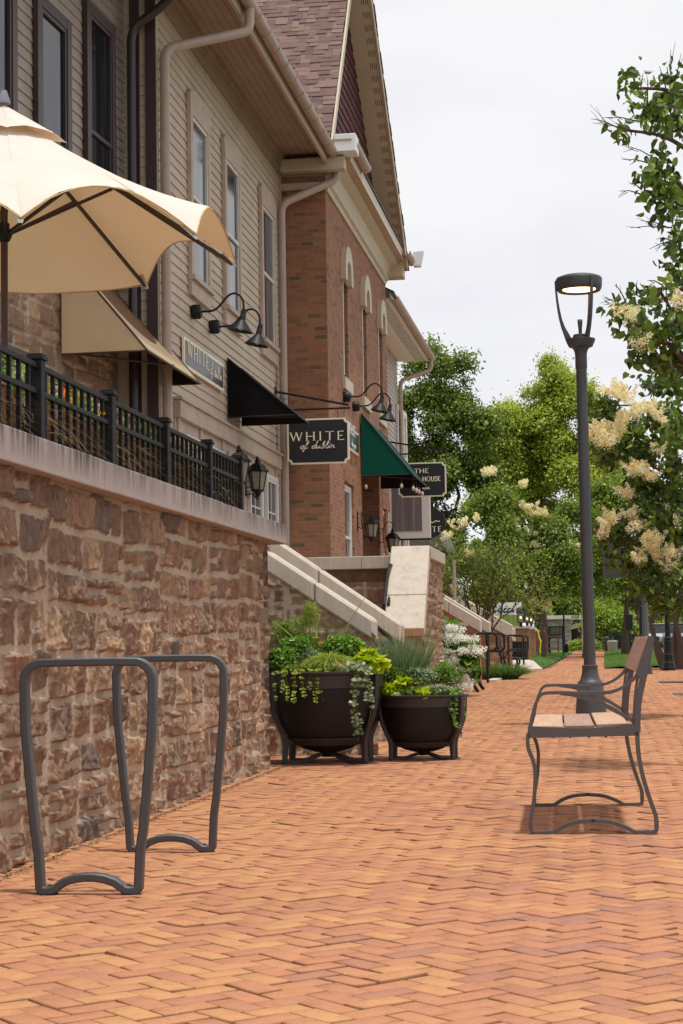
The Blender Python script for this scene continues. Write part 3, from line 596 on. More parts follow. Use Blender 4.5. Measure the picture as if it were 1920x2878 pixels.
HR = thing('stair_handrail', (-2.4, 16, 0), 'black tubular handrail between the two sloping stone copings behind the planters', 'handrail')
p = [at(1042, 1806, Y=15.9), at(1062, 1806, Y=15.9), at(1128, 1806, Y=15.9)]
b = MB().tube([at(1045, 1750, Y=15.9), at(1102, 1798, Y=15.9), at(1112, 1806, Y=15.9), at(1105, 1812, Y=15.9), at(1047, 1811, Y=15.9)], .02, 8); b.build('rail', MAT['black'], HR, smooth=True)
q = at(1048, 1811, Y=15.9); MB().bar(q, (q.x, q.y, 0), .022).build('post', MAT['black'], HR, smooth=True)
# ---------------- wall with broad sloping slab, upper terrace of the brick building
PW = thing('terrace_pier', (-2.5, 24, 0), 'stone end wall with a broad mottled limestone slab sloping down towards the camera', 'wall')
xs0, xs1 = -2.72, -2.22; zt = 2.20
kk = M('mottled_limestone_slab', .75, 0, .3); kk.col(kk.ramp(kk.noise(9, 7, .75), [(.34, g(180, 168, 156)), (.47, g(198, 186, 171)), (.7, g(208, 198, 182))])); kk.bump(kk.noise(40, 4), .3, .004)
for a, c_ in ((0, .60), (.604, 1.0)):
    T = Vector((0, 23.0, zt)); Bm = Vector((0, 22.05, 1.12)); d = Bm-T; p, q = T+d*a, T+d*c_; dn = Vector((0, .14, -.10))
    MB().prism([(xs0, p.y, p.z), (xs1, p.y, p.z), (xs1, q.y, q.z), (xs0, q.y, q.z)], dn).build('sloping_slab', kk.m, PW, bevel=.012)
MB().box((xs0, 23.015, zt-.16), (xs1, 25.3, zt)).build('coping', MAT['cap_pale'], PW, bevel=.012)
rubble('side_face', (xs1-.07, 22.3, 0), (0, 1, 0), (1, 0, 0), 3.0, 0, 2.05, .02, MAT['stone'], PW, hrow=(.12, .24), seed=14, depth=.06, joint=.012, keep=lambda u, z: (z < 1.05+(u+.0)*1.30) | (u > .78))
rubble('front_face', (xs0+.03, 22.32, 0), (1, 0, 0), (0, -1, 0), .42, 0, 1.15, .02, MAT['stone'], PW, seed=15, depth=.03)
MB().prism([(xs0+.03, 22.36, -.02), (xs0+.03, 25.25, -.02), (xs0+.03, 25.25, 2.04), (xs0+.03, 23.15, 2.04), (xs0+.03, 22.36, 1.1)], (.40, 0, 0)).build('wall_core', MAT['stone_tan'], PW)
LW = thing('ledge_wall', (-3.5, 23.2, 0), 'low stone wall with a level pale coping below the brick building', 'wall')
rubble('stone_face', (-5.2, 23.25, 0), (1, 0, 0), (0, -1, 0), 2.5, .2, 1.95, .02, MAT['stone'], LW, hrow=(.15, .26), wst=(.2, .5), seed=16, depth=.035, joint=.014)
for a, c_ in ((-5.2, -3.14), (-3.135, xs0-.003)): MB().box((a, 23.13, 1.92), (c_, 23.6, 2.085)).build('coping', MAT['cap_pale'], LW, bevel=.008)
MB().box((-5.2, 23.3, 0), (xs0, 23.55, 1.92)).build('wall_core', MAT['stone_tan'], LW)
b = MB().box((-5.3, 23.56, 1.26), (xs0, 36, 1.32)); tag(b.build('upper_patio_floor', simple('upper_patio', g(150, 132, 116), .9)), kind='structure')
H2 = thing('slanted_handrail', (-2.9, 22, 0), 'black tubular handrail leaning in front of the sloping limestone slab', 'handrail')
MB().tube([at(1077, 1735, Y=21.9), at(1079, 1700, Y=21.9), at(1092, 1600, Y=22.6), at(1097, 1588, Y=22.7), at(1104, 1590, Y=22.9), at(1103, 1606, Y=22.9), at(1092, 1700, Y=22.3)], .022, 9).build('rail', MAT['black'], H2, smooth=True)
q = at(1079, 1725, Y=21.9); MB().bar(q, (q.x, q.y, 0), .022).build('post', MAT['black'], H2, smooth=True)
# ================================================================ second flight of stairs
S2 = thing('brick_staircase', (-3.6, 42, 0), 'distant brick staircase with paired sloping pale copings near the hydrangea', 'staircase')
def pt(px, py, Y): return at(px, py, Y=Y)
for (Y, a, c_) in ((41.0, (1205, 1655), (1351, 1742)), (44.5, (1205, 1646), (1377, 1750)), (55.0, (1225, 1640), (1440, 1757)), (59.0, (1255, 1650), (1447, 1768))):
    P0, P1 = pt(*a, Y), pt(*c_, Y); cheek(S2, Y, P0.x, P0.z, P1.x, P1.z, .30 if Y < 50 else .42, .45, MAT['cap_pale'], None)
    if Y < 50: MB().prism([(P0.x, Y+.04, -.02), (P1.x-.03, Y+.04, -.02), (P1.x-.03, Y+.04, P1.z-.25), (P0.x, Y+.04, P0.z-.25)], (0, .35, 0)).build('brick_cheek', MAT['brick_front'], S2)
P0, P1 = pt(1225, 1640, 55), pt(1440, 1757, 55)
rubble('stone_cheek', (P0.x, 55.1, 0), (1, 0, 0), (0, -1, 0), P1.x-P0.x-.02, 0, 3.6, .05, MAT['stone_tan'], S2, hrow=(.12, .3), wst=(.3, .7), seed=19, depth=.06, keep=lambda u, z: z < P0.z+(P1.z-P0.z)*u/(P1.x-P0.x)-.3)
MB().box((P1.x-.35, 55.0, -.02), (P1.x-.03, 55.3, P1.z-.36)).build('brick_pier', MAT['brick_front'], S2)
MB().box((-2.72, 41.2, -.02), (-2.50, 44.8, .05)).build('landing', MAT['cap_pale'], S2)
def loop_rail(Y, pxs, label, z0=0.0):
    o = thing('loop_handrail', (at(pxs[0], 1850, Y=Y).x, Y, z0), label, 'handrail', 'black loop-ended handrails of the brick staircase')
    x0, yt, x1, yb, post = pxs; a = at(x0, yt, Y=Y); c_ = at(x1, yt, Y=Y); zb = at(x1, yb, Y=Y).z; r = .1; pts = [(a.x, Y, a.z)]
    for i in range(7): t_ = math.pi/2-math.pi/2*i/6; pts.append((c_.x-r+r*math.cos(t_), Y, a.z-r+r*math.sin(t_)))
    for i in range(7): t_ = -math.pi/2*i/6; pts.append((c_.x-r+r*math.cos(t_), Y, zb+r+r*math.sin(t_)))
    pts.append((a.x, Y, zb)); MB().tube(pts, .028, 8).build('loop', MAT['black'], o, smooth=True)
    for p_ in post: q = at(p_, 1850, Y=Y).x; MB().bar((q, Y, a.z), (q, Y, z0), .032).build('post', MAT['black'], o, smooth=True)
loop_rail(40.6, (1347, 1780, 1396, 1828, (1345, 1370)), 'nearest black loop handrail against the brick stair end')
loop_rail(44.0, (1372, 1781, 1417, 1829, (1374,)), 'second black loop handrail just behind the nearest one')
loop_rail(54.0, (1428, 1786, 1471, 1825, (1430,)), 'third black loop handrail at the far stair end', .02)
loop_rail(58.0, (1440, 1788, 1484, 1828, (1472,)), 'farthest black loop handrail by the lantern piers', .03)
# ================================================================ CLAPBOARD BUILDING
CB = thing('clapboard_building', (-5.6, 22, 1.3), 'tan and taupe clapboard building with deep eaves, stone base and beige downspouts', 'building')
def laps(b, p0, p1, nrm, z0, z1, ex=.118, out=.017):
    p0, p1, nrm = Vector(p0), Vector(p1), Vector(nrm); z = z0
    while z < z1-.001:
        zt_ = min(z+ex, z1); a = nrm*out; i = nrm*.002
        b.quad(p0+a+Vector((0, 0, z)), p1+a+Vector((0, 0, z)), p1+i+Vector((0, 0, zt_)), p0+i+Vector((0, 0, zt_)))
        b.quad(p0+Vector((0, 0, z)), p1+Vector((0, 0, z)), p1+a+Vector((0, 0, z)), p0+a+Vector((0, 0, z))); z = zt_
    return b
YR = 27.25; XT = -4.9; XJ = -5.24; YJ = 19.3
b = laps(MB(), (XT, YJ, 0), (XT, YR, 0), (1, 0, 0), 1.3, 8.62); b.build('clapboard_wall', MAT['siding_tan'], CB)
b = laps(MB(), (XJ-.1, YJ, 0), (XT+.01, YJ, 0), (0, -1, 0), 1.3, 8.9); b.build('return_wall', MAT['siding_tan'], CB)
MB().box((-7.5, YJ+.02, 1.3), (XT-.03, YR, 8.9)).build('wall_core', MAT['fascia'], CB)
xa, xb = at(409, 700, Y=19.2).x, at(438, 700, Y=19.2).x
MB().box((xa, YJ-.06, 1.3), (xb, YJ-.018, 8.9)).build('corner_board', MAT['brown'], CB)
MB().box((XT-.02, YJ-.025, 1.3), (XT+.024, YJ+.10, 8.6)).build('corner_board', MAT['siding_tan'], CB)
MB().box((XT+.002, YR-.12, 1.3), (XT+.03, YR+.03, 8.6)).build('corner_board', MAT['trim_pink'], CB)
# soffit, bands, fascia
xe = -4.10; ze = 8.50
b = MB(); nb = 9
for i in range(nb):
    x0 = XT-.1+(xe-XT+.1)*i/nb; x1 = XT-.1+(xe-XT+.1)*(i+1)/nb-.006; zz = 8.62-.0*i; b.box((x0, 14.0, zz+.001*(i % 2)), (x1, YR+.5, zz+.04))
b.build('soffit_boards', MAT['soffit'], CB)
for i, (o_, h_) in enumerate(((.018, .30), (.05, .19), (.085, .10))): MB().box((XT+.018+i*.001, YJ-.02, 8.62-h_), (XT+o_+.03, YR-.01, 8.62-.0015*i)).build('frieze_band', MAT['soffit'], CB)
MB().box((xe-.03, 14.0, 8.42), (xe+.012, YR+.55, 8.70)).build('fascia', MAT['fascia'], CB)
b = MB(); 
b.prism([(xe, 14, 8.705), (xe+.08, 14, 8.70), (-8.5, 14, 12.0), (-8.5, 14, 11.9)], (0, YR+.6-14, 0)); b.build('roof', simple('brown_roof', g(92, 66, 56), .9), CB)
# end return of the eave (seen between the gutter and the brick wall)
b = MB().box((XT+.03, YR+.06, 8.33), (-4.2, YR+.45, 8.38)); b.box((XT+.03, YR-.03, 8.10), (-4.25, YR+.05, 8.20)); b.build('eave_return', MAT['trim_pink'], CB)
# half-round gutter
def gutter(b, x, y0, y1, z, r=.085, band=.0):
    n_ = 10; sect = [(math.cos(math.pi+math.pi*i/n_)*r, math.sin(math.pi+math.pi*i/n_)*r) for i in range(n_+1)]+[(math.cos(-math.pi*i/n_)*(r-.008), math.sin(-math.pi*i/n_)*(r-.008)) for i in range(n_+1)]
    vs = [(x+a, y0, z+c_) for a, c_ in sect]+[(x+a, y1, z+c_) for a, c_ in sect]; k_ = len(sect)
    b.add(vs, [(i, (i+1) % k_, k_+(i+1) % k_, k_+i) for i in range(k_)]+[tuple(range(k_))[::-1], tuple(range(k_, 2*k_))])
    return b
xg = xe+.10; zg = 8.60
GT = gutter(MB(), xg, 14, YR+.55, zg).build('gutter', MAT['pipe'], CB, smooth=True)
b = MB(); y = 17.0
while y < YR+.5:
    b.tube([(xg+.089*math.cos(t_), y, zg+.089*math.sin(t_)) for t_ in [math.pi+math.pi*i/10 for i in range(11)]], .006, 5); y += .62
b.build('seam', MAT['pipe'], GT, smooth=True)
def curve(pts, rad=.12, n_=7):
    pts = [Vector(p) for p in pts]; o = [pts[0]]
    for i in range(1, len(pts)-1):
        a, b_, c_ = pts[i-1], pts[i], pts[i+1]; r_ = min(rad, (a-b_).length*.45, (c_-b_).length*.45); p = b_+(a-b_).normalized()*r_; q = b_+(c_-b_).normalized()*r_
        for j in range(n_+1): t_ = j/n_; o.append(p*(1-t_)**2+b_*2*t_*(1-t_)+q*t_*t_)
    o.append(pts[-1]); return o
# downspout 1 at the building joint, 2 at the brick corner
yd1 = 19.62
def downspout(x_g, y_g, z_g, x_w, y_w, z_t, z_b, r, name='downspout', mat=None, parent=None):
    pts = curve([(x_g, y_g, z_g), (x_g, y_g, z_g-.28), (x_w, y_w, z_t), (x_w, y_w, z_b)], .16)
    o = MB().tube(pts, r, 14).build(name, mat or MAT['pipe'], parent or CB, smooth=True)
    b = MB()
    for i in range(3): zz = z_t-1.7-i*2.0; b.lathe([(r, -.02), (r+.006, -.02), (r+.006, .02), (r, .02)], (x_w, y_w, zz), 14)
    b.build('strap', mat or MAT['pipe'], o); return o
q = at(701, 60, X=xg); downspout(xg, q.y, zg-.07, XT+.10, at(464, 400, X=XT+.10).y, at(464, 140, X=XT+.10).z, 1.3, .058)
q = at(946, 520, X=xg); downspout(xg, q.y, zg-.07, XT+.12, at(792, 700, X=XT+.12).y, at(788, 570, X=XT+.12).z, 1.3, .062)
# left, slightly turned, taupe wing
dl = Vector((.058, .998, 0)).normalized(); nl = Vector((dl.y, -dl.x, 0)); PL = Vector((XJ-.02, YJ, 0))
def lp(px, py): return onplane(px, py, PL, nl)
ML = Matrix(((-dl.x, nl.x, 0, 0), (-dl.y, nl.y, 0, 0), (0, 0, 1, 0), (0, 0, 0, 1)))
pa = PL-dl*8
zs = 5.05
b = laps(MB(), PL-dl*8, PL, nl, zs, 11.5, ex=.115); b.build('taupe_wall', MAT['siding_taupe'], CB)
MB().prism([PL-dl*8-nl*.13+Vector((0, 0, 1.3)), PL-nl*.13+Vector((0, 0, 1.3)), PL-nl*.5+Vector((0, 0, 1.3)), PL-dl*8-nl*.5+Vector((0, 0, 1.3))], (0, 0, 10.2)).build('wing_core', MAT['fascia'], CB)
rubble('stone_base', PL-dl*6.0+Vector((0, 0, 1.3))-nl*.11, dl, nl, 5.95, 1.3, zs, .02, MAT['stone'], CB, hrow=(.14, .28), wst=(.16, .42), seed=23, depth=.055, joint=.012)
b = MB(); q = PL-dl*6+nl*.0+Vector((0, 0, zs-.02)); b.prism([q, PL+Vector((0, 0, zs-.02)), PL+nl*.07+Vector((0, 0, zs-.02)), q+nl*.07], (0, 0, .12)); b.build('water_table', MAT['siding_taupe'], CB)
def window(parent, Mx, w_, h_, fm, sm, gm, fw=.11, head='flat', mr=.5, cols=1, rows=1, apron=0, name='window', sill=True, out=.05):
    T = lambda b: xf(b, Mx); b = MB()
    b.box((0, 0, 0), (fw, out, h_)); b.box((w_-fw, 0, 0), (w_, out, h_))
    if head == 'crown': b.prism([(-.0, out+.004, h_-.30), (w_, out+.004, h_-.30), (w_+.05, out+.004, h_-.06), (w_-.12, out+.004, h_+.03), (.12, out+.004, h_+.03), (-.05, out+.004, h_-.06)], (0, -out, 0)); top = h_-.30
    else: b.box((fw, 0, h_-fw), (w_-fw, out-.002, h_)); top = h_-fw
    if apron: b.box((-.01, 0, -apron), (w_+.01, out-.004, -.03))
    fr = T(b).build(name, fm, parent, bevel=.004)
    if sill: T(MB().box((-.02, 0, -.03), (w_+.02, out+.04, .03))).build('sill', fm, fr)
    b = MB(); sw = .045; x0, x1 = fw, w_-fw; z0, z1 = .03, top; zm = z0+(z1-z0)*mr
    for (za, zb, o_) in ((z0, zm+.02, out-.022), (zm-.02, z1, out-.012)):
        b.box((x0, .002, za), (x0+sw, o_, zb)); b.box((x1-sw, .002, za), (x1, o_, zb)); b.box((x0+sw, .002, za), (x1-sw, o_, za+sw)); b.box((x0+sw, .002, zb-sw), (x1-sw, o_-.001, zb))
    if cols > 1 or rows > 1:
        for i in range(1, cols): xx = x0+sw+(x1-x0-2*sw)*i/cols; b.box((xx-.011, .003, z0), (xx+.011, out-.026, z1))
        for i in range(1, rows): zz = z0+(z1-z0)*i/rows; b.box((x0+sw, .003, zz-.011), (x1-sw, out-.027, zz+.011))
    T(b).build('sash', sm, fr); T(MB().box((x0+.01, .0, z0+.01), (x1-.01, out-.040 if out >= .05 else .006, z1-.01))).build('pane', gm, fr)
    return fr
# three tall pale windows
for (pl, pr) in ((523.6, 578), (620, 665), (723, 762)):
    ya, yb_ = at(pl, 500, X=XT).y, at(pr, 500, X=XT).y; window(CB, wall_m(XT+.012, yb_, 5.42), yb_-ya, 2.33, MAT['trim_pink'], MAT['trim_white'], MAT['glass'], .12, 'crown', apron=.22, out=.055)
# dark windows in the taupe wing
for (pl, pr, ptop) in ((-62, 30, -160), (92, 184, -22), (232, 310, 12)):
    A_, B_ = lp(pl, 300), lp(pr, 300); zt_ = lp(pl, ptop).z if ptop != 12 else lp(270, 40).z; w_ = (B_-A_).length; h_ = 2.35
    mm = Matrix.Translation(B_*Vector((1, 1, 0)).length/B_.xy.length if False else Vector((B_.x, B_.y, zt_-h_))+nl*.015) @ ML
    window(CB, mm, w_, h_, MAT['brown'], MAT['brown'], MAT['glass_dark'], .12, 'flat', apron=0, out=.06, mr=.42)
A_, B_ = lp(-60, 1000), lp(72, 1000); zt_ = lp(40, 985).z
window(CB, Matrix.Translation(Vector((B_.x, B_.y, 1.9))+nl*.03) @ ML, (B_-A_).xy.length, zt_-1.9, MAT['brown'], MAT['trim_white'], MAT['glass_dark'], .12, 'flat', out=.06)
# dark downspout of the wing with elbow to the upper gutter
q0 = at(373, 700, Y=19.1); xs_, yd = q0.x, 19.1
MB().tube(curve([(at(520, -45, Y=19.0).x, 19.0, at(520, -45, Y=19.0).z), at(440, 30, Y=19.1), at(378, 75, Y=19.1), (xs_, yd, at(373, 110, Y=19.1).z), (xs_, yd, 1.3)], .14), .052, 14).build('dark_downspout', MAT['dark_pipe'], CB, smooth=True)
MB().box((xs_-.07, YJ-.03, 1.3), (xs_+.045, YJ-.018, 11)).build('corner_board', MAT['brown'], CB)
# shop front under the beam
zb_ = at(600, 1200, X=XT).z
zb0, zb1 = 3.76, 3.98
zb1 = at(789, 1287, X=XT+.08).z; zb0 = at(789, 1320, X=XT+.08).z; ya, yb_ = at(503, 1150, X=XT+.08).y, at(789, 1300, X=XT+.08).y
MB().box((XT+.0, ya, zb0), (XT+.10, yb_, zb1+.02)).build('shopfront_beam', MAT['trim_pink'], CB, bevel=.006); MB().box((XT, ya-.03, zb1+.021), (XT+.13, yb_+.03, zb1+.05)).build('drip_edge', MAT['trim_pink'], CB)
MB().box((XT+.0, ya, 1.3), (XT+.035, yb_-.04, zb0-.001)).build('shopfront_panel', MAT['trim_pink'], CB)
for (pl, pr, kind) in ((516, 562, 2), (576, 621, 2), (640, 683, 0), (694, 731, 3), (742, 773, 3)):
    y0_, y1_ = at(pl, 1300, X=XT+.04).y, at(pr, 1300, X=XT+.04).y; wz = 1.38; hh = zb0-wz-.16
    if kind == 0:
        f_ = MB(); f_.box((XT+.036, y0_, wz), (XT+.06, y1_, zb0-.10)); f_ = f_.build('door', MAT['trim_pink'], CB); xf_ = MB().box((XT+.05, y0_+.12, 2.1), (XT+.064, y1_-.12, zb0-.3)); xf_.build('pane', MAT['glass'], f_)
        MB().bar((XT+.10, y1_-.08, 2.35), (XT+.065, y1_-.08, 2.35), .02).build('handle', MAT['black'], f_)
    else: window(CB, wall_m(XT+.036, y1_, wz), y1_-y0_, hh, MAT['trim_white'], MAT['trim_white'], MAT['glass'], .06, 'flat', cols=2, rows=4, mr=.52, out=.055)
for p_ in (506, 568, 630, 688, 736, 778):
    y0_ = at(p_, 1300, X=XT+.06).y; MB().box((XT+.036, y0_-.05, 1.3), (XT+.062, y0_+.05, zb0-.002)).build('pilaster', MAT['trim_pink'], CB)
# ================================================================ BRICK BUILDING
XB = -4.18; Y0 = 27.35; Y1 = 34.95; ZB = 8.14
BB = thing('brick_building', (-5, 31, 1.3), 'red brick gabled building with white arched niches and a steep shingle roof', 'building')
def by(px, X=XB): return at(px, 1000, X=X).y
ops = [(by(966), by(979), 5.36, 7.02, .30), (by(1019.5), by(1031), 5.36, 7.02, .30), (by(1064), by(1075), 5.36, 7.02, .30),
       (by(963), by(988), 1.3, 3.62, .22), (by(1011), by(1059), 1.3, 4.2, .9), (by(1069), by(1087), 1.3, 3.55, .22)]
ycuts = sorted({Y0, Y1, *[o[0] for o in ops], *[o[1] for o in ops]}); b = MB()
for ya, yb_ in zip(ycuts[:-1], ycuts[1:]):
    ym = (ya+yb_)/2; oo = sorted([(o[2], o[3]) for o in ops if o[0] < ym < o[1]]); z = 1.3
    for (za, zb) in oo+[(ZB, ZB)]:
        if za > z+.001: b.box((XB-.35, ya, z), (XB, yb_, za))
        z = max(z, zb)
b.build('street_wall', MAT['brick_side'], BB)
MB().box((-6.2, Y0-.01, 1.3), (XB-.002, Y0+.3, 8.9)).build('end_wall', MAT['brick_front'], BB); b = MB().box((-9, Y0+.31, 1.3), (XB-.95, Y1-.3, 8.2)); b.box((-9, Y1-.3, 1.3), (XB-.001, Y1-.002, ZB)); b.build('inner_wall', MAT['brick_front'], BB)
b = MB()
for o in ops: b.box((XB-o[4], o[1]-.002, o[2]), (XB-.352+.0 if False else XB-.02, o[1]-.001, o[3]))
# quoin stones at the junction
rubble('stone_quoin', (-4.93, Y0+.06, 1.3), (1, 0, 0), (0, -1, 0), .16, 1.3, 8.2, .03, MAT['stone'], BB, hrow=(.14, .3), wst=(.2, .3), seed=27, depth=.05)
for i, o in enumerate(ops):
    ya, yb_, za, zb, dp = o
    if i < 3:
        # white arch hood over a tall slot, with round cut
        yc = (ya+yb_)/2-.02; ro, ri = .46, .22; zc = 7.16; pts = []; nseg = 14
        outer = [(XB+.0, yc-ro*math.cos(math.pi*j/nseg), zc+ro*math.sin(math.pi*j/nseg)) for j in range(nseg+1)]; inner = [(XB+.0, yc-ri*math.cos(math.pi*j/nseg), zc-.02+ri*math.sin(math.pi*j/nseg)) for j in range(nseg+1)][::-1]
        b = MB()
        for j in range(nseg): b.prism([outer[j], outer[j+1], inner[nseg-j-1], inner[nseg-j]], (.09, 0, 0))
        b.box((XB, yc-ro, zc-.17), (XB+.09, yc-ri, zc)); b.box((XB, yc+ri, zc-.17), (XB+.09, yc+ro, zc)); h_ = b.build('arch_hood', MAT['cream'], BB)
        MB().box((XB-.2, ya+.0, za), (XB-.12, yb_, zb+.1)).build('niche_pane', MAT['glass'], BB); MB().box((XB-.12, ya+.001, za+.05), (XB+.008, ya+.05, zb+.05)).build('niche_jamb', MAT['trim_white'], BB)
        MB().box((XB-.2, ya-.16, za-.20), (XB+.05, yb_+.22, za)).build('niche_sill', MAT['cream'], BB)
    elif i in (3, 5):
        window(BB, wall_m(XB-.09, yb_-.005, 1.35), yb_-ya-.01, zb-1.37, MAT['trim_white'], MAT['trim_white'], MAT['glass'], .06, 'flat', mr=.62, out=.05)
        b = MB(); nn = 7
        for j in range(nn): y_ = ya-.08+(yb_-ya+.16)*j/nn; b.box((XB+.001, y_+.008, zb+.0), (XB+.012, y_+(yb_-ya+.16)/nn-.008, zb+.22))
        b.build('soldier_lintel', MAT['brick_side'], BB)
    else:
        MB().box((XB-.9, ya, 1.3), (XB-.86, yb_, 4.1)).build('door', MAT['brown'], BB)
# cornice, pent eave, burgundy gable
prof = [(0, 0), (.03, 0), (.05, .06), (.09, .09), (.12, .2), (.16, .30), (.26, .36), (.30, .40), (.30, .44), (0, .44)]
MB().prism([(XB+a+.001, Y0+.0, ZB-.05+c_) for a, c_ in prof], (0, Y1-Y0, 0)).build('cornice', MAT['cream'], BB, smooth=True, ang=25)
MB().box((XB-.05, Y0-.12, ZB+.392), (XB+.42, Y1+.30, ZB+.46)).build('soffit', MAT['cream'], BB); MB().box((XB+.40, Y0-.14, ZB+.37), (XB+.43, Y1+.32, ZB+.56)).build('fascia', MAT['cream'], BB)
SH = tinted('mauve_asphalt_shingles', [(0, g(98, 76, 72)), (.3, g(116, 92, 84)), (.55, g(104, 82, 78)), (.8, g(134, 110, 98)), (1, g(122, 98, 88))], .95, .2, 90, .5, .003)
b = MB(); b.tint = .2; b.prism([(XB+.45, Y0-.15, ZB+.565), (XB+.45, Y0-.15, ZB+.60), (XB-.0, Y0-.15, ZB+.95), (XB-.0, Y0-.15, ZB+.90)], (0, Y1-Y0+.5, 0)); b.build('pent_roof', SH, BB)
ap = Vector((0, 29.55, 12.25)); fe = Vector((0, 34.75, 8.55)); ne = Vector((0, 27.0, 8.80)); XG = XB+.02
kk = brick_mat('burgundy_wall_shingles', [(0, g(84, 48, 50)), (.5, g(96, 56, 56)), (1, g(108, 64, 62))], g(36, 22, 24), 'Y', 1, .16, .17)
b = MB(); z = ZB+.92; ex = .17; bt = MB()
def gy(z): return (ne.y+(ap.y-ne.y)*(z-ne.z)/(ap.z-ne.z), fe.y+(ap.y-fe.y)*(z-fe.z)/(ap.z-fe.z))
while z < ap.z-.3:
    a0, a1 = gy(z); c0, c1 = gy(z+ex); o_ = .02; b.quad((XG+o_, a0, z), (XG+o_, a1, z), (XG+.002, c1, z+ex), (XG+.002, c0, z+ex)); b.quad((XG, a0, z), (XG, a1, z), (XG+o_, a1, z), (XG+o_, a0, z)); z += ex
b.build('gable_shingles', kk, BB)
MB().prism([(XG-.02, ne.y+.3, ne.z-.2), (XG-.02, fe.y-.2, fe.z-.2), (XG-.02, fe.y-.02, fe.z), (XG-.02, ap.y, ap.z-.02), (XG-.02, ne.y+.02, ne.z)], (-.3, 0, 0)).build('gable_core', MAT['cream'], BB)
# far rake: soffit with vents, rake board, shingle edge
xo = XB+.46; du = (fe-ap).normalized(); dn = Vector((0, du.z, -du.y)); 
if dn.z > 0: dn = -dn
def rp(x, s, off): p = ap+du*s-dn*off; return Vector((x, p.y, p.z))
Lr = (fe-ap).length+.25
b = MB(); b.prism([rp(XG-.1, 0, -.02), rp(xo, 0, -.02), rp(xo, 0, .0), rp(XG-.1, 0, .0)], du*Lr); b.m = 1; s_ = .3
while s_ < Lr-.3:
    for j in range(4): x = xo-.055-j*.035; p = rp(x, s_, -.0215); b.add([p, p+Vector((.011, 0, 0)), p+Vector((.011, 0, 0))+du*.13, p+du*.13], [(0, 1, 2, 3)])
    s_ += .27
b.build('rake_soffit', [MAT['cream'], MAT['brown']], BB)
MB().prism([rp(xo, -.05, -.05), rp(xo+.025, -.05, -.05), rp(xo+.025, -.05, .09), rp(xo, -.05, .09)], du*(Lr+.05)).build('rake_board', MAT['cream'], BB)
b = MB(); b.tint = .1; random.seed(4); s_ = -.1
while s_ < Lr:
    p = rp(xo+.03+random.random()*.02, s_, .085); b.tint = random.random()*.3; b.prism([p, p+du*.28, p+du*.28-dn*.035, p-dn*.025], (-2.2, 0, 0)); s_ += .2
b.build('far_roof_slope', SH, BB)
# near roof slope: real shingle tabs
vn_ = (ap-ne).normalized(); nr = Vector((0, -vn_.z, vn_.y)); b = MB(); Ls = (ap-ne).length; s_ = .02; row = 0; xn = XB+.15
b2 = MB(); b2.prism([Vector((xn-.02, ne.y, ne.z))-vn_*.03, Vector((xn-.02, ap.y, ap.z)), Vector((xn-.02, ap.y, ap.z))-nr*.06, Vector((xn-.02, ne.y, ne.z))-vn_*.03-nr*.06], (-6, 0, 0)); b2.build('roof_deck', MAT['brown'], BB)
while s_ < Ls:
    x = xn-random.random()*.02
    while x > xo-3.6:
        wd = .09+random.random()*.13; b.tint = random.random(); p = Vector((x, ne.y, ne.z))+vn_*s_; lift = .008+.012*(random.random() > .5); L_ = .16+.02*(lift > .01)
        a = p-vn_*(L_-.14)+nr*lift; b.add([a, a+Vector((-wd, 0, 0)), a+Vector((-wd, 0, 0))+vn_*(L_+.05)-nr*(lift-.004), a+vn_*(L_+.05)-nr*(lift-.004), a-nr*.012, a+Vector((-wd, 0, 0))-nr*.012], [(0, 3, 2, 1), (0, 1, 5, 4)]); x -= wd+.004
    s_ += .115; row += 1
b.build('near_roof_slope', SH, BB)
MB().prism([Vector((xn, ne.y, ne.z-.0)), Vector((xn, ap.y, ap.z-.0)), Vector((xn, ap.y, ap.z-.22)), Vector((xn, ne.y, ne.z-.2))], (.03, 0, 0)).build('near_rake_board', MAT['cream'], BB)
# returns and short gutters at both ends
MB().box((-4.85, Y0-.34, ZB+.20), (XB+.36, Y0-.12, ZB+.40)).build('eave_return', MAT['cream'], BB, bevel=.02)
b = gutter(MB(), XB+.50, Y0-.35, Y0+1.2, ZB+.60, .09); b.build('short_gutter', MAT['pipe'], BB, smooth=True)
b = MB(); n_ = 10; vs = [(x, Y0-.42+.09*math.cos(math.pi+math.pi*i/n_), ZB+.62+.09*math.sin(math.pi+math.pi*i/n_)) for x in (-5.3, XB+.50) for i in range(n_+1)]; b.add(vs, [(i, i+1, n_+2+i, n_+1+i) for i in range(n_)]); b.build('end_gutter', MAT['cream'], BB, smooth=True)
p0, p1 = at(939, 426, Y=Y0-.5), at(999, 373, Y=Y0-.5); MB().box((p0.x, Y0-.5, p0.z), (p1.x, Y0-.12, p1.z)).build('leader_box', MAT['sign_white'], BB, bevel=.01)
YF = Y1+.32; MB().box((XB+.0, YF-.5, ZB+.08), (XB+.40, YF-.1, ZB+.36)).build('far_return', MAT['cream'], BB, bevel=.01)
gutter(MB(), XB+.50, YF-.9, YF+.15, ZB+.50, .095).build('far_gutter', MAT['pipe'], BB, smooth=True)
MB().prism([(XB+.56, YF-.0, ZB+.66), (XB+.76, YF-.0, ZB+.68), (XB+.70, YF-.0, ZB+.38), (XB+.56, YF-.0, ZB+.38)], (0, .2, 0)).build('far_leader_box', MAT['sign_white'], BB)
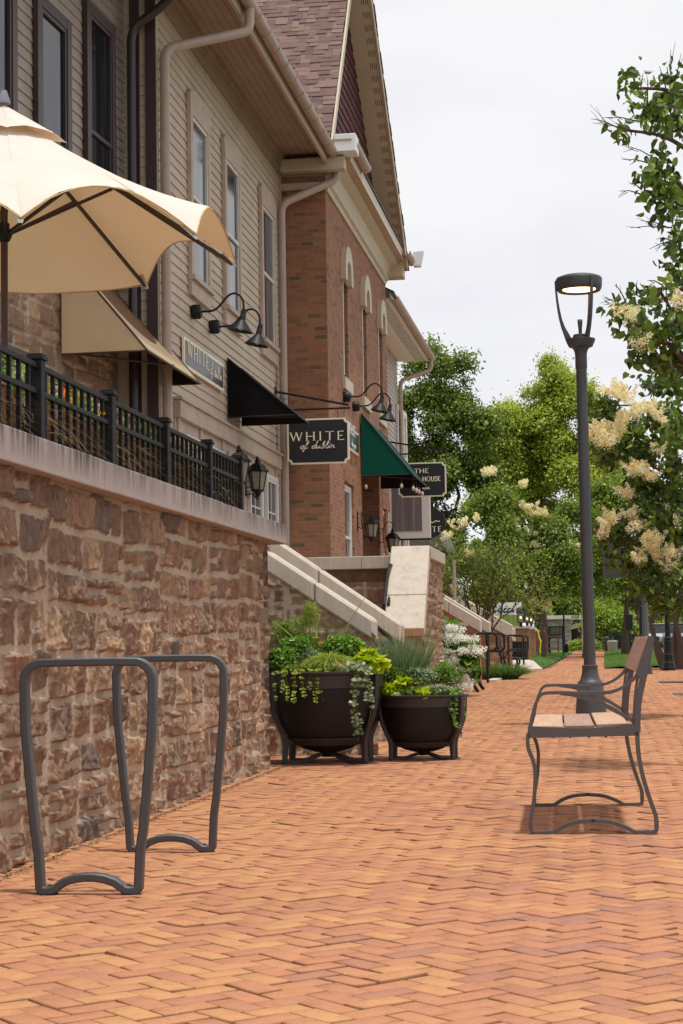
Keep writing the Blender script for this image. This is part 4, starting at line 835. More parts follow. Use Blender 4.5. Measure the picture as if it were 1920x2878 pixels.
# ================================================================ OFF-WHITE HOUSE BEYOND
WB = thing('white_clapboard_building', (-5, 39, 1.3), 'off white clapboard building with a perforated soffit just beyond the brick one', 'building')
XW = -4.86; YW = 42.9; xe2 = -4.12; ze2 = 7.86
laps(MB(), (XW, Y1, 0), (XW, YW, 0), (1, 0, 0), 1.2, ze2-.02, ex=.11).build('clapboard_wall', MAT['siding_white'], WB); MB().box((-9, Y1+.02, 1.2), (XW-.005, YW-.01, ze2)).build('wall_core', MAT['siding_white'], WB)
b = MB().box((XW-.1, Y1+.36, ze2-.01), (xe2, YW+.35, ze2+.03)); b.m = 1; y = Y1+.6
while y < YW+.2:
    for j in range(5): b.box((xe2-.30+j*.05, y, ze2-.014), (xe2-.28+j*.05, y+.10, ze2-.0095))
    y += .16
b.build('soffit', [MAT['sign_white'], MAT['glass_dark']], WB); MB().box((xe2, Y1+.4, ze2-.03), (xe2+.02, YW+.36, ze2+.15)).build('fascia', MAT['sign_white'], WB)
gutter(MB(), xe2+.10, Y1+.3, YW+.4, ze2+.06, .085).build('gutter', MAT['fascia'], WB, smooth=True)
MB().prism([(xe2+.1, Y1+.3, ze2+.16), (-9, Y1+.3, 10.6), (-9, Y1+.3, 10.5), (xe2+.1, Y1+.3, ze2+.12)], (0, YW-Y1, 0)).build('roof', MAT['brown'], WB)
downspout(xe2+.10, YW+.1, ze2, XW+.10, YW-.15, ze2-.55, 1.3, .05, parent=WB, mat=MAT['fascia'])
for pl, pr in ((1108, 1116), (1124, 1133)):
    ya, yb_ = at(pl, 1000, X=XW).y, at(pr, 1000, X=XW).y
    for (z0_, h_) in ((4.4, 2.3), (1.5, 2.2)): window(WB, wall_m(XW+.015, yb_, z0_), yb_-ya, h_, MAT['trim_white'], MAT['trim_white'], MAT['glass'], .12, 'flat', out=.055)
PB = thing('grey_porch', (-5, 50, 1.3), 'low grey brown porch roof and posts behind the hanging signs', 'porch')
p0, p1 = at(1100, 1395, Y=50), at(1255, 1545, Y=50)
MB().prism([(p0.x, 50, p1.z), (p1.x, 50, p1.z), (p1.x-.2, 50, p1.z+.5), (p1.x-1.0, 50, p0.z), (p0.x, 50, p0.z)], (0, 4, 0)).build('roof', simple('grey_brown_roof', g(98, 90, 86), .8, var=.08), PB)
for p_ in (1150, 1192, 1225): q = at(p_, 1600, Y=50.2); MB().box((q.x-.07, 50.15, 1.0), (q.x+.07, 50.3, p1.z)).build('post', MAT['siding_white'], PB)
MB().box((p0.x, 50.6, 1.0), (p1.x, 50.9, p1.z)).build('wall', simple('grey_brown_porch_wall', g(92, 84, 82), .85), PB)  # even grey brown wall colour
# ================================================================ AWNINGS
def awning(name, X, xo_, ya, yb_, zt_, zl, mat, frame_mat, label, cat='awning', up=.02):
    o = thing(name, (X, (ya+yb_)/2, zl), label, cat)
    T0, T1, L0, L1 = Vector((X+.01, ya, zt_)), Vector((X+.01, yb_, zt_)), Vector((xo_, ya, zl)), Vector((xo_, yb_, zl)); th = Vector((0, 0, -.012))
    n_ = 8; vs = []; k_ = 6
    for i in range(n_+1):
        for j in range(k_+1): p = (T0+(T1-T0)*i/n_)*(1-j/k_)+(L0+(L1-L0)*i/n_)*j/k_; s_ = -.018*math.sin(math.pi*j/k_)*math.sin(math.pi*i/n_); vs.append(p+Vector((s_, 0, s_)))
    b = MB(); b.add(vs, [(i*(k_+1)+j, i*(k_+1)+j+1, (i+1)*(k_+1)+j+1, (i+1)*(k_+1)+j) for i in range(n_) for j in range(k_)]); cl = b.build('canvas_top', mat, o, smooth=True)
    m = cl.modifiers.new('thickness', 'SOLIDIFY'); m.thickness = .006
    for (T_, L_) in ((T0, L0), (T1, L1)):
        W_ = Vector((X+.01, T_.y, zl-.005)); s = MB().prism([T_, L_, W_], (0, .006 if T_ is T0 else -.006, 0)); s.build('side_panel', mat, o); q_ = .008 if T_ is T0 else -.008; MB().add([T_+Vector((.01, q_, -.03)), L_+Vector((-.02, q_, 0)), W_+Vector((.01, q_, .004))], [(0, 1, 2)]).build('painted_side_shade', MAT['awn_shade'], o)  # dark triangle added inside each side panel as painted shade
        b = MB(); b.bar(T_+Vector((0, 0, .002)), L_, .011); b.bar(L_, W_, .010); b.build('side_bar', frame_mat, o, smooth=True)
    dz = Vector((0, 0, -.03)); MB().add([T0+dz+Vector((.02, .01, 0)), T1+dz+Vector((.02, -.01, 0)), L1+Vector((-.03, -.01, -.004)), L0+Vector((-.03, .01, -.004))], [(0, 1, 2, 3)]).build('painted_inner_shade', MAT['awn_shade_brown'] if 'beige' in name else MAT['awn_shade'], o)  # dark sheet added below the canvas, paints the shade of its underside
    MB().bar(L0, L1, .012).build('front_bar', frame_mat, o, smooth=True)
    b = MB(); b.bar((X+.03, ya+.03, zl+.02), (xo_-.02, (ya+yb_)/2, zl+.03), .012); b.build('cross_brace', frame_mat, o); return o
awning('beige_awning', -5.42, at(415, 983, Y=17.4).x, 17.4, at(563, 1078, X=at(415, 983, Y=17.4).x).y, at(140, 700, Y=17.4).z, at(415, 985, Y=17.4).z, MAT['awn_beige'], MAT['brown'], 'beige canvas awning on the stone base below the umbrella')
xo_ = at(832, 1169, Y=22.9).x; awning('black_awning', XT+.02, xo_, by(633, XT), at(867, 1190, X=xo_).y, at(633, 1007, X=XT).z, at(634, 1172, X=XT).z, MAT['awn_black'], MAT['black'], 'black canvas awning over the shop door on the tan clapboard')
yg = by(1007.5); xo_ = at(1159.5, 1335, Y=yg).x; awning('green_awning', XB+.02, xo_, yg, at(1201, 1368, X=xo_).y, at(1007, 1159, X=XB).z, at(1010, 1335, X=XB).z, MAT['awn_green'], MAT['black'], 'green canvas awning with bulbs hung below it on the red brick building')
zl_ = at(1010, 1335, X=XB).z
for i, (px, pyy, X_, lab) in enumerate(((1029, 1366, XB+.15, 'nearest the brick wall'), (1128.6, 1364, xo_-.16, 'at the middle of the awning edge'), (1161.6, 1371, xo_, 'first of the row along the awning front'), (1170, 1377, xo_, 'second of the row along the awning front'), (1178, 1381, xo_, 'third of the row along the awning front'), (1187, 1386, xo_, 'last of the row along the awning front'))):
    p = at(px, pyy, Y=yg+.03) if i < 2 else at(px, pyy, X=X_)
    o = thing('hanging_bulb', p, 'clear bulb hanging under the green awning, '+lab, 'bulb', 'bulbs hanging under the green awning')
    MB().lathe([(0, -.055), (.018, -.05), (.03, -.02), (.028, .0), (.014, .03), (.012, .04)], p, 10).build('globe', MAT['bulb'], o, smooth=True); b = MB().lathe([(.014, .035), (.014, .075), (.004, .08)], p, 8); b.bar(p+Vector((0, 0, .075)), (p.x, p.y, zl_), .004, seg=5); b.build('socket', MAT['black'], o)
# ================================================================ WALL LAMPS
def gooseneck(X, px, py, label):
    p = at(px, py, X=X); o = thing('gooseneck_lamp', p, label, 'wall lamp', 'black gooseneck lamps over the shop signs')
    b = MB().lathe([(0, 0), (.085, 0), (.09, .02), (.09, .09), (.075, .115), (.02, .13), (0, .13)], p, 18, axis=(1, 0, 0)); b.build('wall_plate', MAT['black'], o, smooth=True)
    pts = [(.12, 0), (.24, 0), (.30, .02), (.37, .09), (.43, .165), (.49, .205), (.55, .21), (.61, .17), (.64, .10), (.645, .0)]
    P3 = [p+Vector((a, 0, c_)) for a, c_ in pts]; sm_ = curve(P3, .05, 4); MB().tube(sm_, .0135, 9).build('arm', MAT['black'], o, smooth=True)
    c_ = p+Vector((.645, 0, -.02)); ax = Vector((-.20, -.02, -1)).normalized()
    sh = MB().lathe([(.0, -.03), (.026, -.03), (.03, -.01), (.034, .0), (.034, .05), (.038, .055), (.038, .10), (.045, .115), (.152, .235), (.157, .245), (.150, .243), (.04, .125), (0, .12)], c_, 24, axis=ax).build('shade', MAT['black'], o, smooth=True, ang=50)
    MB().lathe([(0, .235), (.02, .232), (.032, .2), (.026, .17), (.014, .15), (0, .13)], c_, 12, axis=ax).build('bulb', MAT['bulb'], sh, smooth=True); return o
gooseneck(XT+.02, 540, 877, 'black gooseneck lamp on the tan clapboard, the left one of the pair'); gooseneck(XT+.02, 592, 919, 'black gooseneck lamp on the tan clapboard, the right one of the pair')
gooseneck(XB, 966, 1116, 'black gooseneck lamp on the red brick wall, the left one of the pair'); gooseneck(XB, 992, 1142, 'black gooseneck lamp on the red brick wall, the right one of the pair')
def lantern(X, px, py, out_, label, hang, s=1.0):
    """px,py = centre of the glass; out_ = how far it stands from the wall"""
    c_ = at(px, py, X=X+out_); o = thing('wall_lantern', (X, c_.y, c_.z), label, 'wall lantern', 'black wall lanterns with glass panes')
    six = 6
    def L6(prof, nm, mat, par=o, sm=False): return MB().lathe([(r*s, z*s) for r, z in prof], c_, six, axis=(0, 0, 1)).build(nm, mat, par, smooth=sm)
    L6([(.145, .105), (.15, .12), (.118, .15), (.10, .185), (.062, .215), (.035, .225), (.03, .24), (.04, .25), (.022, .262), (.024, .285), (.006, .31), (0, .325)], 'roof', MAT['black'])
    L6([(.118, .105), (.076, -.12)], 'glass', MAT['lamp_glass']); cg = MB()
    for i in range(six):
        t_ = 2*math.pi*i/six; d = Vector((math.cos(t_), math.sin(t_), 0)); cg.bar(c_+d*.12*s+Vector((0, 0, .105*s)), c_+d*.078*s+Vector((0, 0, -.12*s)), .008*s, seg=5)
    cg.build('cage', MAT['black'], o)
    L6([(.08, -.12), (.086, -.128), (.084, -.14), (.05, -.155), (.03, -.19), (.036, -.2), (.012, -.215), (0, -.23)], 'base', MAT['black'])
    w0 = Vector((X, c_.y, c_.z)); b = MB().box((X, c_.y-.028*s, c_.z-.20*s+(.18*s if hang else 0)), (X+.018, c_.y+.028*s, c_.z+.14*s+(.20*s if hang else 0))); b.build('backplate', MAT['black'], o, bevel=.006)
    b = MB()
    if hang:
        top = Vector((c_.x, c_.y, c_.z+.32*s)); a = [w0+Vector((.02, 0, .06)), w0+Vector((out_*.35, 0, .02)), w0+Vector((out_*.25, 0, .3*s)), w0+Vector((out_*.7, 0, .45*s)), top+Vector((.03, 0, .06)), top]
        b.tube(curve(a, .08, 5), .008, 7)
        b.tube([w0+Vector((.03+.04*math.cos(t_), 0, .27*s+.04*math.sin(t_))) for t_ in [i*.5 for i in range(11)]], .006, 6)
    else:
        b.tube(curve([w0+Vector((.015, 0, -.17*s)), w0+Vector((out_*.6, 0, -.17*s)), Vector((c_.x, c_.y, c_.z-.26*s)), Vector((c_.x, c_.y, c_.z-.2*s))], .05, 5), .009, 7)
        b.tube([w0+Vector((.045+.035*math.cos(t_), 0, -.115*s+.035*math.sin(t_))) for t_ in [i*.5 for i in range(13)]], .006, 6); b.tube([w0+Vector((.035+.022*math.cos(t_), 0, -.20*s+.022*math.sin(t_))) for t_ in [i*.5 for i in range(13)]], .005, 6)
    b.build('scroll_arm', MAT['black'], o, smooth=True)
lantern(XT+.06, 672, 1325, .17, 'black wall lantern partly hidden behind the last railing post', False, 1.12); lantern(XT+.06, 724, 1350, .17, 'black wall lantern on a scroll arm right of the last railing post', False, 1.08)
lantern(XB, 1045, 1490, .25, 'dark wall lantern hanging from a hooked arm left of the doorway', True, .95); lantern(XB, 1104, 1530, .26, 'black wall lantern hanging from a hooked arm right of the doorway', True, 1.0)
# ================================================================ SIGNS
def notched(x0, x1, z0, z1, r, Y, n_=5):
    pts = []
    for (cx, cz, a0) in ((x0, z0, 90), (x1, z0, 180), (x1, z1, 270), (x0, z1, 0)):
        for i in range(n_+1):
            a = R(a0-90*i/n_); pts.append((cx+r*math.cos(a), Y, cz+r*math.sin(a)))
    return pts
def hanging_sign(Y, xl, xr, zb, zt_, label, bar_top, bar_wall, Xw, lines, group='black hanging shop signs with cream borders'):
    o = thing('hanging_sign', ((xl+xr)/2, Y, zt_), label, 'shop sign', group); r_ = .055
    MB().prism(notched(xl, xr, zb, zt_, r_, Y), (0, .05, 0)).build('border', MAT['sign_cream'], o); m_ = .024
    MB().prism(notched(xl+m_, xr-m_, zb+m_, zt_-m_, r_, Y-.004), (0, .058, 0)).build('board', MAT['sign_black'], o)
    for (nm, txt, x, z, h, kw) in lines: lettering(nm, txt, (x, Y-.005, z), (1, 0, 0), (0, 0, 1), h, MAT['gold'], o, **kw)
    zbar = bar_top; hk = MB()
    for f_ in (.13, .82):
        x = xl+(xr-xl)*f_
        for i in range(4):
            z = zt_+(zbar-zt_)*(i+.5)/4; rr = abs(zbar-zt_)/8*1.15; hk.tube([(x+(rr*.55*math.cos(t_) if i % 2 == 0 else 0), Y+.025+(rr*.55*math.cos(t_) if i % 2 else 0), z+rr*math.sin(t_)) for t_ in [2*math.pi*j/8 for j in range(8)]], .004, 5, closed=True)
    hk.build('chain', MAT['black'], o)
    br = thing('sign_bracket', (Xw, Y, zbar), label.replace('hanging sign', 'bracket bars above the sign'), 'sign bracket', 'black iron sign brackets')
    zt2 = bar_wall; b = MB(); yc = Y+.025
    MB().box((Xw, yc-.02, zbar-.05), (Xw+.015, yc+.02, zt2+.08)).build('wall_plate', MAT['black'], br)
    MB().box((Xw, yc-.012, zbar-.014), (xr+.02, yc+.012, zbar+.014)).build('lower_bar', MAT['black'], br)
    MB().prism([(Xw, yc-.012, zt2-.016), (xr, yc-.012, zbar+.03), (xr, yc-.012, zbar+.062), (Xw, yc-.012, zt2+.016)], (0, .024, 0)).build('upper_bar', MAT['black'], br)
    b = MB()
    for i, (cx, rr) in enumerate(((.08, .055), (.17, .05), (.30, .035), (.46, .028))): b.tube([(Xw+cx+rr*math.cos(t_), yc, (zbar+zt2)/2-.02*i+rr*math.sin(t_)) for t_ in [j*.45 for j in range(11)]], .004, 5)
    b.build('scrolls', MAT['black'], br); return o
YS = 26.5; p0, p1 = at(809, 1306, Y=YS), at(980, 1173, Y=YS)
hw = at(817, 1240, Y=YS); he = at(969, 1240, Y=YS); h2 = at(843, 1262, Y=YS); e2 = at(941, 1262, Y=YS)
hanging_sign(YS, p0.x, p1.x, p0.z, p1.z, 'black hanging sign reading WHITE of dublin in cream letters', at(978, 1146, Y=YS).z, at(776, 1100, Y=YS).z, XT+.02,
   [('white_lettering', 'WHITE', hw.x, hw.z, .128, dict(gap=.34, weight=.15, width=he.x-hw.x)), ('script_lettering', 'of dublin', h2.x, h2.z, .115, dict(gap=.0, weight=.17, shear=.25, serif=False, width=e2.x-h2.x))])
YS = 34.6; p0, p1 = at(1121, 1398, Y=YS), at(1253, 1298, Y=YS); a1 = at(1165, 1330, Y=YS); a2 = at(1205.5, 1330, Y=YS); c1 = at(1133, 1354, Y=YS); c2 = at(1239, 1354, Y=YS); d1 = at(1158, 1376, Y=YS); d2 = at(1208, 1376, Y=YS)
hanging_sign(YS, p0.x, p1.x, p0.z, p1.z, 'black hanging sign reading THE and HOUSE day spa behind the green awning', at(1100, 1277, Y=YS).z, at(1100, 1240, Y=YS).z, XB+.02,
   [('upper_lettering', 'THE', a1.x, a1.z, .085, dict(gap=.2, weight=.2, width=a2.x-a1.x)), ('house_lettering', 'HOUSE', at(1188, 1354, Y=YS).x, c1.z, .085, dict(gap=.18, weight=.22, width=c2.x-at(1188, 1354, Y=YS).x)), ('script_lettering', 'day spa', d1.x, d1.z, .09, dict(gap=.02, weight=.2, shear=.2, serif=False, width=d2.x-d1.x))])
# flat sign on the clapboard
XS = XT+.03; A_ = at(511, 943, X=XS); B_ = at(622, 1026, X=XS); zlo = at(622, 1101, X=XS).z
o = thing('wall_sign', (XS, (A_.y+B_.y)/2, A_.z), 'slate blue flat sign with faint WHITE of dublin letters on the tan clapboard', 'shop sign')
zs0 = zlo; zs1 = (A_.z+B_.z)/2
MB().box((XS, A_.y, zs0), (XS+.03, B_.y, zs1)).build('border', MAT['sign_cream'], o); MB().box((XS+.004, A_.y+.05, zs0+.04), (XS+.036, B_.y-.05, zs1-.04)).build('board', MAT['slate'], o)
hh = zs1-zs0; ln = B_.y-A_.y; lettering('white_lettering', 'WHITE', (XS+.037, A_.y+.14, zs0+hh*.40), (0, 1, 0), (0, 0, 1), .19, MAT['gold'], o, gap=.35, weight=.13, width=ln*.52)
lettering('script_lettering', 'of dublin', (XS+.037, A_.y+ln*.62, zs0+hh*.32), (0, 1, 0), (0, 0, 1), .17, MAT['gold'], o, gap=0, weight=.13, serif=False, width=ln*.32)
A_ = at(979, 1196, X=XB+.03); B_ = at(1008, 1230, X=XB+.03); z0_ = at(1006, 1280, X=XB+.03).z; z1_ = A_.z
o = thing('green_wall_sign', (XB+.02, A_.y, z0_), 'dark green flat wall sign with white letters beside the green awning', 'shop sign')
MB().box((XB+.001, A_.y-.25, z0_), (XB+.03, B_.y-.02, z1_)).build('border', MAT['sign_cream'], o); MB().box((XB+.004, A_.y-.2, z0_+.04), (XB+.036, B_.y-.05, z1_-.04)).build('board', MAT['sign_green'], o)
lettering('lettering', 'HOUSE', (XB+.037, A_.y-.1, z0_+.28), (0, 1, 0), (0, 0, 1), .17, MAT['sign_white'], o, gap=.12, weight=.16, width=.95); lettering('small_lettering', 'day spa', (XB+.037, A_.y+.35, z0_+.08), (0, 1, 0), (0, 0, 1), .13, MAT['sign_white'], o, gap=.03, weight=.14, serif=False, width=.5)
# white framed grey panel and oval sign
YP = 36.2; p0, p1 = at(1096, 1515, Y=YP), at(1207, 1330, Y=YP)
o = thing('framed_panel_sign', ((p0.x+p1.x)/2, YP, p0.z), 'plain grey panel in a white frame hanging below the day spa sign', 'panel')
MB().box((p0.x, YP, p0.z), (p1.x, YP+.12, p1.z)).build('frame', MAT['trim_white'], o, bevel=.01); kq = M('brushed_grey_panel', .35, .3); kq.col(kq.ramp(kq.noise(3, 4, .6, kq.map((6, 1, .15))), [(.3, g(92, 84, 84)), (.55, g(122, 112, 112)), (.75, g(166, 156, 156))]))
MB().box((p0.x+.05, YP-.004, p0.z+.15), (p1.x-.17, YP+.05, p1.z-.05)).build('panel', kq.m, o); MB().box((p0.x, YP+.02, p0.z-.03), (p1.x+.01, YP+.1, p0.z-.002)).build('bottom_rail', MAT['black'], o)
MB().box((XW, YP+.03, p1.z-.02), (p1.x, YP+.06, p1.z+.02)).build('bracket', MAT['black'], o)
YO = 38.0; cx_, cz_ = at(1199, 1469, Y=YO).x, at(1199, 1469, Y=YO).z; rx = at(1253, 1469, Y=YO).x-cx_; rz = at(1199, 1424, Y=YO).z-cz_
o = thing('oval_sign', (cx_, YO, cz_), 'black oval hanging sign with gold letters behind the white framed panel', 'shop sign'); MB().prism([(cx_+rx*math.cos(2*math.pi*i/40), YO, cz_+rz*math.sin(2*math.pi*i/40)) for i in range(40)], (0, .05, 0)).build('board', MAT['sign_black'], o)
q = at(1216, 1495, Y=YO-.006); lettering('lettering', 'TE', (q.x, q.y, q.z), (1, 0, 0), (0, 0, 1), .115, MAT['gold'], o, gap=.45, weight=.16, width=at(1241, 1495, Y=YO).x-q.x)
q = at(1211, 1470, Y=YO-.006); lettering('flourish', '~', (q.x, q.y, q.z), (1, 0, 0), (0, 0, 1), .13, MAT['gold'], o, weight=.22, serif=False, width=at(1238, 1470, Y=YO).x-q.x)
b = MB().tube([(cx_+(rx+.1)*math.cos(t_), YO+.03, cz_+(rz+.12)*math.sin(t_)) for t_ in [math.pi/2-i*.15 for i in range(12)]], .012, 6); b.bar((XW, YO+.03, cz_+rz+.12), (cx_, YO+.03, cz_+rz+.12), .014); b.build('bracket', MAT['black'], o)
# ================================================================ UMBRELLA
UC = at(12, 700, Y=10.55); ux, uy = UC.x, 10.55; zr = at(668, 730, Y=11.03).z; zpk = at(12, 318, Y=10.55).z; RU = 1.47
UM = thing('patio_umbrella', (ux, uy, 1.36), 'large open ivory canvas patio umbrella with dark brown ribs over the terrace', 'umbrella')
tips = []; N8 = 8; a0 = R(5)
def tipv(k_): a = R(22.5)+k_*math.pi/4; return Vector((ux+RU*math.sin(a), uy-RU*math.cos(a), zr+.062*(-RU*math.cos(a)-.5)))
pk = Vector((ux, uy, zpk))
def canopy(inner, outer, cut, zoff=0, name='canopy', drop=.0):
    """panels between ribs, sagging between them and scalloped at the hem"""
    n_ = 14; m_ = 12; b = MB()
    for k_ in range(N8):
        A, B = tipv(k_), tipv((k_+1) % N8); vs = []; cc = cut[k_]
        for i in range(n_+1):
            t_ = i/n_; sc = 4*t_*(1-t_); e = A*(1-t_)+B*t_
            for j in range(m_+1):
                f_ = inner+(outer-inner)*j/m_; ff = f_*(1-cc*sc*(f_/outer)**3)
                p = pk+(e-pk)*ff; p = p+Vector((0, 0, zoff+.02*math.sin(math.pi*min(1, f_))+(lift[k_]*(f_/outer)**2.2*sc if outer > .5 else .03*f_*sc)-.02*math.sin(math.pi*min(1, f_/outer))*sc))
                p.z += .006*math.sin(k_*3+t_*14+f_*5)*f_
                vs.append(p)
        b.add(vs, [(i*(m_+1)+j, i*(m_+1)+j+1, (i+1)*(m_+1)+j+1, (i+1)*(m_+1)+j) for i in range(n_) for j in range(m_)])
    o = b.build(name, MAT['canvas'], UM, smooth=True, ang=60); return o
cuts = [.04, .02, .06, .0, .0, .05, .05, .04]
lift = [.20, .23, .16, -.03, -.03, .05, .12, .19]
cano = canopy(.12, 1.0, cuts)
vent = canopy(.0, .27, [.10]*8, .055, 'vent_cap')
b = MB()
for k_ in range(N8):
    A, B = tipv(k_), tipv((k_+1) % N8); pts = []
    for i in range(13):
        t_ = i/12; sc = 4*t_*(1-t_); e = A*(1-t_)+B*t_; ff = 1-cuts[k_]*sc; p = pk+(e-pk)*ff+Vector((0, 0, lift[k_]*sc-.004)); pts.append(p)
    b.tube(pts, .0045, 5)
b.build('hem', simple('hem_binding', g(196, 166, 124), .9), cano)
hub = Vector((ux, uy, at(15, 655, Y=uy).z))
for k_ in range(N8):
    T = tipv(k_); d = (T-pk); a = pk+d*.06+Vector((0, 0, -.035)); e = pk+d*.985+Vector((0, 0, -.028)); side = d.cross(Vector((0, 0, 1))).normalized()
    MB().sweep([a, pk+d*.5+Vector((0, 0, -.022)), e], [(-.007, -.012), (.007, -.012), (.007, .012), (-.007, .012)], up=(0, 0, 1)).build('rib', MAT['brown'], UM)
    mid = pk+d*.46+Vector((0, 0, -.04)); MB().sweep([hub+Vector((d.x, d.y, 0)).normalized()*.04, mid], [(-.008, -.010), (.008, -.010), (.008, .010), (-.008, .010)], up=(0, 0, 1)).build('stretcher', MAT['brown'], UM)
    q = MB(); q.prism([T-d*.06-side*.035+Vector((0, 0, -.008)), T-d*.06+side*.035+Vector((0, 0, -.008)), T+side*.012+Vector((0, 0, -.034)), T-side*.012+Vector((0, 0, -.034))], (0, 0, .012)); q.build('tip_pocket', MAT['canvas'], UM)
MB().lathe([(.021, -.06), (.034, -.05), (.05, -.015), (.05, .015), (.034, .03), (.034, .06), (.021, .07)], hub, 18).build('hub', MAT['black'], UM, smooth=True)
k = wood('dark_umbrella_pole', g(66, 46, 38), g(84, 58, 48), (1, 1, .05)); MB().bar((ux, uy, 1.36), (ux, uy, zpk-.02), .0225, seg=18).build('pole', k, UM, smooth=True)
MB().lathe([(.0, .0), (.04, .0), (.038, .02), (.026, .06), (.018, .085), (0, .09)], pk+Vector((0, 0, .06)), 16).build('finial', simple('grey_plastic_finial', g(120, 120, 128), .4), UM, smooth=True)
MB().lathe([(.0, .0), (.26, .0), (.26, .03), (.06, .08), (.03, .2), (0, .2)], (ux, uy, 1.36), 24).build('base', MAT['black'], UM, smooth=True)
# ================================================================ BIKE RACKS
def bike_rack(cx, cy, label, rz=0.0):
    o = thing('bike_rack', (cx, cy, 0), label, 'bike rack', 'grey looped steel bike racks')
    half = [(0, .068), (.05, .066), (.095, .055), (.125, .034), (.14, .019), (.193, .019)]
    pts = [(-.02, .069), (0.02, .069), (.06, .064), (.10, .050), (.128, .030), (.142, .020), (.168, .018)]
    # lower corner, splayed leg, shoulder, top corner
    pts += [(.185, .020), (.192, .028), (.193, .045), (.199, .16), (.206, .215), (.2115, .245), (.243, .565), (.2485, .63), (.252, .74), (.2525, .82)]
    cxx, czz, rr = .183, .823, .0695
    pts += [(cxx+rr*math.cos(R(a)), czz+rr*math.sin(R(a))) for a in (12, 30, 48, 66, 82)]+[(.10, .8935)]
    full = [Vector((x, 0, z)) for x, z in pts if x >= 0.0]; left = [Vector((-v.x, 0, v.z)) for v in full[::-1]]; path = full+left; path = [p for i, p in enumerate(path) if i == 0 or (p-path[i-1]).length > .004]
    hw_, hd = .0165, .025; c_ = .006; sect = [(-hd+c_, -hw_), (hd-c_, -hw_), (hd, -hw_+c_), (hd, hw_-c_), (hd-c_, hw_), (-hd+c_, hw_), (-hd, hw_-c_), (-hd, -hw_+c_)]
    b = MB(); n_ = len(path); vs = []; ks = len(sect)
    for i, p in enumerate(path):
        e1 = (p-path[i-1]).normalized(); e2 = (path[(i+1) % n_]-p).normalized(); t_ = (e1+e2).normalized(); nn = Vector((-t_.z, 0, t_.x)); c2 = max(.6, math.sqrt((1+e1.dot(e2))/2))
        for (dep, w_) in sect: vs.append(p+nn*w_/c2+Vector((0, dep, 0)))
    b.add(vs, [(i*ks+j, i*ks+(j+1) % ks, ((i+1) % n_)*ks+(j+1) % ks, ((i+1) % n_)*ks+j) for i in range(n_) for j in range(ks)])
    b.build('loop', MAT['gunmetal'], o, smooth=True, ang=28, local=True)
    for sx in (-1, 1):
        MB().box((sx*.150-.022, -.03, 0), (sx*.150+.022, .03, .006)).build('foot_pad', MAT['black'], o, local=True); MB().lathe([(0, 0), (.008, 0), (.008, .005), (0, .007)], (sx*.155, 0, .0365), 10).build('bolt', MAT['bench_metal'], o, smooth=True, local=True)
    return o
q = at(252, 2516, Z=0); r1 = bike_rack(q.x, q.y, 'grey steel loop bike rack standing nearest the camera', 0); r1.rotation_euler.z = R(3)
q = at(482, 2397, Z=0); r2 = copy_tree(r1); r2.location = (q.x, q.y, 0); r2['label'] = 'grey steel loop bike rack standing farther back, partly behind the first'
# ================================================================ BENCH
BN = thing('park_bench', (at(1668, 2345, Z=0).x, 8.86, 0), 'grey metal framed bench with wooden slats seen from its end', 'bench', rz=R(1.5))
def bz(zx, zy): return (((zx-805)*.000590), (1800-zy)*.000588)
def strip2d(b, pts, wds, y0, y1):
    """flat cast bar following pts in the end-frame plane"""
    P2 = [Vector((p[0], 0, p[1])) for p in pts]; n_ = len(P2); Lf = []; Rt = []
    for i, p in enumerate(P2):
        e1 = (p-P2[max(i-1, 0)]); e2 = (P2[min(i+1, n_-1)]-p); t_ = (e1.normalized()+e2.normalized()) if e1.length and e2.length else (e1+e2); t_.normalize(); nn = Vector((-t_.z, 0, t_.x)); w_ = (wds if not hasattr(wds, '__len__') else wds[i])/2; Lf.append(p+nn*w_); Rt.append(p-nn*w_)
    vs = []
    for i in range(n_): vs += [Lf[i]+Vector((0, y0, 0)), Rt[i]+Vector((0, y0, 0)), Rt[i]+Vector((0, y1, 0)), Lf[i]+Vector((0, y1, 0))]
    fs = [(4*i+j, 4*i+(j+1) % 4, 4*i+4+(j+1) % 4, 4*i+4+j) for i in range(n_-1) for j in range(4)]+[(3, 2, 1, 0), tuple(4*(n_-1)+j for j in range(4))]
    b.add(vs, fs)
def spl(pts, n_=6):
    P_ = [Vector((p[0], p[1], 0)) for p in pts]; o = []
    for i in range(len(P_)-1):
        p0_, p1_, p2_, p3_ = P_[max(i-1, 0)], P_[i], P_[i+1], P_[min(i+2, len(P_)-1)]
        for j in range(n_):
            t_ = j/n_; v = .5*((2*p1_)+(-p0_+p2_)*t_+(2*p0_-5*p1_+4*p2_-p3_)*t_*t_+(-p0_+3*p1_-3*p2_+p3_)*t_**3); o.append((v.x, v.y))
    o.append((P_[-1].x, P_[-1].y)); return o
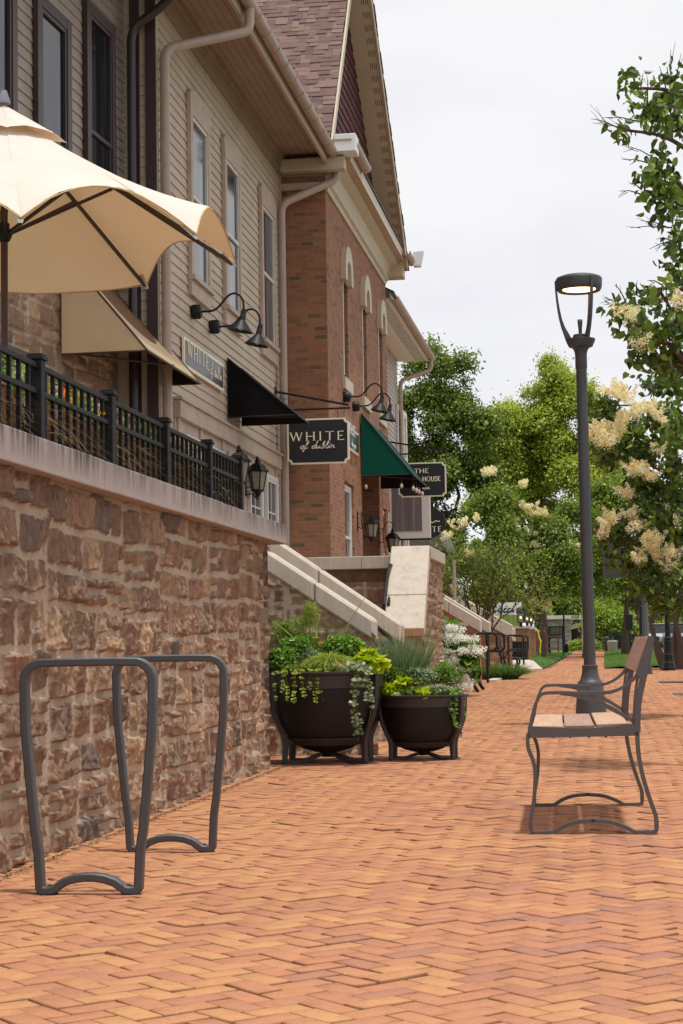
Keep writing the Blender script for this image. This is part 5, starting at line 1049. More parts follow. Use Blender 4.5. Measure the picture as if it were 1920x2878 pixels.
def end_frame(y0):
    y1 = y0+.042; b = MB(); g_ = lambda L_: [bz(*p) for p in L_]
    W_ = .0150
    # lower loop : front leg, foot bar, rear leg
    low = g_([(290, 960), (282, 1020), (283, 1062), (292, 1110), (320, 1180), (336, 1260), (337, 1340), (328, 1470), (312, 1580), (296, 1660), (291, 1700), (291, 1760)])
    strip2d(b, spl(low), W_*1.25, y0, y1)
    strip2d(b, spl(g_([(291, 1755), (296, 1778), (315, 1789)]), 4), W_*1.1, y0, y1)
    foot = g_([(312, 1789), (400, 1789), (470, 1787), (490, 1780), (560, 1738), (660, 1703), (800, 1689), (810, 1689), (950, 1703), (1060, 1740), (1132, 1778), (1155, 1787), (1230, 1789), (1300, 1789)])
    strip2d(b, spl(foot, 5), W_*1.2, y0, y1)
    strip2d(b, spl(g_([(1298, 1789), (1318, 1778), (1324, 1755)]), 4), W_*1.1, y0, y1)
    strip2d(b, spl(g_([(1324, 1760), (1322, 1665), (1300, 1590), (1262, 1470), (1225, 1330), (1200, 1190), (1190, 1080), (1188, 960)])), W_*1.35, y0, y1)
    # seat rail, slightly dished top
    top = spl(g_([(285, 905), (330, 905), (560, 918), (760, 925), (960, 915), (1130, 895), (1205, 890)]), 5); bot = g_([(1205, 990), (1150, 985), (900, 991), (620, 994), (330, 1000), (283, 1003)])
    n0 = len(top)
    bb = [bz(805+(p[0]/.000590), 0)[0] for p in top]; P_ = [(p[0], p[1]) for p in top]+bot
    zb_f = lambda x: bz(0, 1001-.012*((x/.000590)+520))[1]
    for i in range(n0-1):
        a, c_ = top[i], top[i+1]; b.prism([(a[0], y0, a[1]), (c_[0], y0, c_[1]), (c_[0], y0, zb_f(c_[0])), (a[0], y0, zb_f(a[0]))], (0, y1-y0, 0))
    # front arm support and arm
    arm = g_([(305, 920), (312, 880), (330, 800), (352, 728), (378, 672), (402, 643), (432, 630), (480, 627), (600, 628), (760, 634), (860, 634), (950, 630), (1020, 615), (1090, 583), (1160, 530), (1215, 465), (1245, 400)])
    wd = [.019, .017, .0155, .0155, .0155, .016, .0165, .016, .016, .018, .019, .017, .0155, .0155, .017, .020, .024]
    A2 = spl(arm, 4); strip2d(b, A2, [wd[min(i//4, 16)] for i in range(len(A2))], y0+.002, y1-.002)
    br = g_([(560, 640), (660, 650), (740, 668), (820, 690), (900, 722), (985, 765), (1070, 815), (1165, 875)]); B2 = spl(br, 4); strip2d(b, B2, [.008+.014*min(1, i/14)-.003*(i > 22) for i in range(len(B2))], y0+.003, y1-.003)
    # web where the arm and the brace part
    b.prism([(p[0], y0+.004, p[1]) for p in g_([(620, 632), (840, 636), (850, 660), (870, 700), (760, 672)])], (0, y1-y0-.008, 0))
    # back upright : broad tapering blade with a slot
    strip2d(b, spl(g_([(1190, 960), (1192, 860), (1205, 720), (1232, 590), (1262, 470), (1290, 360), (1326, 170)])), [.030-.0*i for i in range(37)], y0-.001, y1+.001)
    strip2d(b, spl(g_([(1160, 905), (1162, 850), (1168, 800), (1176, 700), (1190, 590), (1204, 520), (1225, 450)])), .013, y0+.003, y1-.003)
    b.prism([(p[0], y0-.002, p[1]) for p in g_([(1190, 468), (1302, 163), (1349, 166), (1294, 440), (1262, 560), (1222, 520)])], (0, y1-y0+.004, 0))
    return b.build('end_frame', MAT['bench_metal'], BN, bevel=.0028, local=True)
end_frame(0.0); end_frame(1.48)
for i, (a, c_, mt) in enumerate(((322, 578, 'wood_a'), (590, 838, 'wood_b'), (858, 1122, 'wood_a'))):
    x0, z0_ = bz(a, 905+8*(i != 2)); x1, z1_ = bz(c_, 912+6*(i == 0)-14*(i == 2)); z0_ += .004; z1_ += .004
    MB().prism([(x0, .044, z0_), (x1, .044, z1_), (x1, .044, z1_-.024), (x0, .044, z0_-.024)], (0, 1.434, 0)).build('seat_slat', MAT[mt], BN, bevel=.003, local=True)
p = [bz(1192, 462), bz(1300, 168), bz(1345, 172), bz(1238, 470)]; MB().prism([(x, .044, z) for x, z in p], (0, 1.434, 0)).build('back_slat', MAT['wood_b'], BN, bevel=.004, local=True)
for zx, zy in ((420, 965), (720, 970), (1050, 958)): x, z = bz(zx, zy); MB().box((x-.018, .03, z-.012), (x+.018, 1.50, z+.008)).build('cross_bar', MAT['bench_metal'], BN, local=True)
x, z = bz(1262, 330); MB().box((x, .03, z-.06), (x+.012, 1.5, z-.02)).build('cross_bar', MAT['bench_metal'], BN, local=True)
for zx in (340, 495, 635, 790, 930): x, z = bz(zx, 1000); MB().lathe([(.007, .004), (.007, -.001), (.004, -.004), (0, -.004)], (x, .021, z+.001), 8).build('bolt', MAT['bench_metal'], BN, local=True)
x, z = bz(1296, 440); MB().lathe([(0, 0), (.009, 0), (.008, .008), (0, .01)], (x-.002, .021, z), 10, axis=(1, 0, -.2)).build('bolt', MAT['bench_metal'], BN, local=True)
# ================================================================ STREET LAMP
LP0 = at(1663, 2040, Z=0); LP = thing('street_lamp', LP0, 'tall grey modern street lamp with an open three arm head and lit disc', 'street lamp')
s_ = (LP0-CAM).dot(AF)/F; k = s_
def lz(y): return (2040-y)*k
tilt = Vector((-(1663-1632)/1070+.0285-.0, 0, 1)); tilt.normalize()
tilt = Vector((-.0025, 0, 1)).normalized(); c0 = LP0
lm = MAT['gunmetal']
MB().lathe([(0, 0), (.178, 0), (.178, .02), (.172, lz(2010)), (.155, lz(1960)), (.139, lz(1919)), (.132, lz(1916)), (.118, lz(1913)), (.10, lz(1903)), (.088, lz(1890)), (.085, lz(1876)), (.088, lz(1874)), (.088, lz(1871)), (.07, lz(1869))], c0, 40, axis=tilt).build('base_cover', lm, LP, smooth=True, ang=28)
MB().lathe([(.066, lz(1880)), (.0655, lz(1600)), (.060, lz(1025))], c0, 28, axis=tilt).build('pole', lm, LP, smooth=True)
top = lambda y: c0+tilt*lz(y)
MB().lathe([(.063, lz(1027)), (.066, lz(1025)), (.066, lz(990)), (.070, lz(980)), (.082, lz(972)), (.098, lz(967)), (.133, lz(964)), (.158, lz(950)), (.165, lz(944)), (.162, lz(942)), (.085, lz(939)), (.083, lz(932)), (.075, lz(929)), (0, lz(928))], c0, 40, axis=tilt).build('cup', lm, LP, smooth=True, ang=28)
MB().lathe([(.018, lz(928)), (.022, lz(910)), (.029, lz(893)), (.029, lz(892)), (.02, lz(891))], c0, 16, axis=tilt).build('spindle', lm, LP, smooth=True); MB().lathe([(.026, lz(892)), (.031, lz(886)), (.0, lz(885))], c0, 16, axis=tilt).build('spindle_tip', simple('copper_tip', g(190, 140, 110), .3, .8), LP, smooth=True)
MB().lathe([(.0, lz(800)+.01), (.19, lz(800)+.01), (.235, lz(803)), (.248, lz(798)), (.256, lz(790)), (.259, lz(772)), (.257, lz(771)), (.259, lz(770)), (.250, lz(765)), (.20, lz(760)), (.12, lz(757)), (0, lz(756))], c0, 48, axis=tilt).build('lamp_head', lm, LP, smooth=True, ang=28)
ln_ = MB().lathe([(0, lz(799)), (.15, lz(800)), (.185, lz(800)+.006)], c0, 40, axis=tilt).build('lens', MAT['lens'], LP, smooth=True)
for a in (R(183), R(303), R(63)):
    d = Vector((math.cos(a), math.sin(a), 0)); prof = [(.262, 772), (.258, 800), (.250, 830), (.238, 858), (.222, 884), (.20, 908), (.175, 928), (.155, 945)]; b = MB(); vs = []
    wid = [.020, .022, .026, .030, .034, .044, .064, .075]; n_ = len(prof); tn = Vector((-d.y, d.x, 0))*.016
    for (r_, y_), w_ in zip(prof, wid):
        o_ = top(y_)+d*(r_+.010); i_ = top(y_)+d*(r_+.010-w_)+(tilt*.0); vs += [o_-tn, o_+tn, i_+tn, i_-tn]
    b.add(vs, [(4*i+j, 4*i+(j+1) % 4, 4*i+4+(j+1) % 4, 4*i+4+j) for i in range(n_-1) for j in range(4)]+[(3, 2, 1, 0), tuple(4*(n_-1)+j for j in range(4))]); b.build('arm', lm, LP, bevel=.003)
# ================================================================ PLANTERS
def planter(cx, cy, label):
    o = thing('round_planter', (cx, cy, 0), label, 'planter', 'dark bronze bowl planters')
    bw = MB().lathe([(0, .085), (.10, .09), (.20, .12), (.282, .17), (.345, .24), (.396, .33), (.426, .43), (.440, .53), (.443, .60), (.446, .602), (.450, .70), (.43, .70), (.42, .6), (0, .62)], (0, 0, 0), 64).build('bowl', MAT['bronze'], o, smooth=True, ang=30, local=True)
    MB().lathe([(.449, .60), (.4515, .602), (.456, .70), (.482, .712), (.484, .728), (.45, .732), (.43, .73), (.425, .70)], (0, 0, 0), 64).build('rim', MAT['bronze_pale'], o, smooth=True, ang=30, local=True)
    MB().lathe([(.268, .157), (.280, .150), (.328, .195), (.335, .203), (.328, .21)], (0, 0, 0), 64).build('lower_ring', MAT['bronze_pale'], o, smooth=True, ang=30, local=True)
    MB().lathe([(0, .05), (.05, .05), (.06, .07), (.06, .095)], (0, 0, 0), 20).build('drain', MAT['black'], o, smooth=True, local=True); MB().lathe([(0, .66), (.2, .67), (.405, .655)], (0, 0, 0), 32).build('soil', MAT['soil'], o, smooth=True, local=True)
    for ang_ in (28, 152, 208, 332):
        d = Vector((math.cos(R(ang_)), math.sin(R(ang_)), 0)); tn = Vector((-d.y, d.x, 0))*.024
        pr = [(.488, .70), (.484, .62), (.478, .52), (.462, .43), (.430, .34), (.398, .27), (.376, .215), (.368, .17), (.368, .02), (.356, .004)]; wd = [.03, .024, .026, .028, .03, .034, .05, .045, .034, .03]; b = MB(); vs = []
        for (r_, z_), w_ in zip(pr, wd): o_ = d*(r_+.012)+Vector((0, 0, z_)); i_ = d*(r_+.012-w_)+Vector((0, 0, z_)); vs += [o_-tn, o_+tn, i_+tn, i_-tn]
        n_ = len(pr); b.add(vs, [(4*i+j, 4*i+(j+1) % 4, 4*i+4+(j+1) % 4, 4*i+4+j) for i in range(n_-1) for j in range(4)]+[(3, 2, 1, 0), tuple(4*(n_-1)+j for j in range(4))]); b.build('leg', MAT['bronze_pale'], o, bevel=.004, local=True)
    for ang_ in (28, 332):
        for sg in (1,):
            d = Vector((math.cos(R(ang_)), math.sin(R(ang_)), 0)); tn = Vector((-d.y, d.x, 0)); pts = []
            for i in range(25):
                t_ = -1+2*i/24; a_ = abs(t_); z_ = .016 if a_ > .72 else .016+.062*(math.cos(math.pi*a_/.72)+1)/2; pts.append(d*t_*.362+Vector((0, 0, z_+(.0006 if ang_ == 28 else 0))))
            MB().sweep(pts, [(-.024, -.014), (.024, -.014), (.024, .014), (-.024, .014)], up=(0, 0, 1)).build('cross_foot', MAT['bronze_pale'], o, bevel=.003, local=True)
    return o
q1 = at(916, 2147, Z=0); q1.y += .12; P1_ = planter(q1.x-.0, q1.y, 'large dark bronze bowl planter beside the corner of the stone wall')
q2 = at(1180, 2142, Z=0); q2.y += .30; P2_ = copy_tree(P1_); P2_.location = (q2.x, q2.y, 0); P2_.scale = (.78, .78, .72); P2_['label'] = 'smaller dark bronze bowl planter standing right of the large one'
# ================================================================ PLANTS IN THE PLANTERS
def mound(name, c, r, n, size, mat, label, rg, hexa=False, width=.55, group='plants filling the bowl planters', tb=.5, hang=.1, cat='plant', shell=.45):
    o = thing(name, c, label, cat, group); k_ = 9
    cl = [((c[0]+r[0]*.55*rg.normal()*.6, c[1]+r[1]*.5*rg.normal()*.6, c[2]+r[2]*.25*rg.random()), (r[0]*(.45+.3*rg.random()), r[1]*(.45+.3*rg.random()), r[2]*(.6+.4*rg.random()))) for _ in range(k_)]
    crown('foliage', cl, n, size, mat, o, rg, hexa, width, hang, shell, tb)
    m_ = 40; a = rg.normal(size=(m_, 3))*np.array([r[0]*.5, r[1]*.5, .0])+np.array([c[0], c[1], c[2]-r[2]*.3]); blades('stems', a, rg.normal(size=(m_, 3))*np.array([.4, .4, .2])+np.array([0, 0, 1.]), r[2]*.9, .003, LV['mid'], o, .2, 2, rg); return o
def sprig(cx, cy, cz, ln, out, rg, leafs, mat, label, name='trailing_vine', group='trailing vines over the planter rims', dens=62, strands=4, spread=.05, heading=(0, -1)):
    o = thing(name, (cx, cy, cz), label, 'vine', group); st = MB(); Cs = []; Ds = []; hd = Vector((heading[0], heading[1], 0)).normalized(); sd = Vector((-hd.y, hd.x, 0))
    for s in range(strands):
        L_ = ln*(.55+.5*rg.random()); off = (rg.random()-.5)*spread*2; n_ = max(6, int(L_*40)); pts = []; w_ = rg.random()*6
        for i in range(n_+1):
            t_ = i/n_; d = L_*t_; arc = min(1, d/.08); p = Vector((cx, cy, cz))+hd*(out*arc+.012*math.sin(w_+d*20))+sd*(off*(1+.8*t_)+.018*math.sin(w_*2+d*14)*t_)+Vector((0, 0, .025*math.sin(min(1, d/.12)*math.pi)-max(0, d-.05)*.96)); pts.append(p)
        st.tube(pts, .0016, 4); m_ = int(L_*dens)
        for j in range(m_):
            p = pts[int(rg.random()*n_)]; 
            for sgn in (-1, 1): Cs.append(tuple(p)); Ds.append(tuple(sd*sgn*(.6+rg.random()*.5)+hd*(.3+rg.random()*.5)+Vector((0, 0, rg.normal()*.4-.3))))
    st.build('stems', LV['gold'], o); V, Fc, q = leaves(np.array(Cs), np.array(Ds), leafs*(.6+.7*rg.random(len(Cs))), .8, .08, N=np.tile([hd.x, hd.y, .6], (len(Cs), 1)), hexa=True, rg=rg)
    t = np.clip(.5+.25*rg.normal(size=len(Cs)), 0, 1); npmesh('leaves', V, Fc, np.repeat(t, q), mat, o); return o
G1 = 'plants filling the large bowl planter'; G2 = 'plants filling the small bowl planter'
def pp(px, py, dy=0.0, base=14.2): return at(px, py, Y=base+dy)
rg = np.random.default_rng(50); Yc = q1.y
mound('leafy_mound', pp(800, 1868, .0, Yc-.10), (.15, .15, .13), 3800, .030, LV['herb'], 'rich green parsley-like mound at the left of the large planter', rg, width=.7, tb=.42)
mound('leafy_mound', pp(830, 1832, .0, Yc+.05), (.17, .15, .13), 3400, .028, LV['herb'], 'darker feathery green mound behind the left side of the large planter', rg, tb=.35)
mound('grey_foliage_mound', pp(882, 1858, .0, Yc-.12), (.07, .08, .09), 1500, .022, LV['blue'], 'small grey green clump in the middle of the large planter', rg, tb=.35)
mound('leafy_mound', pp(970, 1828, .0, Yc+.02), (.17, .14, .10), 3400, .028, LV['herb'], 'fresh green leafy mound at the right of the large planter', rg, width=.75, tb=.5)
mound('feathery_plant', pp(868, 1742, .0, Yc+.18), (.07, .06, .17), 1700, .022, LV['gold'], 'tall feathery yellow green plant at the back of the large planter', rg, width=.2, tb=.35, shell=.1)
mound('feathery_plant', pp(800, 1790, .0, Yc+.16), (.14, .10, .15), 2400, .030, LV['mid'], 'loose airy green plant against the stone wall behind the large planter', rg, width=.2, tb=.5, shell=.1)
o = thing('golden_trailing_mound', pp(925, 1870, 0, Yc-.2), 'dense golden green tufted mound in the front of the large planter', 'plant', G1)
n = 1500; c = pp(925, 1862, 0, Yc-.22); ang = RNG.random(n)*2*math.pi; rr = RNG.random(n)**.5; base = np.stack([c.x+.115*rr*np.cos(ang), c.y+.07*rr*np.sin(ang), c.z+.035*(1-rr**2)+.0*ang], 1)
blades('threads', base, np.stack([np.cos(ang)*rr, np.sin(ang)*rr-.2, .7+0*ang], 1), .06+.05*RNG.random(n), .006, LV['gold'], o, 1.7, 4, RNG, tmid=.6)
mound('purple_grey_mound', pp(1013, 1850, 0, Yc-.02), (.07, .08, .08), 1300, .022, leafmat('purple_grey_leaves', [(0, g(86, 78, 78)), (.5, g(122, 120, 104)), (1, g(160, 162, 132))]), 'muted purple grey clump near the right of the large planter', rg)
o = thing('chartreuse_plant', pp(1050, 1862, 0, Yc-.18), 'bright chartreuse broad-leaved plant at the right rim of the large planter', 'plant', G1)
crown('leaves', [(pp(1050, 1868, 0, Yc-.2), (.085, .08, .05)), (pp(1035, 1852, 0, Yc-.15), (.06, .06, .04))], 260, .075, LV['chart'], o, rg, True, .85, .2, .6)
o = thing('spike_grass', pp(905, 1860, 0, Yc+.08), 'long arching green spike blades rising above the large planter', 'plant', G1)
n = 46; c = pp(900, 1862, 0, Yc+.08); D = RNG.normal(size=(n, 3))*np.array([.42, .3, .1])+np.array([.0, -.05, 1]); blades('blades', np.tile(np.array(c), (n, 1))+RNG.normal(size=(n, 3))*np.array([.05, .04, 0]), D, .22+.30*RNG.random(n), .011, LV['spike'], o, .35, 6, RNG)
sp = []; dd = []; ll = []
for (bx, by_, tx, ty) in ((905, 1850, 948, 1650), (930, 1850, 1020, 1655), (885, 1850, 855, 1655), (885, 1850, 765, 1725), (900, 1840, 780, 1790), (925, 1850, 1000, 1720), (880, 1870, 812, 1880), (915, 1840, 918, 1745), (895, 1850, 872, 1735), (905, 1870, 938, 1740), (940, 1850, 975, 1745), (960, 1820, 1046, 1818)):
    a = pp(bx, by_, 0, Yc+.05); e = pp(tx, ty, 0, Yc-.02); sp.append(tuple(a)); dd.append(tuple(e-a)); ll.append((e-a).length*1.06)
blades('tall_blades', np.array(sp), np.array(dd), np.array(ll), .018, LV['spike'], o, .12, 6, RNG, tmid=.55)
for (px, py, lab) in ((889, 1794, 'upper yellow daisy flower in the large planter'), (900, 1808, 'lower yellow daisy flower in the large planter'), (912, 1811, 'right hand yellow daisy flower in the large planter')):
    c = pp(px, py, 0, Yc-.02); o = thing('daisy_flower', c, lab, 'flower', 'yellow daisies in the large planter'); n = 26; an = np.arange(n)*2*math.pi/13; D = np.stack([np.cos(an), np.sin(an)*.8-.15, .22+.1*RNG.random(n)], 1)
    V, Fc, q = leaves(np.tile(np.array(c), (n, 1)), D, .026+.004*RNG.random(n), .32, .05, N=np.tile([0, -.3, 1.], (n, 1))); npmesh('petals', V, Fc, np.repeat(RNG.random(n), q), LV['yellow'], o)
    MB().lathe([(0, .008), (.006, .006), (.008, 0), (0, -.002)], c, 10).build('centre', simple('daisy_centre', g(190, 120, 10), .8), o, smooth=True); MB().tube([c, c+Vector((.004, .01, -.06)), c+Vector((.0, .02, -.12))], .0018, 5).build('stem', LV['herb'], o)
for (px, py, lab, bs) in ((821, 1801, 'single white flower on the left of the large planter', Yc-.1), (1243, 1859, 'single white flower above the right side of the small planter', q2.y-.05)):
    c = at(px, py, Y=bs); o = thing('white_flower', c, lab, 'flower', 'single white flowers in the planters'); n = 10; an = np.arange(n)*.63; D = np.stack([np.cos(an), np.sin(an)-.3, .25+0*an], 1); V, Fc, q = leaves(np.tile(np.array(c), (n, 1)), D, .026, .5, .05, N=np.tile([0, -.4, 1.], (n, 1))); npmesh('petals', V, Fc, np.repeat(RNG.random(n), q), LV['white'], o)
    MB().tube([c, c+Vector((0, .01, -.09))], .0018, 5).build('stem', LV['herb'], o)
fr = Yc-.44
def rimv(px, py, L_, lab, size, mat, st, sprd, seed, head=(0, -1), base=None, dens=62):
    c = at(px, py, Y=base if base else fr); return sprig(c.x, c.y+.03, c.z, L_, .05, np.random.default_rng(seed), size, mat, lab, strands=st, spread=sprd, heading=head, dens=dens)
rimv(790, 1893, .30, 'fine trailing vine at the left end of the large planter rim', .022, LV['gold'], 4, .06, 61, (-.3, -1)); rimv(840, 1890, .30, 'fine trailing vine left of the centre of the large planter', .022, LV['gold'], 4, .05, 62)
rimv(875, 1890, .34, 'longest fine trailing vine in the middle of the large planter rim', .022, LV['gold'], 4, .05, 63, (.15, -1)); rimv(1003, 1880, .62, 'thick variegated vine falling over the right of the large planter almost to the paving', .036, LV['varie'], 3, .05, 64, dens=34); rimv(1032, 1880, .52, 'second variegated vine beside the right rib of the large planter', .034, LV['varie'], 2, .03, 65, dens=34)
mound('variegated_clump', pp(1000, 1888, 0, Yc-.34), (.075, .06, .05), 420, .036, LV['varie'], 'variegated round-leaved clump spilling over the large planter rim', rg, True, .8)
# small planter
Yd = q2.y; rg = np.random.default_rng(70)
o = thing('ornamental_grass', at(1130, 1900, Y=Yd+.05), 'dense tuft of blue green grass standing in the small planter', 'plant', G2)
n = 1500; c = at(1128, 1915, Y=Yd+.06); an = rg.random(n)*6.28; rr = rg.random(n)**.5; base = np.stack([c.x+.17*rr*np.cos(an), c.y+.12*rr*np.sin(an), c.z+0*an], 1); D = np.stack([np.cos(an)*rr*.38+rg.normal(size=n)*.12, np.sin(an)*rr*.3+rg.normal(size=n)*.12, 1+0*an], 1)
blades('blades', base, D, .20+.26*rg.random(n), .0052, LV['blue'], o, .25, 5, rg, tmid=.45)
sp = []; dd = []; ll = []
for (bx, tx, ty, w_) in ((1165, 1176, 1738, 1), (1180, 1203, 1735, 1), (1180, 1222, 1700, 1), (1120, 1132, 1750, 1), (1100, 1093, 1765, 1), (1150, 1158, 1770, 1), (1190, 1245, 1755, 1)):
    a = at(bx, 1890, Y=Yd+.02); e = at(tx, ty, Y=Yd); sp.append(tuple(a)); dd.append(tuple(e-a)); ll.append((e-a).length*1.02)
blades('tall_blades', np.array(sp), np.array(dd), np.array(ll), .017, LV['spike'], o, .05, 5, rg, tmid=.3)
mound('leafy_mound', at(1115, 1905, Y=Yd-.08), (.10, .10, .08), 2400, .024, LV['herb'], 'deep green ferny mound at the left of the small planter', rg, width=.4, tb=.45, group=G2); mound('leafy_mound', at(1190, 1910, Y=Yd-.08), (.12, .10, .09), 3000, .018, LV['varie'], 'fine pale green leafy mound at the centre of the small planter', rg, width=.8, tb=.4, group=G2)
mound('leafy_mound', at(1248, 1905, Y=Yd-.02), (.10, .10, .11), 2800, .022, LV['herb'], 'loose bright green mound at the right of the small planter', rg, width=.4, tb=.5, group=G2); mound('leafy_mound', at(1150, 1925, Y=Yd-.16), (.14, .05, .04), 1400, .02, LV['mid'], 'low mixed green edge along the front of the small planter', rg, width=.7, tb=.5, group=G2)
mound('leafy_mound', at(1130, 1944, Y=Yd-.19), (.16, .06, .03), 1500, .022, LV['herb'], 'low bright green edge at the left front rim of the small planter', rg, width=.7, tb=.6, group=G2); mound('leafy_mound', at(1225, 1942, Y=Yd-.19), (.12, .06, .035), 1400, .020, LV['varie'], 'low pale green edge at the right front rim of the small planter', rg, width=.7, tb=.5, group=G2); mound('leafy_mound', at(870, 1884, Y=Yc-.34), (.22, .06, .03), 1700, .026, LV['mid'], 'low mixed foliage along the front rim of the large planter', rg, width=.7, tb=.5)
for (px, py, lab, nn) in ((1100, 1940, 'lime green broad leaves at the front left of the small planter', 90), (1133, 1922, 'small lime leaves standing above the front rim of the small planter', 40), (1198, 1950, 'lime leaf bunch over the front rim of the small planter', 34)):
    c = at(px, py, Y=Yd-.24); o = thing('chartreuse_plant', c, lab, 'plant', G2); crown('leaves', [(c, (.06, .04, .03))], nn, .055, LV['chart'], o, rg, True, .85, .2, .4)
f2 = Yd-.31
sprig(at(1198, 1950, Y=f2).x, f2, at(1198, 1950, Y=f2).z, .13, .04, rg, .022, LV['chart'], 'short lime vine hanging from the front of the small planter', strands=3, spread=.02); sprig(at(1118, 1955, Y=f2).x, f2, at(1118, 1955, Y=f2).z, .07, .04, rg, .03, LV['varie'], 'very short vine hanging at the left front of the small planter', strands=1, spread=.01)
c = at(1268, 1945, Y=Yd-.16); sprig(c.x, c.y, c.z, .34, .05, rg, .030, LV['herb'], 'leafy vine hanging down the right side of the small planter', strands=5, spread=.06, heading=(.8, -.5)); sprig(c.x+.01, c.y+.06, c.z, .45, .05, rg, .024, LV['varie'], 'longest vine at the far right edge of the small planter', strands=3, spread=.05, heading=(1, -.1))
# ================================================================ HYDRANGEA, GRASS TUFT, BLACK BENCHES
def panicle(b_c, rg, c, d, ln, r, n=90, size=.03):
    d = Vector(d).normalized(); C = []; 
    t_ = rg.random(n); q_ = unit(rg.normal(size=(n, 3))); rad = r*(1-.75*t_)*rg.random(n)**.4
    P = np.array(c)+np.outer(t_*ln, np.array(d))+q_*rad[:, None]; return P, q_
def panicles(name, lst, mat, parent, rg, n, size):
    Ps = []; Qs = []; T = []
    for (c, d, ln, r, tt) in lst: P, Q = panicle(None, rg, c, d, ln, r, n); Ps.append(P); Qs.append(Q+np.array([0, 0, .4])); T.append(np.clip(tt+rg.normal(size=n)*.18, 0, 1))
    P = np.concatenate(Ps); Q = np.concatenate(Qs); T = np.concatenate(T); V, Fc, q = leaves(P, Q, size*(.6+.8*rg.random(len(P))), .8, .1, rg=rg); return npmesh(name, V, Fc, np.repeat(T, q), mat, parent)
rg = np.random.default_rng(81); YH = 31
o = thing('hydrangea_bush', at(1290, 1958, Y=YH), 'oakleaf hydrangea bush with big white flower heads beside the stone wall', 'shrub')
cl = [(at(px, py, Y=YH+dy), r_) for px, py, dy, r_ in ((1262, 1830, .2, .26), (1290, 1850, 0, .28), (1270, 1900, .0, .3), (1310, 1830, .1, .2), (1300, 1890, -.1, .24), (1255, 1780, .3, .22), (1320, 1870, .1, .14))]
crown('leaves', cl, 1300, .15, LV['herb'], o, rg, True, .8, .5, .5, .38)
hl = []
for px, py, L_ in ((1262, 1765, 60), (1262, 1795, 60), (1296, 1795, 62), (1262, 1832, 52), (1328, 1828, 50), (1258, 1860, 46), (1290, 1885, 40), (1280, 1900, 62), (1296, 1908, 50), (1285, 1925, 50), (1270, 1905, 46), (1285, 1935, 40)):
    c = at(px-12, py+2, Y=YH-.25); 
    for j in range(5): hl.append(((c.x-.06+j*.06+rg.normal()*.03, c.y+rg.normal()*.08, c.z+rg.normal()*.035-.006*j), (.8, -.3, .2), .14, .095, .75))
panicles('flower_heads', hl, LV['white'], o, rg, 110, .028)
b = MB()
for i in range(7): e = Vector(cl[i][0]); b.tube([(-2.75+rg.normal()*.08, YH+rg.normal()*.1, 0), ((e.x-2.75)/2, YH, e.z*.5), tuple(e)], .012, 5)
b.build('stems', MAT['bark'], o)
YT = 44.5; c = at(1403, 1918, Y=YT); o = thing('grass_clump', (c.x, YT, 0), 'arching green ornamental grass clump by the loop handrails', 'grass plant'); n = 2600; an = rg.random(n)*6.28; rr = rg.random(n)**.5
base = np.stack([c.x+.12+.34*rr*np.cos(an), YT-.3+.6*rr*np.sin(an), 0*an], 1); blades('blades', base, np.stack([np.cos(an)*rr*.7, np.sin(an)*rr*.6, .9+0*an], 1), .40+.28*rg.random(n), .012, LV['grass'], o, 1.0, 5, rg, tmid=.4)
def black_bench(x, y, label, z=0.0):
    """cast iron bench against the stairs, seen from its end; seat faces the walk (+X)"""
    o = thing('black_bench', (x, y, z), label, 'bench', 'black iron benches along the stairs')
    for yy in (0, 1.5):
        b = MB(); b.sweep([Vector((.30, yy, .42)), Vector((.31, yy, .30)), Vector((.26, yy, .2)), Vector((.38, yy, .0))], [(-.03, -.018), (.03, -.018), (.03, .018), (-.03, .018)], up=(0, 1, 0)); b.sweep([Vector((-.16, yy, .40)), Vector((-.1, yy, .22)), Vector((-.22, yy, 0))], [(-.03, -.018), (.03, -.018), (.03, .018), (-.03, .018)], up=(0, 1, 0)); b.build('leg', MAT['black'], o, local=True)
        b = MB(); b.tube(curve([(-.12, yy, .42), (-.05, yy, .62), (.12, yy, .66), (.22, yy, .62), (.16, yy, .50)], .08, 5), .018, 6); b.sweep([Vector((-.14, yy, .40)), Vector((-.2, yy, .65)), Vector((-.28, yy, .88))], [(-.03, -.016), (.03, -.016), (.03, .016), (-.03, .016)], up=(0, 1, 0)); b.build('arm_and_back_frame', MAT['black'], o, local=True)
    for i in range(7): x_ = -.10+i*.068; z_ = .43+.02*math.sin(i*.5)-(.03 if i == 6 else 0); MB().box((x_, -.03, z_-.012), (x_+.05, 1.53, z_+.012)).build('seat_slat', MAT['black'], o, local=True, bevel=.004)
    for i in range(5): z_ = .52+i*.085; x_ = -.17-.03*i; MB().box((x_, -.03, z_), (x_+.02, 1.53, z_+.06)).build('back_slat', MAT['black'], o, local=True)
    return o
c = at(1350, 1944, Z=0); bb_ = black_bench(c.x-.38, c.y-.5, 'black bench beside the hydrangea, its end towards the camera')
c = at(1446, 1893, Z=0); b2_ = copy_tree(bb_); b2_.location = (c.x-.22, c.y, .0); b2_['label'] = 'black bench farther off at the last loop handrails'
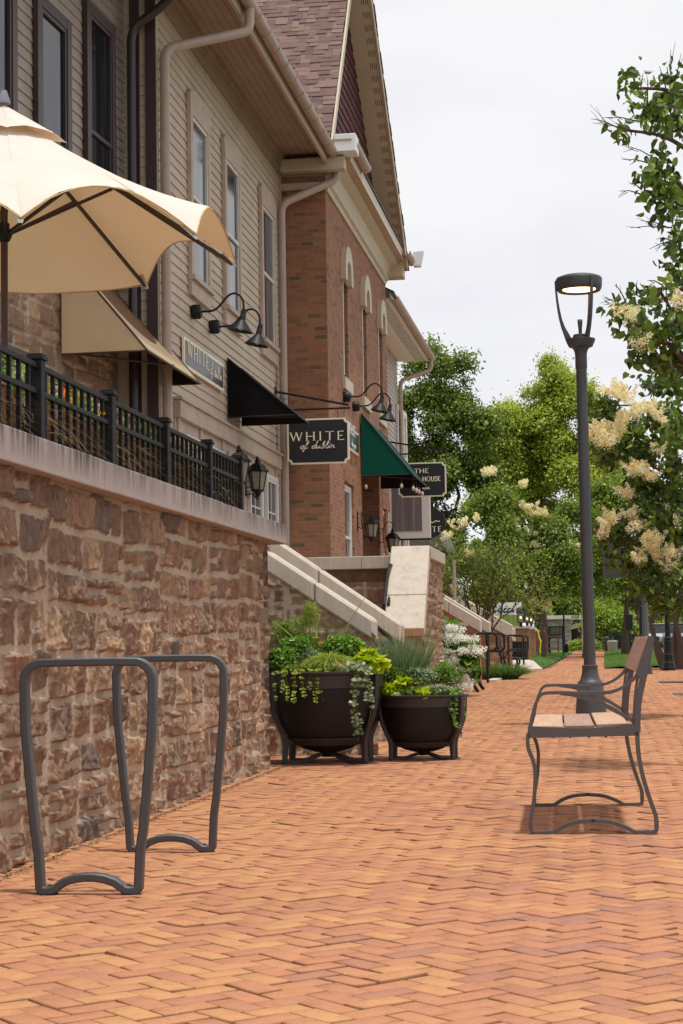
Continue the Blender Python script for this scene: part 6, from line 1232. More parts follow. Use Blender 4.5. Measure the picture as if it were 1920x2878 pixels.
# ================================================================ DISTANT FURNITURE
def G(px, py, Y): return at(px, py, Y=Y)
def litter_bin(x, y, z, label):
    o = thing('litter_bin', (x, y, z), label, 'litter bin'); b = MB()
    for i in range(20): t_ = 2*math.pi*i/20; b.bar((.28*math.cos(t_), .28*math.sin(t_), .05), (.31*math.cos(t_), .31*math.sin(t_), .88), .012, seg=4)
    for z_ in (.06, .3, .55, .86): b.tube([((.28+.03*z_)*math.cos(2*math.pi*i/20), (.28+.03*z_)*math.sin(2*math.pi*i/20), z_) for i in range(20)], .014, 5, closed=True)
    b.build('wire_basket', MAT['black'], o, local=True); MB().lathe([(.26, .05), (.27, .85), (.2, .86)], (0, 0, 0), 16).build('liner', MAT['black'], o, local=True, smooth=True); return o
c = G(1459, 1846, 62); litter_bin(c.x, 62, gzf(62), 'black wire litter bin behind the far handrails')
def pier(px0, px1, pyt, pyb, Y, label):
    a, c_ = G(px0, pyb, Y), G(px1, pyt, Y); o = thing('brick_pier', ((a.x+c_.x)/2, Y, a.z), label, 'pier', 'brick piers carrying lanterns'); MB().box((a.x, Y, min(a.z, gzf(Y))-.2), (c_.x, Y+.6, c_.z)).build('brick_shaft', MAT['brick_front'], o); MB().box((a.x-.05, Y-.05, c_.z), (c_.x+.05, Y+.65, c_.z+.09)).build('cap', MAT['cap_pale'], o); return c_.z+.09
def pier_lamp(px, pyc, w_px, Y, label, lit):
    s_ = w_px*Y/5000; c_ = G(px, pyc, Y); o = thing('pier_lantern', c_, label, 'lantern', 'square black lanterns on the brick piers'); h_ = s_*1.5
    MB().box((c_.x-s_*.46, Y-s_*.46, c_.z-h_/2), (c_.x+s_*.46, Y+s_*.46, c_.z+h_/2)).build('glass', MAT['lamp_glass'], o)
    b = MB()
    for sx in (-1, 1):
        for sy in (-1, 1): b.box((c_.x+sx*s_*.5-.015, Y+sy*s_*.5-.015, c_.z-h_/2), (c_.x+sx*s_*.5+.015, Y+sy*s_*.5+.015, c_.z+h_/2))
    b.box((c_.x-s_*.52, Y-s_*.52, c_.z-h_/2-.03), (c_.x+s_*.52, Y+s_*.52, c_.z-h_/2)); b.box((c_.x-.05, Y-.05, c_.z-h_/2-.16), (c_.x+.05, Y+.05, c_.z-h_/2-.03)); b.build('frame', MAT['black'], o)
    MB().lathe([(s_*.82, 0), (s_*.78, .03), (s_*.3, .11), (.02, .13), (.012, .2), (0, .21)], (c_.x, Y, c_.z+h_/2), 4, axis=(0, 0, 1)).build('roof', MAT['black'], o)
    if lit: MB().lathe([(0, -.04), (.03, -.02), (.03, .02), (0, .05)], (c_.x, Y-s_*.47, c_.z), 8).build('bulb', MAT['bulb_lit'], o, smooth=True)
pier(1449, 1487, 1766, 1850, 63, 'nearest brick lantern pier left of the walk'); pier(1488, 1503, 1769, 1846, 70, 'middle brick lantern pier'); pier(1506, 1529, 1776, 1838, 80, 'farthest low brick pier by the wooden chair')
pier_lamp(1464, 1736, 17, 63, 'nearest and largest of the square pier lanterns', True); pier_lamp(1482, 1739, 13, 67, 'second square pier lantern with a lit bulb', True); pier_lamp(1493, 1742, 11, 70.3, 'third square pier lantern with a lit bulb', True); pier_lamp(1510, 1752, 8, 80.3, 'small farthest pier lantern', False)
o = thing('caution_ribbon', G(1511, 1800, 69.5), 'yellow ribbon tied to the brick pier', 'ribbon'); a, c_ = G(1510, 1768, 69.5), G(1514, 1835, 69.5)
MB().sweep([a+Vector((-.06, 0, .03)), a+Vector((.03, 0, -.05)), a+Vector((.08, 0, -.35)), (a+c_)/2+Vector((.12, -.02, 0)), c_+Vector((.06, 0, .1)), c_+Vector((.08, 0, 0))], [(-.022, -.004), (.022, -.004), (.022, .004), (-.022, .004)], up=(0, 1, 0)).build('ribbon', simple('yellow_tape', g(240, 214, 20), .6), o)
def adirondack(px, pyb, Y, label):
    c_ = G(px, pyb, Y); z0 = c_.z; o = thing('wooden_chair', (c_.x, Y, z0), label, 'chair'); W_ = MAT['wood_old']
    for yy in (0, .55):
        MB().prism([(-.36, yy, 1.12), (-.30, yy, 1.14), (-.22, yy, .5), (-.2, yy, 0), (-.28, yy, 0), (-.29, yy, .5)], (0, .05, 0)).build('rear_leg', W_, o, local=True); MB().box((.20, yy, 0), (.27, yy+.05, .64)).build('front_leg', W_, o, local=True); MB().prism([(-.28, yy-.02, .66), (.1, yy-.02, .66), (.34, yy-.02, .62), (.36, yy-.02, .66), (.30, yy-.02, .72), (-.28, yy-.02, .71)], (0, .09, 0)).build('arm', W_, o, local=True)
        MB().box((-.25, yy+.01, .12), (.24, yy+.04, .17)).build('stretcher', W_, o, local=True)
    MB().prism([(-.26, 0, .40), (.27, 0, .44), (.27, 0, .48), (-.26, 0, .44)], (0, .6, 0)).build('seat', W_, o, local=True)
    for i in range(5): MB().prism([(-.26, .06+i*.1, .45), (-.22, .06+i*.1, .45), (-.31, .06+i*.1, 1.1), (-.34, .06+i*.1, 1.1)], (0, .075, 0)).build('back_slat', W_, o, local=True)
    return o
adirondack(1554, 1833, 78, 'weathered wooden armchair on the grass left of the far walk')
o = thing('slatted_bench', G(1562, 1830, 84), 'black slatted bench back behind the wooden armchair', 'bench'); a, c_ = G(1545, 1784, 84), G(1582, 1763, 84)
for i in range(10): x = a.x+(c_.x-a.x)*(i+.5)/10; MB().box((x-.018, 84, a.z), (x+.018, 84.03, c_.z)).build('back_slat', MAT['black'], o)
MB().box((a.x-.03, 83.98, c_.z), (c_.x+.03, 84.05, c_.z+.05)).build('top_rail', MAT['black'], o); MB().box((a.x-.03, 83.98, a.z-.05), (c_.x+.03, 84.05, a.z)).build('lower_rail', MAT['black'], o); MB().box((a.x, 83.5, a.z-.18), (c_.x, 84, a.z-.12)).build('seat', MAT['black'], o)
for x in (a.x, c_.x): MB().box((x-.03, 83.6, .2), (x+.03, 83.9, c_.z)).build('leg', MAT['black'], o)
def trash(px, py0, py1, w_px, Y, name, label, mat, cat):
    a, c_ = G(px, py1, Y), G(px, py0, Y); r_ = w_px*Y/10000; o = thing(name, (a.x, Y, a.z), label, cat); H_ = c_.z-a.z
    MB().lathe([(0, 0), (r_*.86, 0), (r_*.9, H_*.05), (r_, H_*.8), (r_*1.05, H_*.86), (r_*1.0, H_*.95), (r_*.7, H_)], a, 20).build('body', mat, o, smooth=True, ang=25); MB().lathe([(r_*.72, H_), (r_*.5, H_*1.05), (0, H_*1.08)], a, 20).build('lid', MAT['black'], o, smooth=True); return o
trash(1591, 1810, 1834, 14, 92, 'black_bollard', 'squat black litter post beside the dark sign pole', MAT['black'], 'post'); trash(1722, 1800, 1829, 29, 98, 'concrete_planter', 'pale concrete tub on the lawn right of the walk', simple('pale_concrete', g(150, 144, 134), .9), 'tub'); trash(1706, 1790, 1829, 17, 99, 'dark_bin', 'dark brown bin just left of the pale concrete tub', MAT['brown'], 'bin')
def pole(px, py0, py1, Y, w_px, label, name='sign_pole', mat=None, zb=None):
    a, c_ = G(px, py1, Y), G(px, py0, Y); o = thing(name, (a.x, Y, a.z), label, 'pole'); r_ = w_px*Y/10000; MB().lathe([(0, 0), (r_*1.5, 0), (r_*1.5, .1), (r_, .12), (r_, c_.z-a.z), (0, c_.z-a.z+.01)], a, 12).build('shaft', mat or MAT['black'], o, smooth=True, ang=30); return o
pole(1587, 1722, 1834, 94, 5, 'thin dark pole left of the far end of the walk'); pole(1279, 1575, 1700, 47, 10, 'plain light grey pole behind the copings of the brick stairs', mat=MAT['fascia'])
# script sign of the restaurant with its prop post and green board
YS_ = 66; a, c_ = G(1372, 1733, YS_), G(1466, 1691, YS_)
o = thing('script_sign', (a.x, YS_, a.z), "white sign reading Rucci's in black script above a green board", 'sign'); tilt_ = .07
MB().prism([(a.x, YS_, a.z), (c_.x, YS_, a.z-.06), (c_.x, YS_, c_.z), (a.x+.12, YS_, c_.z-.05)], (0, .06, 0)).build('board', MAT['sign_white'], o); b = MB()
MB().prism([(a.x+.1, YS_-.004, a.z+.06), (c_.x-.04, YS_-.004, a.z+.02), (c_.x-.04, YS_-.004, a.z+.035), (a.x+.1, YS_-.004, a.z+.075)], (0, .003, 0)).build('underline', MAT['black'], o)
R_ = G(1379, 1722, YS_-.01); e_ = G(1461, 1722, YS_-.01); R_.z -= .0
GL['Q'] = (.8, [[(.25, .75), (.22, .1), (.15, -.1)], [(-.2, .55), (.2, .95), (.55, .92), (.5, .6), (.2, .5), (.6, -.02)]], 's')
lettering('script_lettering', "Qucci's", (R_.x, R_.y, R_.z), (1, 0, .0), (0, 0, 1), .36, MAT['black'], o, gap=.02, weight=.22, shear=.12, serif=False, width=e_.x-R_.x)
b = MB(); b.bar(G(1407, 1738, YS_-.3), G(1413, 1685, YS_-.3), .04); b.build('prop', MAT['black'], o)
o = thing('green_board', G(1445, 1760, 65), 'green upright boarding below the white script sign', 'board'); a, c_ = G(1408, 1766, 65), G(1462, 1728, 65); k = M('green_boards', .8); k.col(k.ramp(k.noise(2, 3, .5, k.map((14, 1, .2))), [(.35, g(96, 116, 40)), (.65, g(142, 156, 74))])); MB().box((a.x, 65, a.z-1.2), (c_.x, 65.1, c_.z)).build('boards', k.m, o)
# far pale brick building and street name sign
FB = thing('pale_brick_building', (G(1570, 1830, 118).x, 118, .2), 'pale whitewashed brick building at the end of the walk', 'building'); a, c_ = G(1534, 1838, 118), G(1604, 1729, 118)
kq = brick_mat('whitewashed_brick', [(0, g(132, 126, 120)), (.5, g(150, 144, 138)), (1, g(166, 160, 154))], g(120, 112, 106), 'X', 2.2); MB().box((a.x, 118, -.5), (c_.x, 126, c_.z-.25)).build('wall', kq, FB); MB().box((a.x-.1, 117.8, c_.z-.249), (c_.x+.1, 126, c_.z)).build('parapet', MAT['trim_white'], FB)
a2, c2 = G(1602, 1836, 119), G(1660, 1752, 119); MB().box((a2.x, 119, -.5), (c2.x+3, 119.3, c2.z)).build('dark_opening', simple('painted_opening_shade', g(30, 34, 32), .4), FB)  # dark sheet painted in for the shade inside the opening
MB().prism([(a2.x-.1, 118.6, G(1602, 1770, 119).z), (c2.x+3, 118.6, G(1602, 1740, 119).z), (c2.x+3, 118.6, G(1602, 1735, 119).z+.25), (a2.x-.1, 118.6, G(1602, 1762, 119).z+.1)], (0, .4, 0)).build('canopy_edge', MAT['fascia'], FB)
MB().box((c_.x-.3, 117.6, -.3), (c_.x+.4, 117.95, G(1600, 1816, 118).z)).build('plinth', MAT['trim_white'], FB)
o = thing('street_name_sign', G(1620, 1735, 100), 'white street name sign reading CROSS PL behind the lamp pole', 'street sign'); a, c_ = G(1602, 1741, 100), G(1645, 1730, 100); MB().box((a.x, 100, a.z), (c_.x, 100.03, c_.z)).build('plate', MAT['sign_white'], o)
lettering('lettering', 'CROSS PL', (a.x+.06, 99.99, a.z+.05), (1, 0, 0), (0, 0, 1), .13, MAT['slate'], o, gap=.15, weight=.2, serif=False, width=.70); MB().bar(((a.x+c_.x)/2+.25, 100.05, a.z-4), ((a.x+c_.x)/2+.25, 100.05, c_.z), .035).build('post', MAT['pipe'], o)
# black classical posts on the right
def black_post(px, pyb, label, z=0.0, H_=4.4):
    c_ = at(px, pyb, Z=z); o = thing('black_lamp_post', c_, label, 'lamp post', 'black fluted lamp posts along the kerb')
    MB().lathe([(0, 0), (.215, 0), (.215, .10), (.205, .12), (.19, .20), (.185, .24), (.165, .27), (.155, .30), (.15, .48), (.135, .50), (.128, .60), (.122, .86), (.105, .90), (.125, .93), (.125, .96), (.085, .99)], (0, 0, 0), 8).build('base', MAT['black'], o, local=True)
    MB().lathe([(.083, .98), (.078, 2.0), (.098, 2.02), (.098, 2.06), (.076, 2.08), (.072, 2.2), (.088, 2.22), (.088, 2.25), (.07, 2.28), (.055, H_)], (0, 0, 0), 12).build('shaft', MAT['black'], o, local=True, smooth=True, ang=30)
    MB().lathe([(.06, H_), (.10, H_+.05), (.12, H_+.1), (.19, H_+.3), (.2, H_+.45), (.1, H_+.62), (.0, H_+.7)], (0, 0, 0), 14).build('globe', MAT['lamp_glass'], o, local=True, smooth=True); return o
bp = black_post(1880, 1886, 'black lamp post with a stepped base at the right edge of the lawn'); c_ = at(1806, 1858, Z=.1); bp2 = copy_tree(bp); bp2.location = (c_.x, c_.y, .1); bp2['label'] = 'farther black lamp post just left of the grey banner post'
c_ = at(1818, 1895, Z=0); o = thing('banner_post', c_, 'grey post with a neck collar carrying a dark slate banner board', 'post'); H_ = at(1818, 1440, Y=c_.y).z
MB().lathe([(0, 0), (.16, 0), (.16, .05), (.13, .3), (.12, .85), (.15, .87), (.15, .93), (.10, .99), (.083, 1.02), (.075, H_+.1), (0, H_+.12)], c_, 20).build('shaft', MAT['gunmetal'], o, smooth=True, ang=30)
yb_ = c_.y+.0; p0, p1 = at(1696, 1625, Y=yb_), at(1792, 1449, Y=yb_); MB().box((p0.x, yb_, p0.z), (p1.x, yb_+.09, p1.z)).build('board_frame', MAT['gunmetal'], o, bevel=.01); MB().box((p0.x+.06, yb_-.006, p0.z+.06), (p1.x-.06, yb_+.05, p1.z-.06)).build('board', simple('dark_slate_banner', g(58, 58, 62), .6, var=.08), o); MB().box((p0.x-.05, yb_-.02, p1.z), (c_.x, yb_+.05, p1.z+.05)).build('top_arm', MAT['gunmetal'], o); MB().box((p1.x, yb_, p0.z+.0), (c_.x, yb_+.04, p0.z+.05)).build('lower_arm', MAT['gunmetal'], o)
o = thing('small_black_sign', G(1773, 1750, 72), 'small plain black sign on a thin post between the tree trunks', 'sign'); a, c_ = G(1760, 1771, 72), G(1778, 1728, 72); MB().box((a.x, 72, a.z), (c_.x, 72.04, c_.z)).build('plate', MAT['black'], o); MB().bar(((a.x+c_.x)/2, 72.06, gzf(72)), ((a.x+c_.x)/2, 72.06, c_.z), .03).build('post', MAT['black'], o)
c_ = at(1900, 1918, Z=0); o = thing('tree_grate', (c_.x+.35, c_.y, .006), 'dark iron tree grate in the paving at the right edge', 'tree grate'); MB().box((-.7, -.6, 0), (.7, .6, .012)).build('plate', MAT['brown'], o, local=True, bevel=.003)
c_ = at(1910, 1953, Z=0); o = thing('drain_cover', (c_.x+.35, c_.y, .006), 'dark iron drain cover set in the brick paving at the right edge', 'drain cover'); MB().box((-.45, -.5, 0), (.45, .5, .010)).build('plate', MAT['brown'], o, local=True, bevel=.003)
# pale kerb ramp left
a, b_, c2, d_ = at(1446, 1872, Z=.12), at(1505, 1857, Z=.14), at(1535, 1877, Z=.02), at(1470, 1878, Z=.02)
k = MB().prism([(-3.9, 56.35, .0), (-1.95, 56.35, .0), (-2.3, 58.5, .22), (-2.6, 62, .22), (-4.0, 62, .22)], (0, 0, .06)).build('concrete_ramp', MAT['cap_pale'], bevel=.02); tag(k, kind='structure')
# lawns
def lawn(name, pts, n, seed, z=.01):
    b = MB(); k_ = M(name+'_soil', .95); k_.col(k_.ramp(k_.noise(2, 5), [(.3, g(66, 92, 40)), (.7, g(98, 128, 56))]))
    ys_ = np.linspace(pts[0][1], pts[1][1], 24); vs = []
    for y in ys_:
        t_ = (y-ys_[0])/(ys_[-1]-ys_[0]); xl_ = pts[0][0]*(1-t_)+pts[1][0]*t_; xr_ = pts[3][0]*(1-t_)+pts[2][0]*t_; hump = .28*math.sin(math.pi*min(1, t_*1.0+.08)) if 'left' in name else .06
        for j in range(7): s_ = j/6; vs.append((xl_+(xr_-xl_)*s_, y, gzf(y)+z+hump*(min(1, (1-s_)*2.2) if 'left' in name else min(1, s_*5))))
    b.add(vs, [(i*7+j, i*7+j+1, (i+1)*7+j+1, (i+1)*7+j) for i in range(23) for j in range(6)]); tag(b.build(name, k_.m, smooth=True), kind='structure')
    rg = np.random.default_rng(seed); t_ = rg.random(n)**1.4; s_ = rg.random(n); y = ys_[0]+t_*(ys_[-1]-ys_[0]); xl_ = pts[0][0]*(1-t_)+pts[1][0]*t_; xr_ = pts[3][0]*(1-t_)+pts[2][0]*t_; x = xl_+(xr_-xl_)*s_
    hump = .28*np.sin(math.pi*np.minimum(1, t_+.08))*np.minimum(1, (1-s_)*2.2) if 'left' in name else .06*np.minimum(1, s_*5)
    o = blades(name+'_grass', np.stack([x, y, gz(y)+z+hump-.01], 1), rg.normal(size=(n, 3))*.35+np.array([0, 0, 1.]), .07+.07*rg.random(n), .012, LV['grass'], None, .6, 2, rg); o.name = 'grass'
    tag(o, 'short mown grass of the lawn '+('left' if 'left' in name else 'right')+' of the far walk', 'grass', kind='stuff')
lawn('left_lawn', [(-4.6, 57.5), (-4.6, 100), (-1.78, 100), (-2.0, 57.0)], 22000, 5); lawn('right_lawn', [(-.03, 56.5), (-.03, 110), (2.6, 110), (2.6, 56.5)], 34000, 6)
tag(MB().box((2.62, 56.4, -.02), (2.86, 118, .14)).build('kerb', MAT['cap_pale']), kind='structure')
# ================================================================ CARS
def car(x, y, z, rz, paint, label):
    o = thing('parked_car', (x, y, z), label, 'car', 'cars parked along the street', rz=rz)
    pm = M(paint[0]+'_car_paint', .25, .3); pm.col(paint[1]); L_, W_, H_ = 4.5, 1.8, 1.62
    low = [(-2.2, .35), (-2.25, .62), (-2.2, .86), (-1.75, .95), (-1.1, 1.02), (-.5, 1.03), (1.2, 1.06), (2.05, 1.04), (2.2, .9), (2.25, .55), (2.2, .32), (1.75, .27), (-1.8, .27)]
    b = MB(); secs = [(-.9, .93), (-.84, 1.0), (.84, 1.0), (.9, .93)]
    vs = []; n_ = len(low)
    for (xx, sc) in secs: vs += [(xx, yy*(.985 if sc < 1 else 1), .27+(zz-.27)*(sc if zz > .5 else 1)) for yy, zz in low]
    fs = [(i*n_+j, i*n_+(j+1) % n_, (i+1)*n_+(j+1) % n_, (i+1)*n_+j) for i in range(3) for j in range(n_)]+[tuple(range(n_))[::-1], tuple(3*n_+j for j in range(n_))]; b.add(vs, fs); b.build('body', pm.m, o, bevel=.04, seg=2, local=True)
    cab = [(-1.25, 1.0), (-.55, 1.52), (.0, 1.62), (1.3, 1.60), (1.85, 1.52), (2.1, 1.04)]; b = MB(); vs = []; n_ = len(cab)
    for xx, ins in ((-.80, 0), (.80, 0)): vs += [(xx*(1-.18*(zz-1.0)/.6), yy, zz) for yy, zz in cab]
    b.add(vs, [(j, (j+1) % n_, n_+(j+1) % n_, n_+j) for j in range(n_)]+[tuple(range(n_))[::-1], tuple(range(n_, 2*n_))]); b.build('cabin_glass', MAT['glass_dark'], o, bevel=.03, local=True)
    MB().prism([(-.64, -.45, 1.575), (.64, -.45, 1.575), (.60, 1.8, 1.59), (-.60, 1.8, 1.59)], (0, 0, .06)).build('roof', pm.m, o, bevel=.02, local=True)
    for sx in (-1, 1):
        for yy in (-1.4, 1.4):
            wv = MB().lathe([(0, -.1), (.28, -.1), (.33, -.07), (.33, .07), (.28, .1), (0, .1)], (sx*.82, yy, .33), 18, axis=(1, 0, 0)).build('wheel', MAT['black'], o, smooth=True, ang=30, local=True); MB().lathe([(0, .105), (.12, .11), (.2, .102)], (sx*.82, yy, .33), 12, axis=(sx, 0, 0)).build('rim', MAT['pipe'], wv, local=True)
        MB().box((sx*.62-.17, -2.26, .68), (sx*.62+.17, -2.12, .84)).build('headlight', MAT['sign_white'], o, bevel=.02, local=True); MB().box((sx*.92-.08, -.85, 1.0), (sx*.92+.08, -.75, 1.12)).build('mirror', pm.m, o, local=True)
    MB().box((-.42, -2.28, .55), (.42, -2.2, .78)).build('grille', MAT['black'], o, local=True); MB().box((-.9, -2.29, .33), (.9, -2.15, .50)).build('bumper', MAT['bench_metal'], o, bevel=.03, local=True); return o
def place_car(px, pyb, Y, rz, paint, lab): c_ = at(px, pyb, Y=Y); return car(c_.x, Y, gzf(Y)-.02, rz, paint, lab)
place_car(1915, 1846, 112, R(4), ('silver', g(170, 174, 180)), 'silver grey car facing the camera at the right edge of the photo'); place_car(1893, 1840, 126, R(2), ('pale_blue', g(140, 156, 172)), 'pale blue car behind the silver one'); place_car(1850, 1845, 118, R(-10), ('white', g(196, 198, 202)), 'white car partly hidden behind the tall banner post'); place_car(1776, 1842, 122, R(-20), ('light_blue', g(160, 172, 190)), 'light blue car seen between the tree trunks')
# ================================================================ TREES
def ell(px, py, rx, ry, Y, dy=0.0, depth=None): c_ = at(px, py, Y=Y+dy); k_ = Y/4960; return (c_, (rx*k_, (depth or rx)*k_, ry*k_))
def subclumps(es, k_, rg, f=(.22, .38)):
    o = []; vol = np.array([e[1][0]*e[1][2] for e in es]); 
    for _ in range(k_):
        c_, r_ = es[rg.choice(len(es), p=vol/vol.sum())]; d = unit(rg.normal(size=3)); d[2] = abs(d[2])*.9-.25*rg.random() if rg.random() < .75 else d[2]; m_ = .62+.3*rg.random(); s_ = rg.uniform(*f)*min(r_)
        o.append(((c_[0]+d[0]*r_[0]*m_, c_[1]+d[1]*r_[1]*m_, c_[2]+d[2]*r_[2]*m_), (s_*1.15, s_*1.15, s_*1.0)))
    return o
def tree(name, base, r0, fork, es, k_, n, size, mat, label, seed, group=None, tb=.45, f=(.24, .4), hexa=False, width=.6, flowers=None, fsize=.05, fn=70, lims=12, cutfn=None, gaps=0, gs=1.0, hang=.3, stems=1, barkt=.4, shell=.4):
    rg = np.random.default_rng(seed); o = thing(name, base, label, 'tree', group); cl = subclumps(es, k_, rg, f); b = MB(); base = Vector(base)
    for s in range(stems):
        lean = Vector((rg.normal()*.15, rg.normal()*.1, 0))*(1.6 if stems > 1 else .4); tp = [base+lean*0+Vector(((s-.5*(stems-1))*r0*1.6, 0, -.05)), base+lean*.4*fork+Vector(((s-.5*(stems-1))*r0*3, 0, fork*.5)), base+lean*fork+Vector(((s-.5*(stems-1))*fork*.22, 0, fork))]
        b.t; b.tint = barkt; b.tube(curve(tp, fork*.3, 4), r0, 10, scl=[1.25-.5*min(1, i/6)-.04*i for i in range(len(curve(tp, fork*.3, 4)))])
        top_ = tp[-1]
        for j in range(lims//stems):
            e = Vector(cl[rg.integers(len(cl))][0]); m1 = top_+(e-top_)*.35+Vector((0, 0, (e-top_).length*.10))+Vector(tuple(rg.normal(size=3)*.05*(e-top_).length)); m2 = top_+(e-top_)*.7+Vector((0, 0, (e-top_).length*.06))+Vector(tuple(rg.normal(size=3)*.05*(e-top_).length)); b.tint = barkt+.2*rg.random(); b.tube([top_-Vector((0, 0, .1)), m1, m2, e], r0*.42, 6, scl=[1, .62, .34, .1])
    b.build('trunk', MAT['bark'], o, smooth=True)
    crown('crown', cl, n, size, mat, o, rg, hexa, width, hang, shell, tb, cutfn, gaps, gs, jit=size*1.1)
    if flowers: panicles('flowers', flowers(cl, rg), LV['flower'], o, rg, fn, fsize)
    return o
Y = 84; tree('broad_dark_tree', (at(1260, 1800, Y=Y).x, Y, gzf(Y)), .32, 4.5, [ell(1235, 1045, 88, 92, Y), ell(1180, 1190, 130, 150, Y), ell(1320, 1225, 100, 105, Y), ell(1280, 1370, 140, 150, Y), ell(1150, 1400, 110, 160, Y), ell(1310, 1500, 120, 90, Y), ell(1220, 1560, 120, 90, Y)], 95, 90000, .17, LV['dark'], 'tall dark green tree rising behind the off white clapboard house', 101, 'trees at the end of the street', .47, gaps=.24, gs=.8, f=(.22, .42))
Y = 92; tree('maple_tree', (at(1530, 1800, Y=Y).x, Y, gzf(Y)), .3, 4.5, [ell(1545, 1110, 80, 118, Y), ell(1470, 1235, 112, 120, Y), ell(1615, 1190, 100, 130, Y), ell(1440, 1370, 105, 130, Y), ell(1560, 1350, 130, 150, Y), ell(1660, 1340, 90, 140, Y), ell(1405, 1240, 85, 90, Y), ell(1700, 1240, 80, 90, Y), ell(1630, 1110, 55, 60, Y), ell(1400, 1330, 90, 90, Y)], 175, 180000, .155, LV['maple'], 'bright yellow green maple in the centre of the background', 102, 'trees at the end of the street', .58, f=(.2, .40), gaps=.24, gs=.9)
def fl(pts, Y, ln=.22, r_=.07, k_=4, t_=.6, up=.5, dy=-.5):
    def f_(cl, rg):
        o = []
        for px, py, w_ in pts:
            for j in range(k_): c_ = at(px+rg.normal()*w_*.4, py+rg.normal()*w_*.25, Y=Y+dy*rg.random()); o.append((tuple(c_), (rg.normal()*.6, -.3+rg.normal()*.3, up+rg.random()*.5), ln*(.6+.6*rg.random()), r_, t_-.35*(rg.random() < .3)))
        return o
    return f_
Y = 74; tree('japanese_lilac_tree', (at(1528, 1800, Y=Y).x, Y, gzf(Y)), .10, 1.9, [ell(1390, 1440, 75, 75, Y), ell(1480, 1520, 105, 80, Y), ell(1560, 1600, 85, 95, Y), ell(1420, 1610, 95, 85, Y), ell(1575, 1660, 70, 55, Y)], 75, 40000, .14, LV['mid'], 'flowering lilac tree with cream plumes behind the far stair copings', 103, 'small flowering trees along the walk', .42,
   flowers=fl([(1370, 1330, 18), (1430, 1472, 26), (1500, 1440, 30), (1530, 1450, 16), (1480, 1430, 14), (1500, 1500, 40), (1555, 1500, 30), (1535, 1520, 20), (1560, 1545, 24), (1505, 1535, 22), (1420, 1540, 26), (1580, 1655, 30), (1500, 1695, 22), (1540, 1690, 22), (1530, 1705, 14), (1610, 1540, 14), (1560, 1580, 16), (1470, 1365, 10)], Y, .28, .10, 7), fsize=.055, fn=80)
Y = 80; tree('japanese_lilac_tree', (at(1645, 1800, Y=Y).x, Y, gzf(Y)), .14, 3.0, [ell(1600, 1480, 70, 90, Y), ell(1560, 1620, 100, 90, Y), ell(1640, 1580, 90, 110, Y), ell(1500, 1600, 90, 80, Y)], 60, 26000, .14, LV['mid'], 'plain green small tree behind the flowering lilac and the lamp pole', 104, 'small flowering trees along the walk', .35)
# sparse twiggy tree
def twigs(b, p, d, ln, r, depth, rg, ends):
    e = p+d*ln; m_ = p+d*ln*.5+Vector(tuple(rg.normal(size=3)*ln*.05)); b.tube([p, m_, e], r, 5, scl=[1, .85, .65]); ends.append(tuple(e)); ends.append(tuple(m_))
    if depth == 0: return
    for _ in range(3 if rg.random() < .6 else 2):
        nd = (d+Vector(tuple(rg.normal(size=3)*.38))+Vector((0, 0, .08))).normalized(); twigs(b, e if rg.random() < .6 else m_, nd, ln*(.62+.25*rg.random()), r*.62, depth-1, rg, ends)
Y = 47.5; rg = np.random.default_rng(110); c_ = at(1352, 1760, Y=Y); o = thing('twiggy_tree', (c_.x, Y, c_.z-.6), 'sparse twiggy small tree with thin yellow green leaves above the brick stairs', 'tree', 'small flowering trees along the walk'); b = MB(); b.tint = .3; ends = []
for a in (-.75, -.4, -.15, .1, .35, .6, .9): b.tint = .3+.3*rg.random(); twigs(b, Vector((c_.x, Y, c_.z-.6+.5*rg.random())), Vector((a*.75, rg.normal()*.2, 1)).normalized(), .95, .035, 5, rg, ends)
b.build('trunk', MAT['bark'], o); E_ = np.array(ends); n = 7500; C = E_[rg.integers(len(E_), size=n)]+rg.normal(size=(n, 3))*.13; V, Fc, q = leaves(C, rg.normal(size=(n, 3))+np.array([0, 0, -.4]), .05+.05*rg.random(n), .5, .1, rg=rg); npmesh('crown', V, Fc, np.repeat(np.clip(.45+.3*rg.normal(size=n), 0, 1), q), LV['gold' if False else 'mid'], o)
panicles('flowers', fl([(1280, 1480, 26), (1255, 1510, 16), (1300, 1470, 20), (1385, 1330, 10), (1276, 1655, 7), (1318, 1560, 16), (1345, 1460, 14)], Y, .15, .06, 6)(None, rg), LV['flower'], o, rg, 60, .035)
# right-hand row
c_ = at(1791, 1838, Z=.03); Y = c_.y; tree('street_tree', (c_.x, Y, .03), .21, 2.6, [ell(1735, 1560, 85, 95, Y), ell(1820, 1590, 100, 85, Y), ell(1700, 1640, 60, 55, Y), ell(1870, 1600, 80, 90, Y), ell(1780, 1490, 90, 80, Y)], 80, 42000, .13, LV['mid'], 'leafy street tree with a thick brown trunk right of the lamp pole', 105, 'street trees on the right of the walk', .38)
c_ = at(1757, 1838, Z=.12); Y = 84; tree('street_tree', (at(1757, 1838, Y=Y).x, Y, gzf(Y)), .17, 3.2, [ell(1700, 1450, 80, 110, Y), ell(1690, 1580, 75, 90, Y), ell(1750, 1640, 80, 60, Y), ell(1760, 1420, 80, 90, Y)], 70, 34000, .16, LV['mid'], 'slimmer street tree behind, its trunk left of the small black sign', 106, 'street trees on the right of the walk', .5)
Y = 54; tree('street_tree', (at(1885, 1845, Y=Y).x+.05, Y, .0), .12, 1.5, [ell(1880, 1560, 90, 95, Y), ell(1930, 1500, 90, 120, Y), ell(1860, 1480, 60, 70, Y)], 60, 26000, .12, LV['mid'], 'multi-stemmed street tree behind the black stepped-base lamp post', 107, 'street trees on the right of the walk', .36, stems=3)
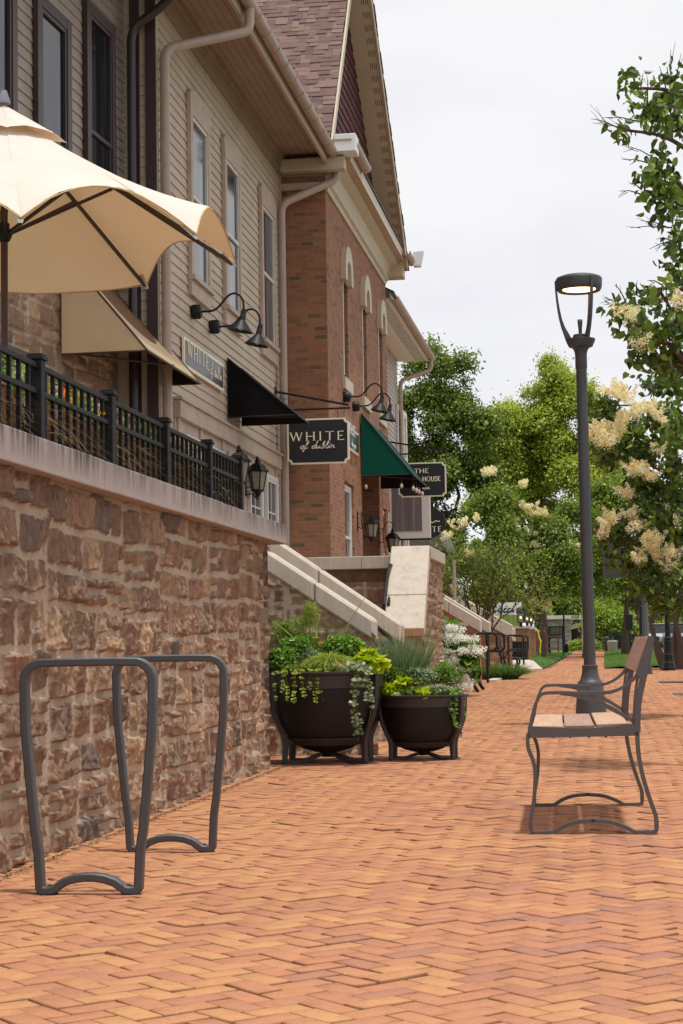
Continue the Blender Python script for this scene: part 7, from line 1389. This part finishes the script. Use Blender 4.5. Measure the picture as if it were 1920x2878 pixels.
# light bushes and woods far behind
Y = 106; tree('lime_green_bush', (at(1700, 1835, Y=Y).x, Y, gzf(Y)), .08, .8, [ell(1690, 1745, 55, 55, Y), ell(1660, 1770, 40, 40, Y), ell(1735, 1760, 45, 45, Y)], 40, 12000, .16, LV['lime'], 'light lime green tree in the gap right of the lamp pole', 108, None, .45)
rg = np.random.default_rng(120); es = []
for i in range(26): es.append(ell(1180+i*36+rg.normal()*10, 1740-30*rg.random()+(20 if i > 18 else 0), 60, 80, 150, rg.random()*14))
n = 120000; es += [ell(1180+i*42, 1610, 60, 120, 150, 8) for i in range(8)]; cl = subclumps(es, 230, rg, (.3, .5)); o = crown('distant_woods', cl, n, .42, LV['mid'], None, rg, tbase=.38); tag(o, 'hazy green mass of far woods closing the end of the street', 'woods', kind='stuff')
rg = np.random.default_rng(121); cl = [(at(px, py, Y=112), (.6, .6, .5)) for px, py in ((1612, 1826), (1625, 1822), (1640, 1825), (1652, 1815), (1668, 1822))]; o = crown('low_hedge', cl, 4000, .13, LV['lime'], None, rg, tbase=.4); tag(o, 'low light green shrubs at the far end of the walk', 'shrubs')
# ---- near lilac trees at the right edge
def leafy_branch_tree(name, base, Y, groups, label, seed, lsize, nper, twig, fl_pts, fl_r, lead):
    rg = np.random.default_rng(seed); o = thing(name, base, label, 'tree', 'cream flowering lilac trees at the right edge'); base = Vector(base); b = MB(); b.tint = .2; top_ = Vector((base.x+.02, base.y, lead[0])); b.tube([base, base+Vector((.02, 0, lead[0]*.5)), top_], .085, 10, scl=[1.2, 1, .8]); spine = [top_]
    for z_ in lead[1:]: p = Vector((base.x+rg.normal()*.05, base.y+rg.normal()*.08, z_)); b.tube([spine[-1], p], .055*(1-.09*len(spine)), 8, scl=[1, .86]); spine.append(p)
    C = []; D = []; T = []; tw = MB(); tw.tint = .1; tw.t = []
    for gx, gy_, rx_, ry_ in groups:
        c_ = at(gx, gy_, Y=Y+rg.normal()*.35); a = min(spine, key=lambda s_: abs(s_.z-(c_.z-.35))); m_ = a+(c_-a)*.5+Vector((0, 0, .10)); b.tint = .2+.3*rg.random(); b.tube(curve([a, m_, c_], .3, 4), .022, 6, scl=[1-.085*i for i in range(len(curve([a, m_, c_], .3, 4)))])
        sc = Y/4960; m_n = max(3, int(nper*rx_*ry_/1000)); nt_ = max(2, m_n//9)
        for j in range(nt_):
            e = c_+Vector((rg.normal()*rx_*.5*sc, rg.normal()*.16, rg.normal()*ry_*.5*sc)); tw.tint = .15+.2*rg.random(); tw.tube([c_, (c_+e)/2+Vector((0, 0, .02)), e], .0045, 5, scl=[1.4, 1, .6])
            for q_ in range(9): p = e+Vector(tuple(rg.normal(size=3)*.055)); C.append(tuple(p)); D.append((rg.normal()*.7, rg.normal()*.6-.1, -.75+rg.normal()*.45)); T.append(.36+.25*rg.normal()+(.12 if j % 4 == 0 else 0))
    for (x0, y0_, x1, y1_) in twig:
        p, e = at(x0, y0_, Y=Y), at(x1, y1_, Y=Y-.1); m_ = (p+e)/2+Vector((0, 0, .015)); tw.tube([p, m_, e], .005, 5, scl=[1.3, .8, .35])
        for _ in range(3): t_ = .35+.5*rg.random(); s0 = p+(e-p)*t_; d = (e-p).normalized()+Vector((rg.normal()*.3, rg.normal()*.3, .5*rg.normal())); tw.tube([s0, s0+d*(e-p).length*.28], .003, 4, scl=[1, .4])
    b.build('trunk', MAT['bark'], o, smooth=True); tw.build('twigs', MAT['bark'], o); C = np.array(C); V, Fc, q = leaves(C, np.array(D), lsize*(.6+.65*rg.random(len(C))), .62, .14, hexa=True, rg=rg, droop=.14)
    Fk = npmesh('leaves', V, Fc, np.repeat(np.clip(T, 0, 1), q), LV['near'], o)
    if fl_pts: panicles('flowers', fl(fl_pts, Y, fl_r[0], fl_r[1], fl_r[2], .6, .5, -.85)(None, rg), LV['flower'], o, rg, fl_r[3], fl_r[4])
    return o
YN = 13.4
leafy_branch_tree('lilac_tree', (at(2035, 1800, Y=YN).x, YN, 0), YN, [(1786, 248, 26, 34), (1812, 300, 30, 30), (1850, 330, 44, 40), (1752, 365, 38, 16), (1885, 260, 38, 70), (1908, 330, 30, 40), (1845, 470, 46, 38), (1880, 500, 40, 30), (1812, 536, 20, 16), (1880, 555, 44, 42), (1905, 600, 30, 30), (1895, 640, 28, 24), (1898, 690, 28, 34), (1888, 760, 38, 30), (1910, 800, 26, 30), (1795, 818, 26, 16), (1750, 872, 36, 26), (1790, 860, 34, 26), (1860, 825, 26, 16), (1800, 920, 50, 34), (1850, 950, 50, 40), (1900, 900, 40, 50), (1780, 1000, 32, 26), (1840, 1010, 50, 30), (1900, 1000, 40, 40)],
   'near lilac tree with broad drooping leaves and bare twigs at the upper right edge', 201, .086, 46, [(1885, 330, 1885, 140), (1885, 300, 1915, 150), (1875, 260, 1853, 185), (1790, 340, 1700, 330), (1740, 360, 1660, 333), (1830, 380, 1665, 345), (1800, 260, 1808, 205), (1820, 300, 1822, 225), (1850, 450, 1750, 405), (1830, 460, 1748, 448), (1800, 545, 1740, 537), (1800, 530, 1770, 515), (1890, 640, 1772, 640), (1880, 640, 1800, 620), (1890, 680, 1825, 700), (1885, 675, 1845, 672), (1860, 800, 1820, 788), (1875, 880, 1870, 775), (1750, 860, 1700, 838), (1750, 870, 1698, 848), (1790, 830, 1788, 795), (1760, 850, 1730, 800)],
   [(1905, 860, 18), (1770, 905, 14), (1810, 975, 16), (1745, 890, 8)], (.11, .045, 8, 100, .014), [1.6, 2.2, 2.8, 3.4, 4.0, 4.5, 4.9])
YM = 22
leafy_branch_tree('lilac_tree', (at(1990, 1800, Y=YM).x, YM, 0), YM, [(1850, 1080, 40, 40), (1900, 1090, 40, 50), (1720, 1140, 50, 30), (1700, 1165, 34, 24), (1780, 1190, 50, 30), (1850, 1170, 50, 40), (1900, 1200, 40, 50), (1700, 1270, 50, 28), (1760, 1250, 50, 40), (1830, 1260, 60, 50), (1900, 1300, 40, 60), (1800, 1340, 40, 30), (1850, 1370, 60, 50), (1910, 1400, 30, 60), (1820, 1430, 50, 30), (1880, 1460, 50, 40), (1700, 1500, 40, 30), (1740, 1480, 40, 26), (1760, 1540, 50, 34), (1830, 1490, 40, 34), (1810, 1570, 50, 36), (1880, 1540, 50, 50), (1740, 1570, 34, 18), (1850, 1630, 60, 40), (1900, 1640, 40, 50), (1800, 1640, 30, 20), (1860, 1690, 40, 20), (1900, 1700, 30, 30)],
   'middle lilac tree at the right edge hung with large cream flower plumes', 202, .100, 84, [(1850, 1080, 1790, 1085), (1850, 1100, 1800, 1120), (1880, 1060, 1805, 1045), (1700, 1150, 1660, 1140), (1840, 1700, 1800, 1690)],
   [(1720, 1105, 20), (1745, 1110, 20), (1765, 1125, 14), (1665, 1230, 18), (1690, 1215, 20), (1715, 1235, 22), (1740, 1205, 18), (1700, 1245, 18), (1760, 1185, 18), (1790, 1165, 18), (1820, 1155, 18), (1850, 1170, 16), (1905, 1200, 16), (1870, 1190, 14), (1780, 1330, 18), (1800, 1325, 14), (1760, 1395, 14), (1830, 1345, 12), (1855, 1270, 14), (1705, 1480, 14), (1725, 1465, 12), (1770, 1455, 14), (1800, 1485, 22), (1690, 1510, 10), (1820, 1520, 16), (1840, 1530, 20), (1830, 1550, 18), (1860, 1565, 16), (1790, 1575, 18), (1810, 1570, 14), (1845, 1575, 16), (1895, 1560, 14), (1910, 1475, 12), (1875, 1600, 8), (1715, 1255, 14)], (.16, .05, 9, 100, .019), [1.7, 2.2, 2.7, 3.2, 3.6])
# patio tree behind the camera side to dapple the paving is the same row: its crown stands just outside the frame
Y = 17.8; tree('lilac_tree', (2.55, Y, 0), .08, 1.9, [((2.55, Y, 3.1), (.85, .9, .9)), ((2.2, Y+.4, 2.6), (.5, .5, .4))], 36, 9000, .085, LV['near'], 'lilac tree crown at the extreme right casting dappled shade on the paving', 203, 'cream flowering lilac trees at the right edge', .4, hexa=True)
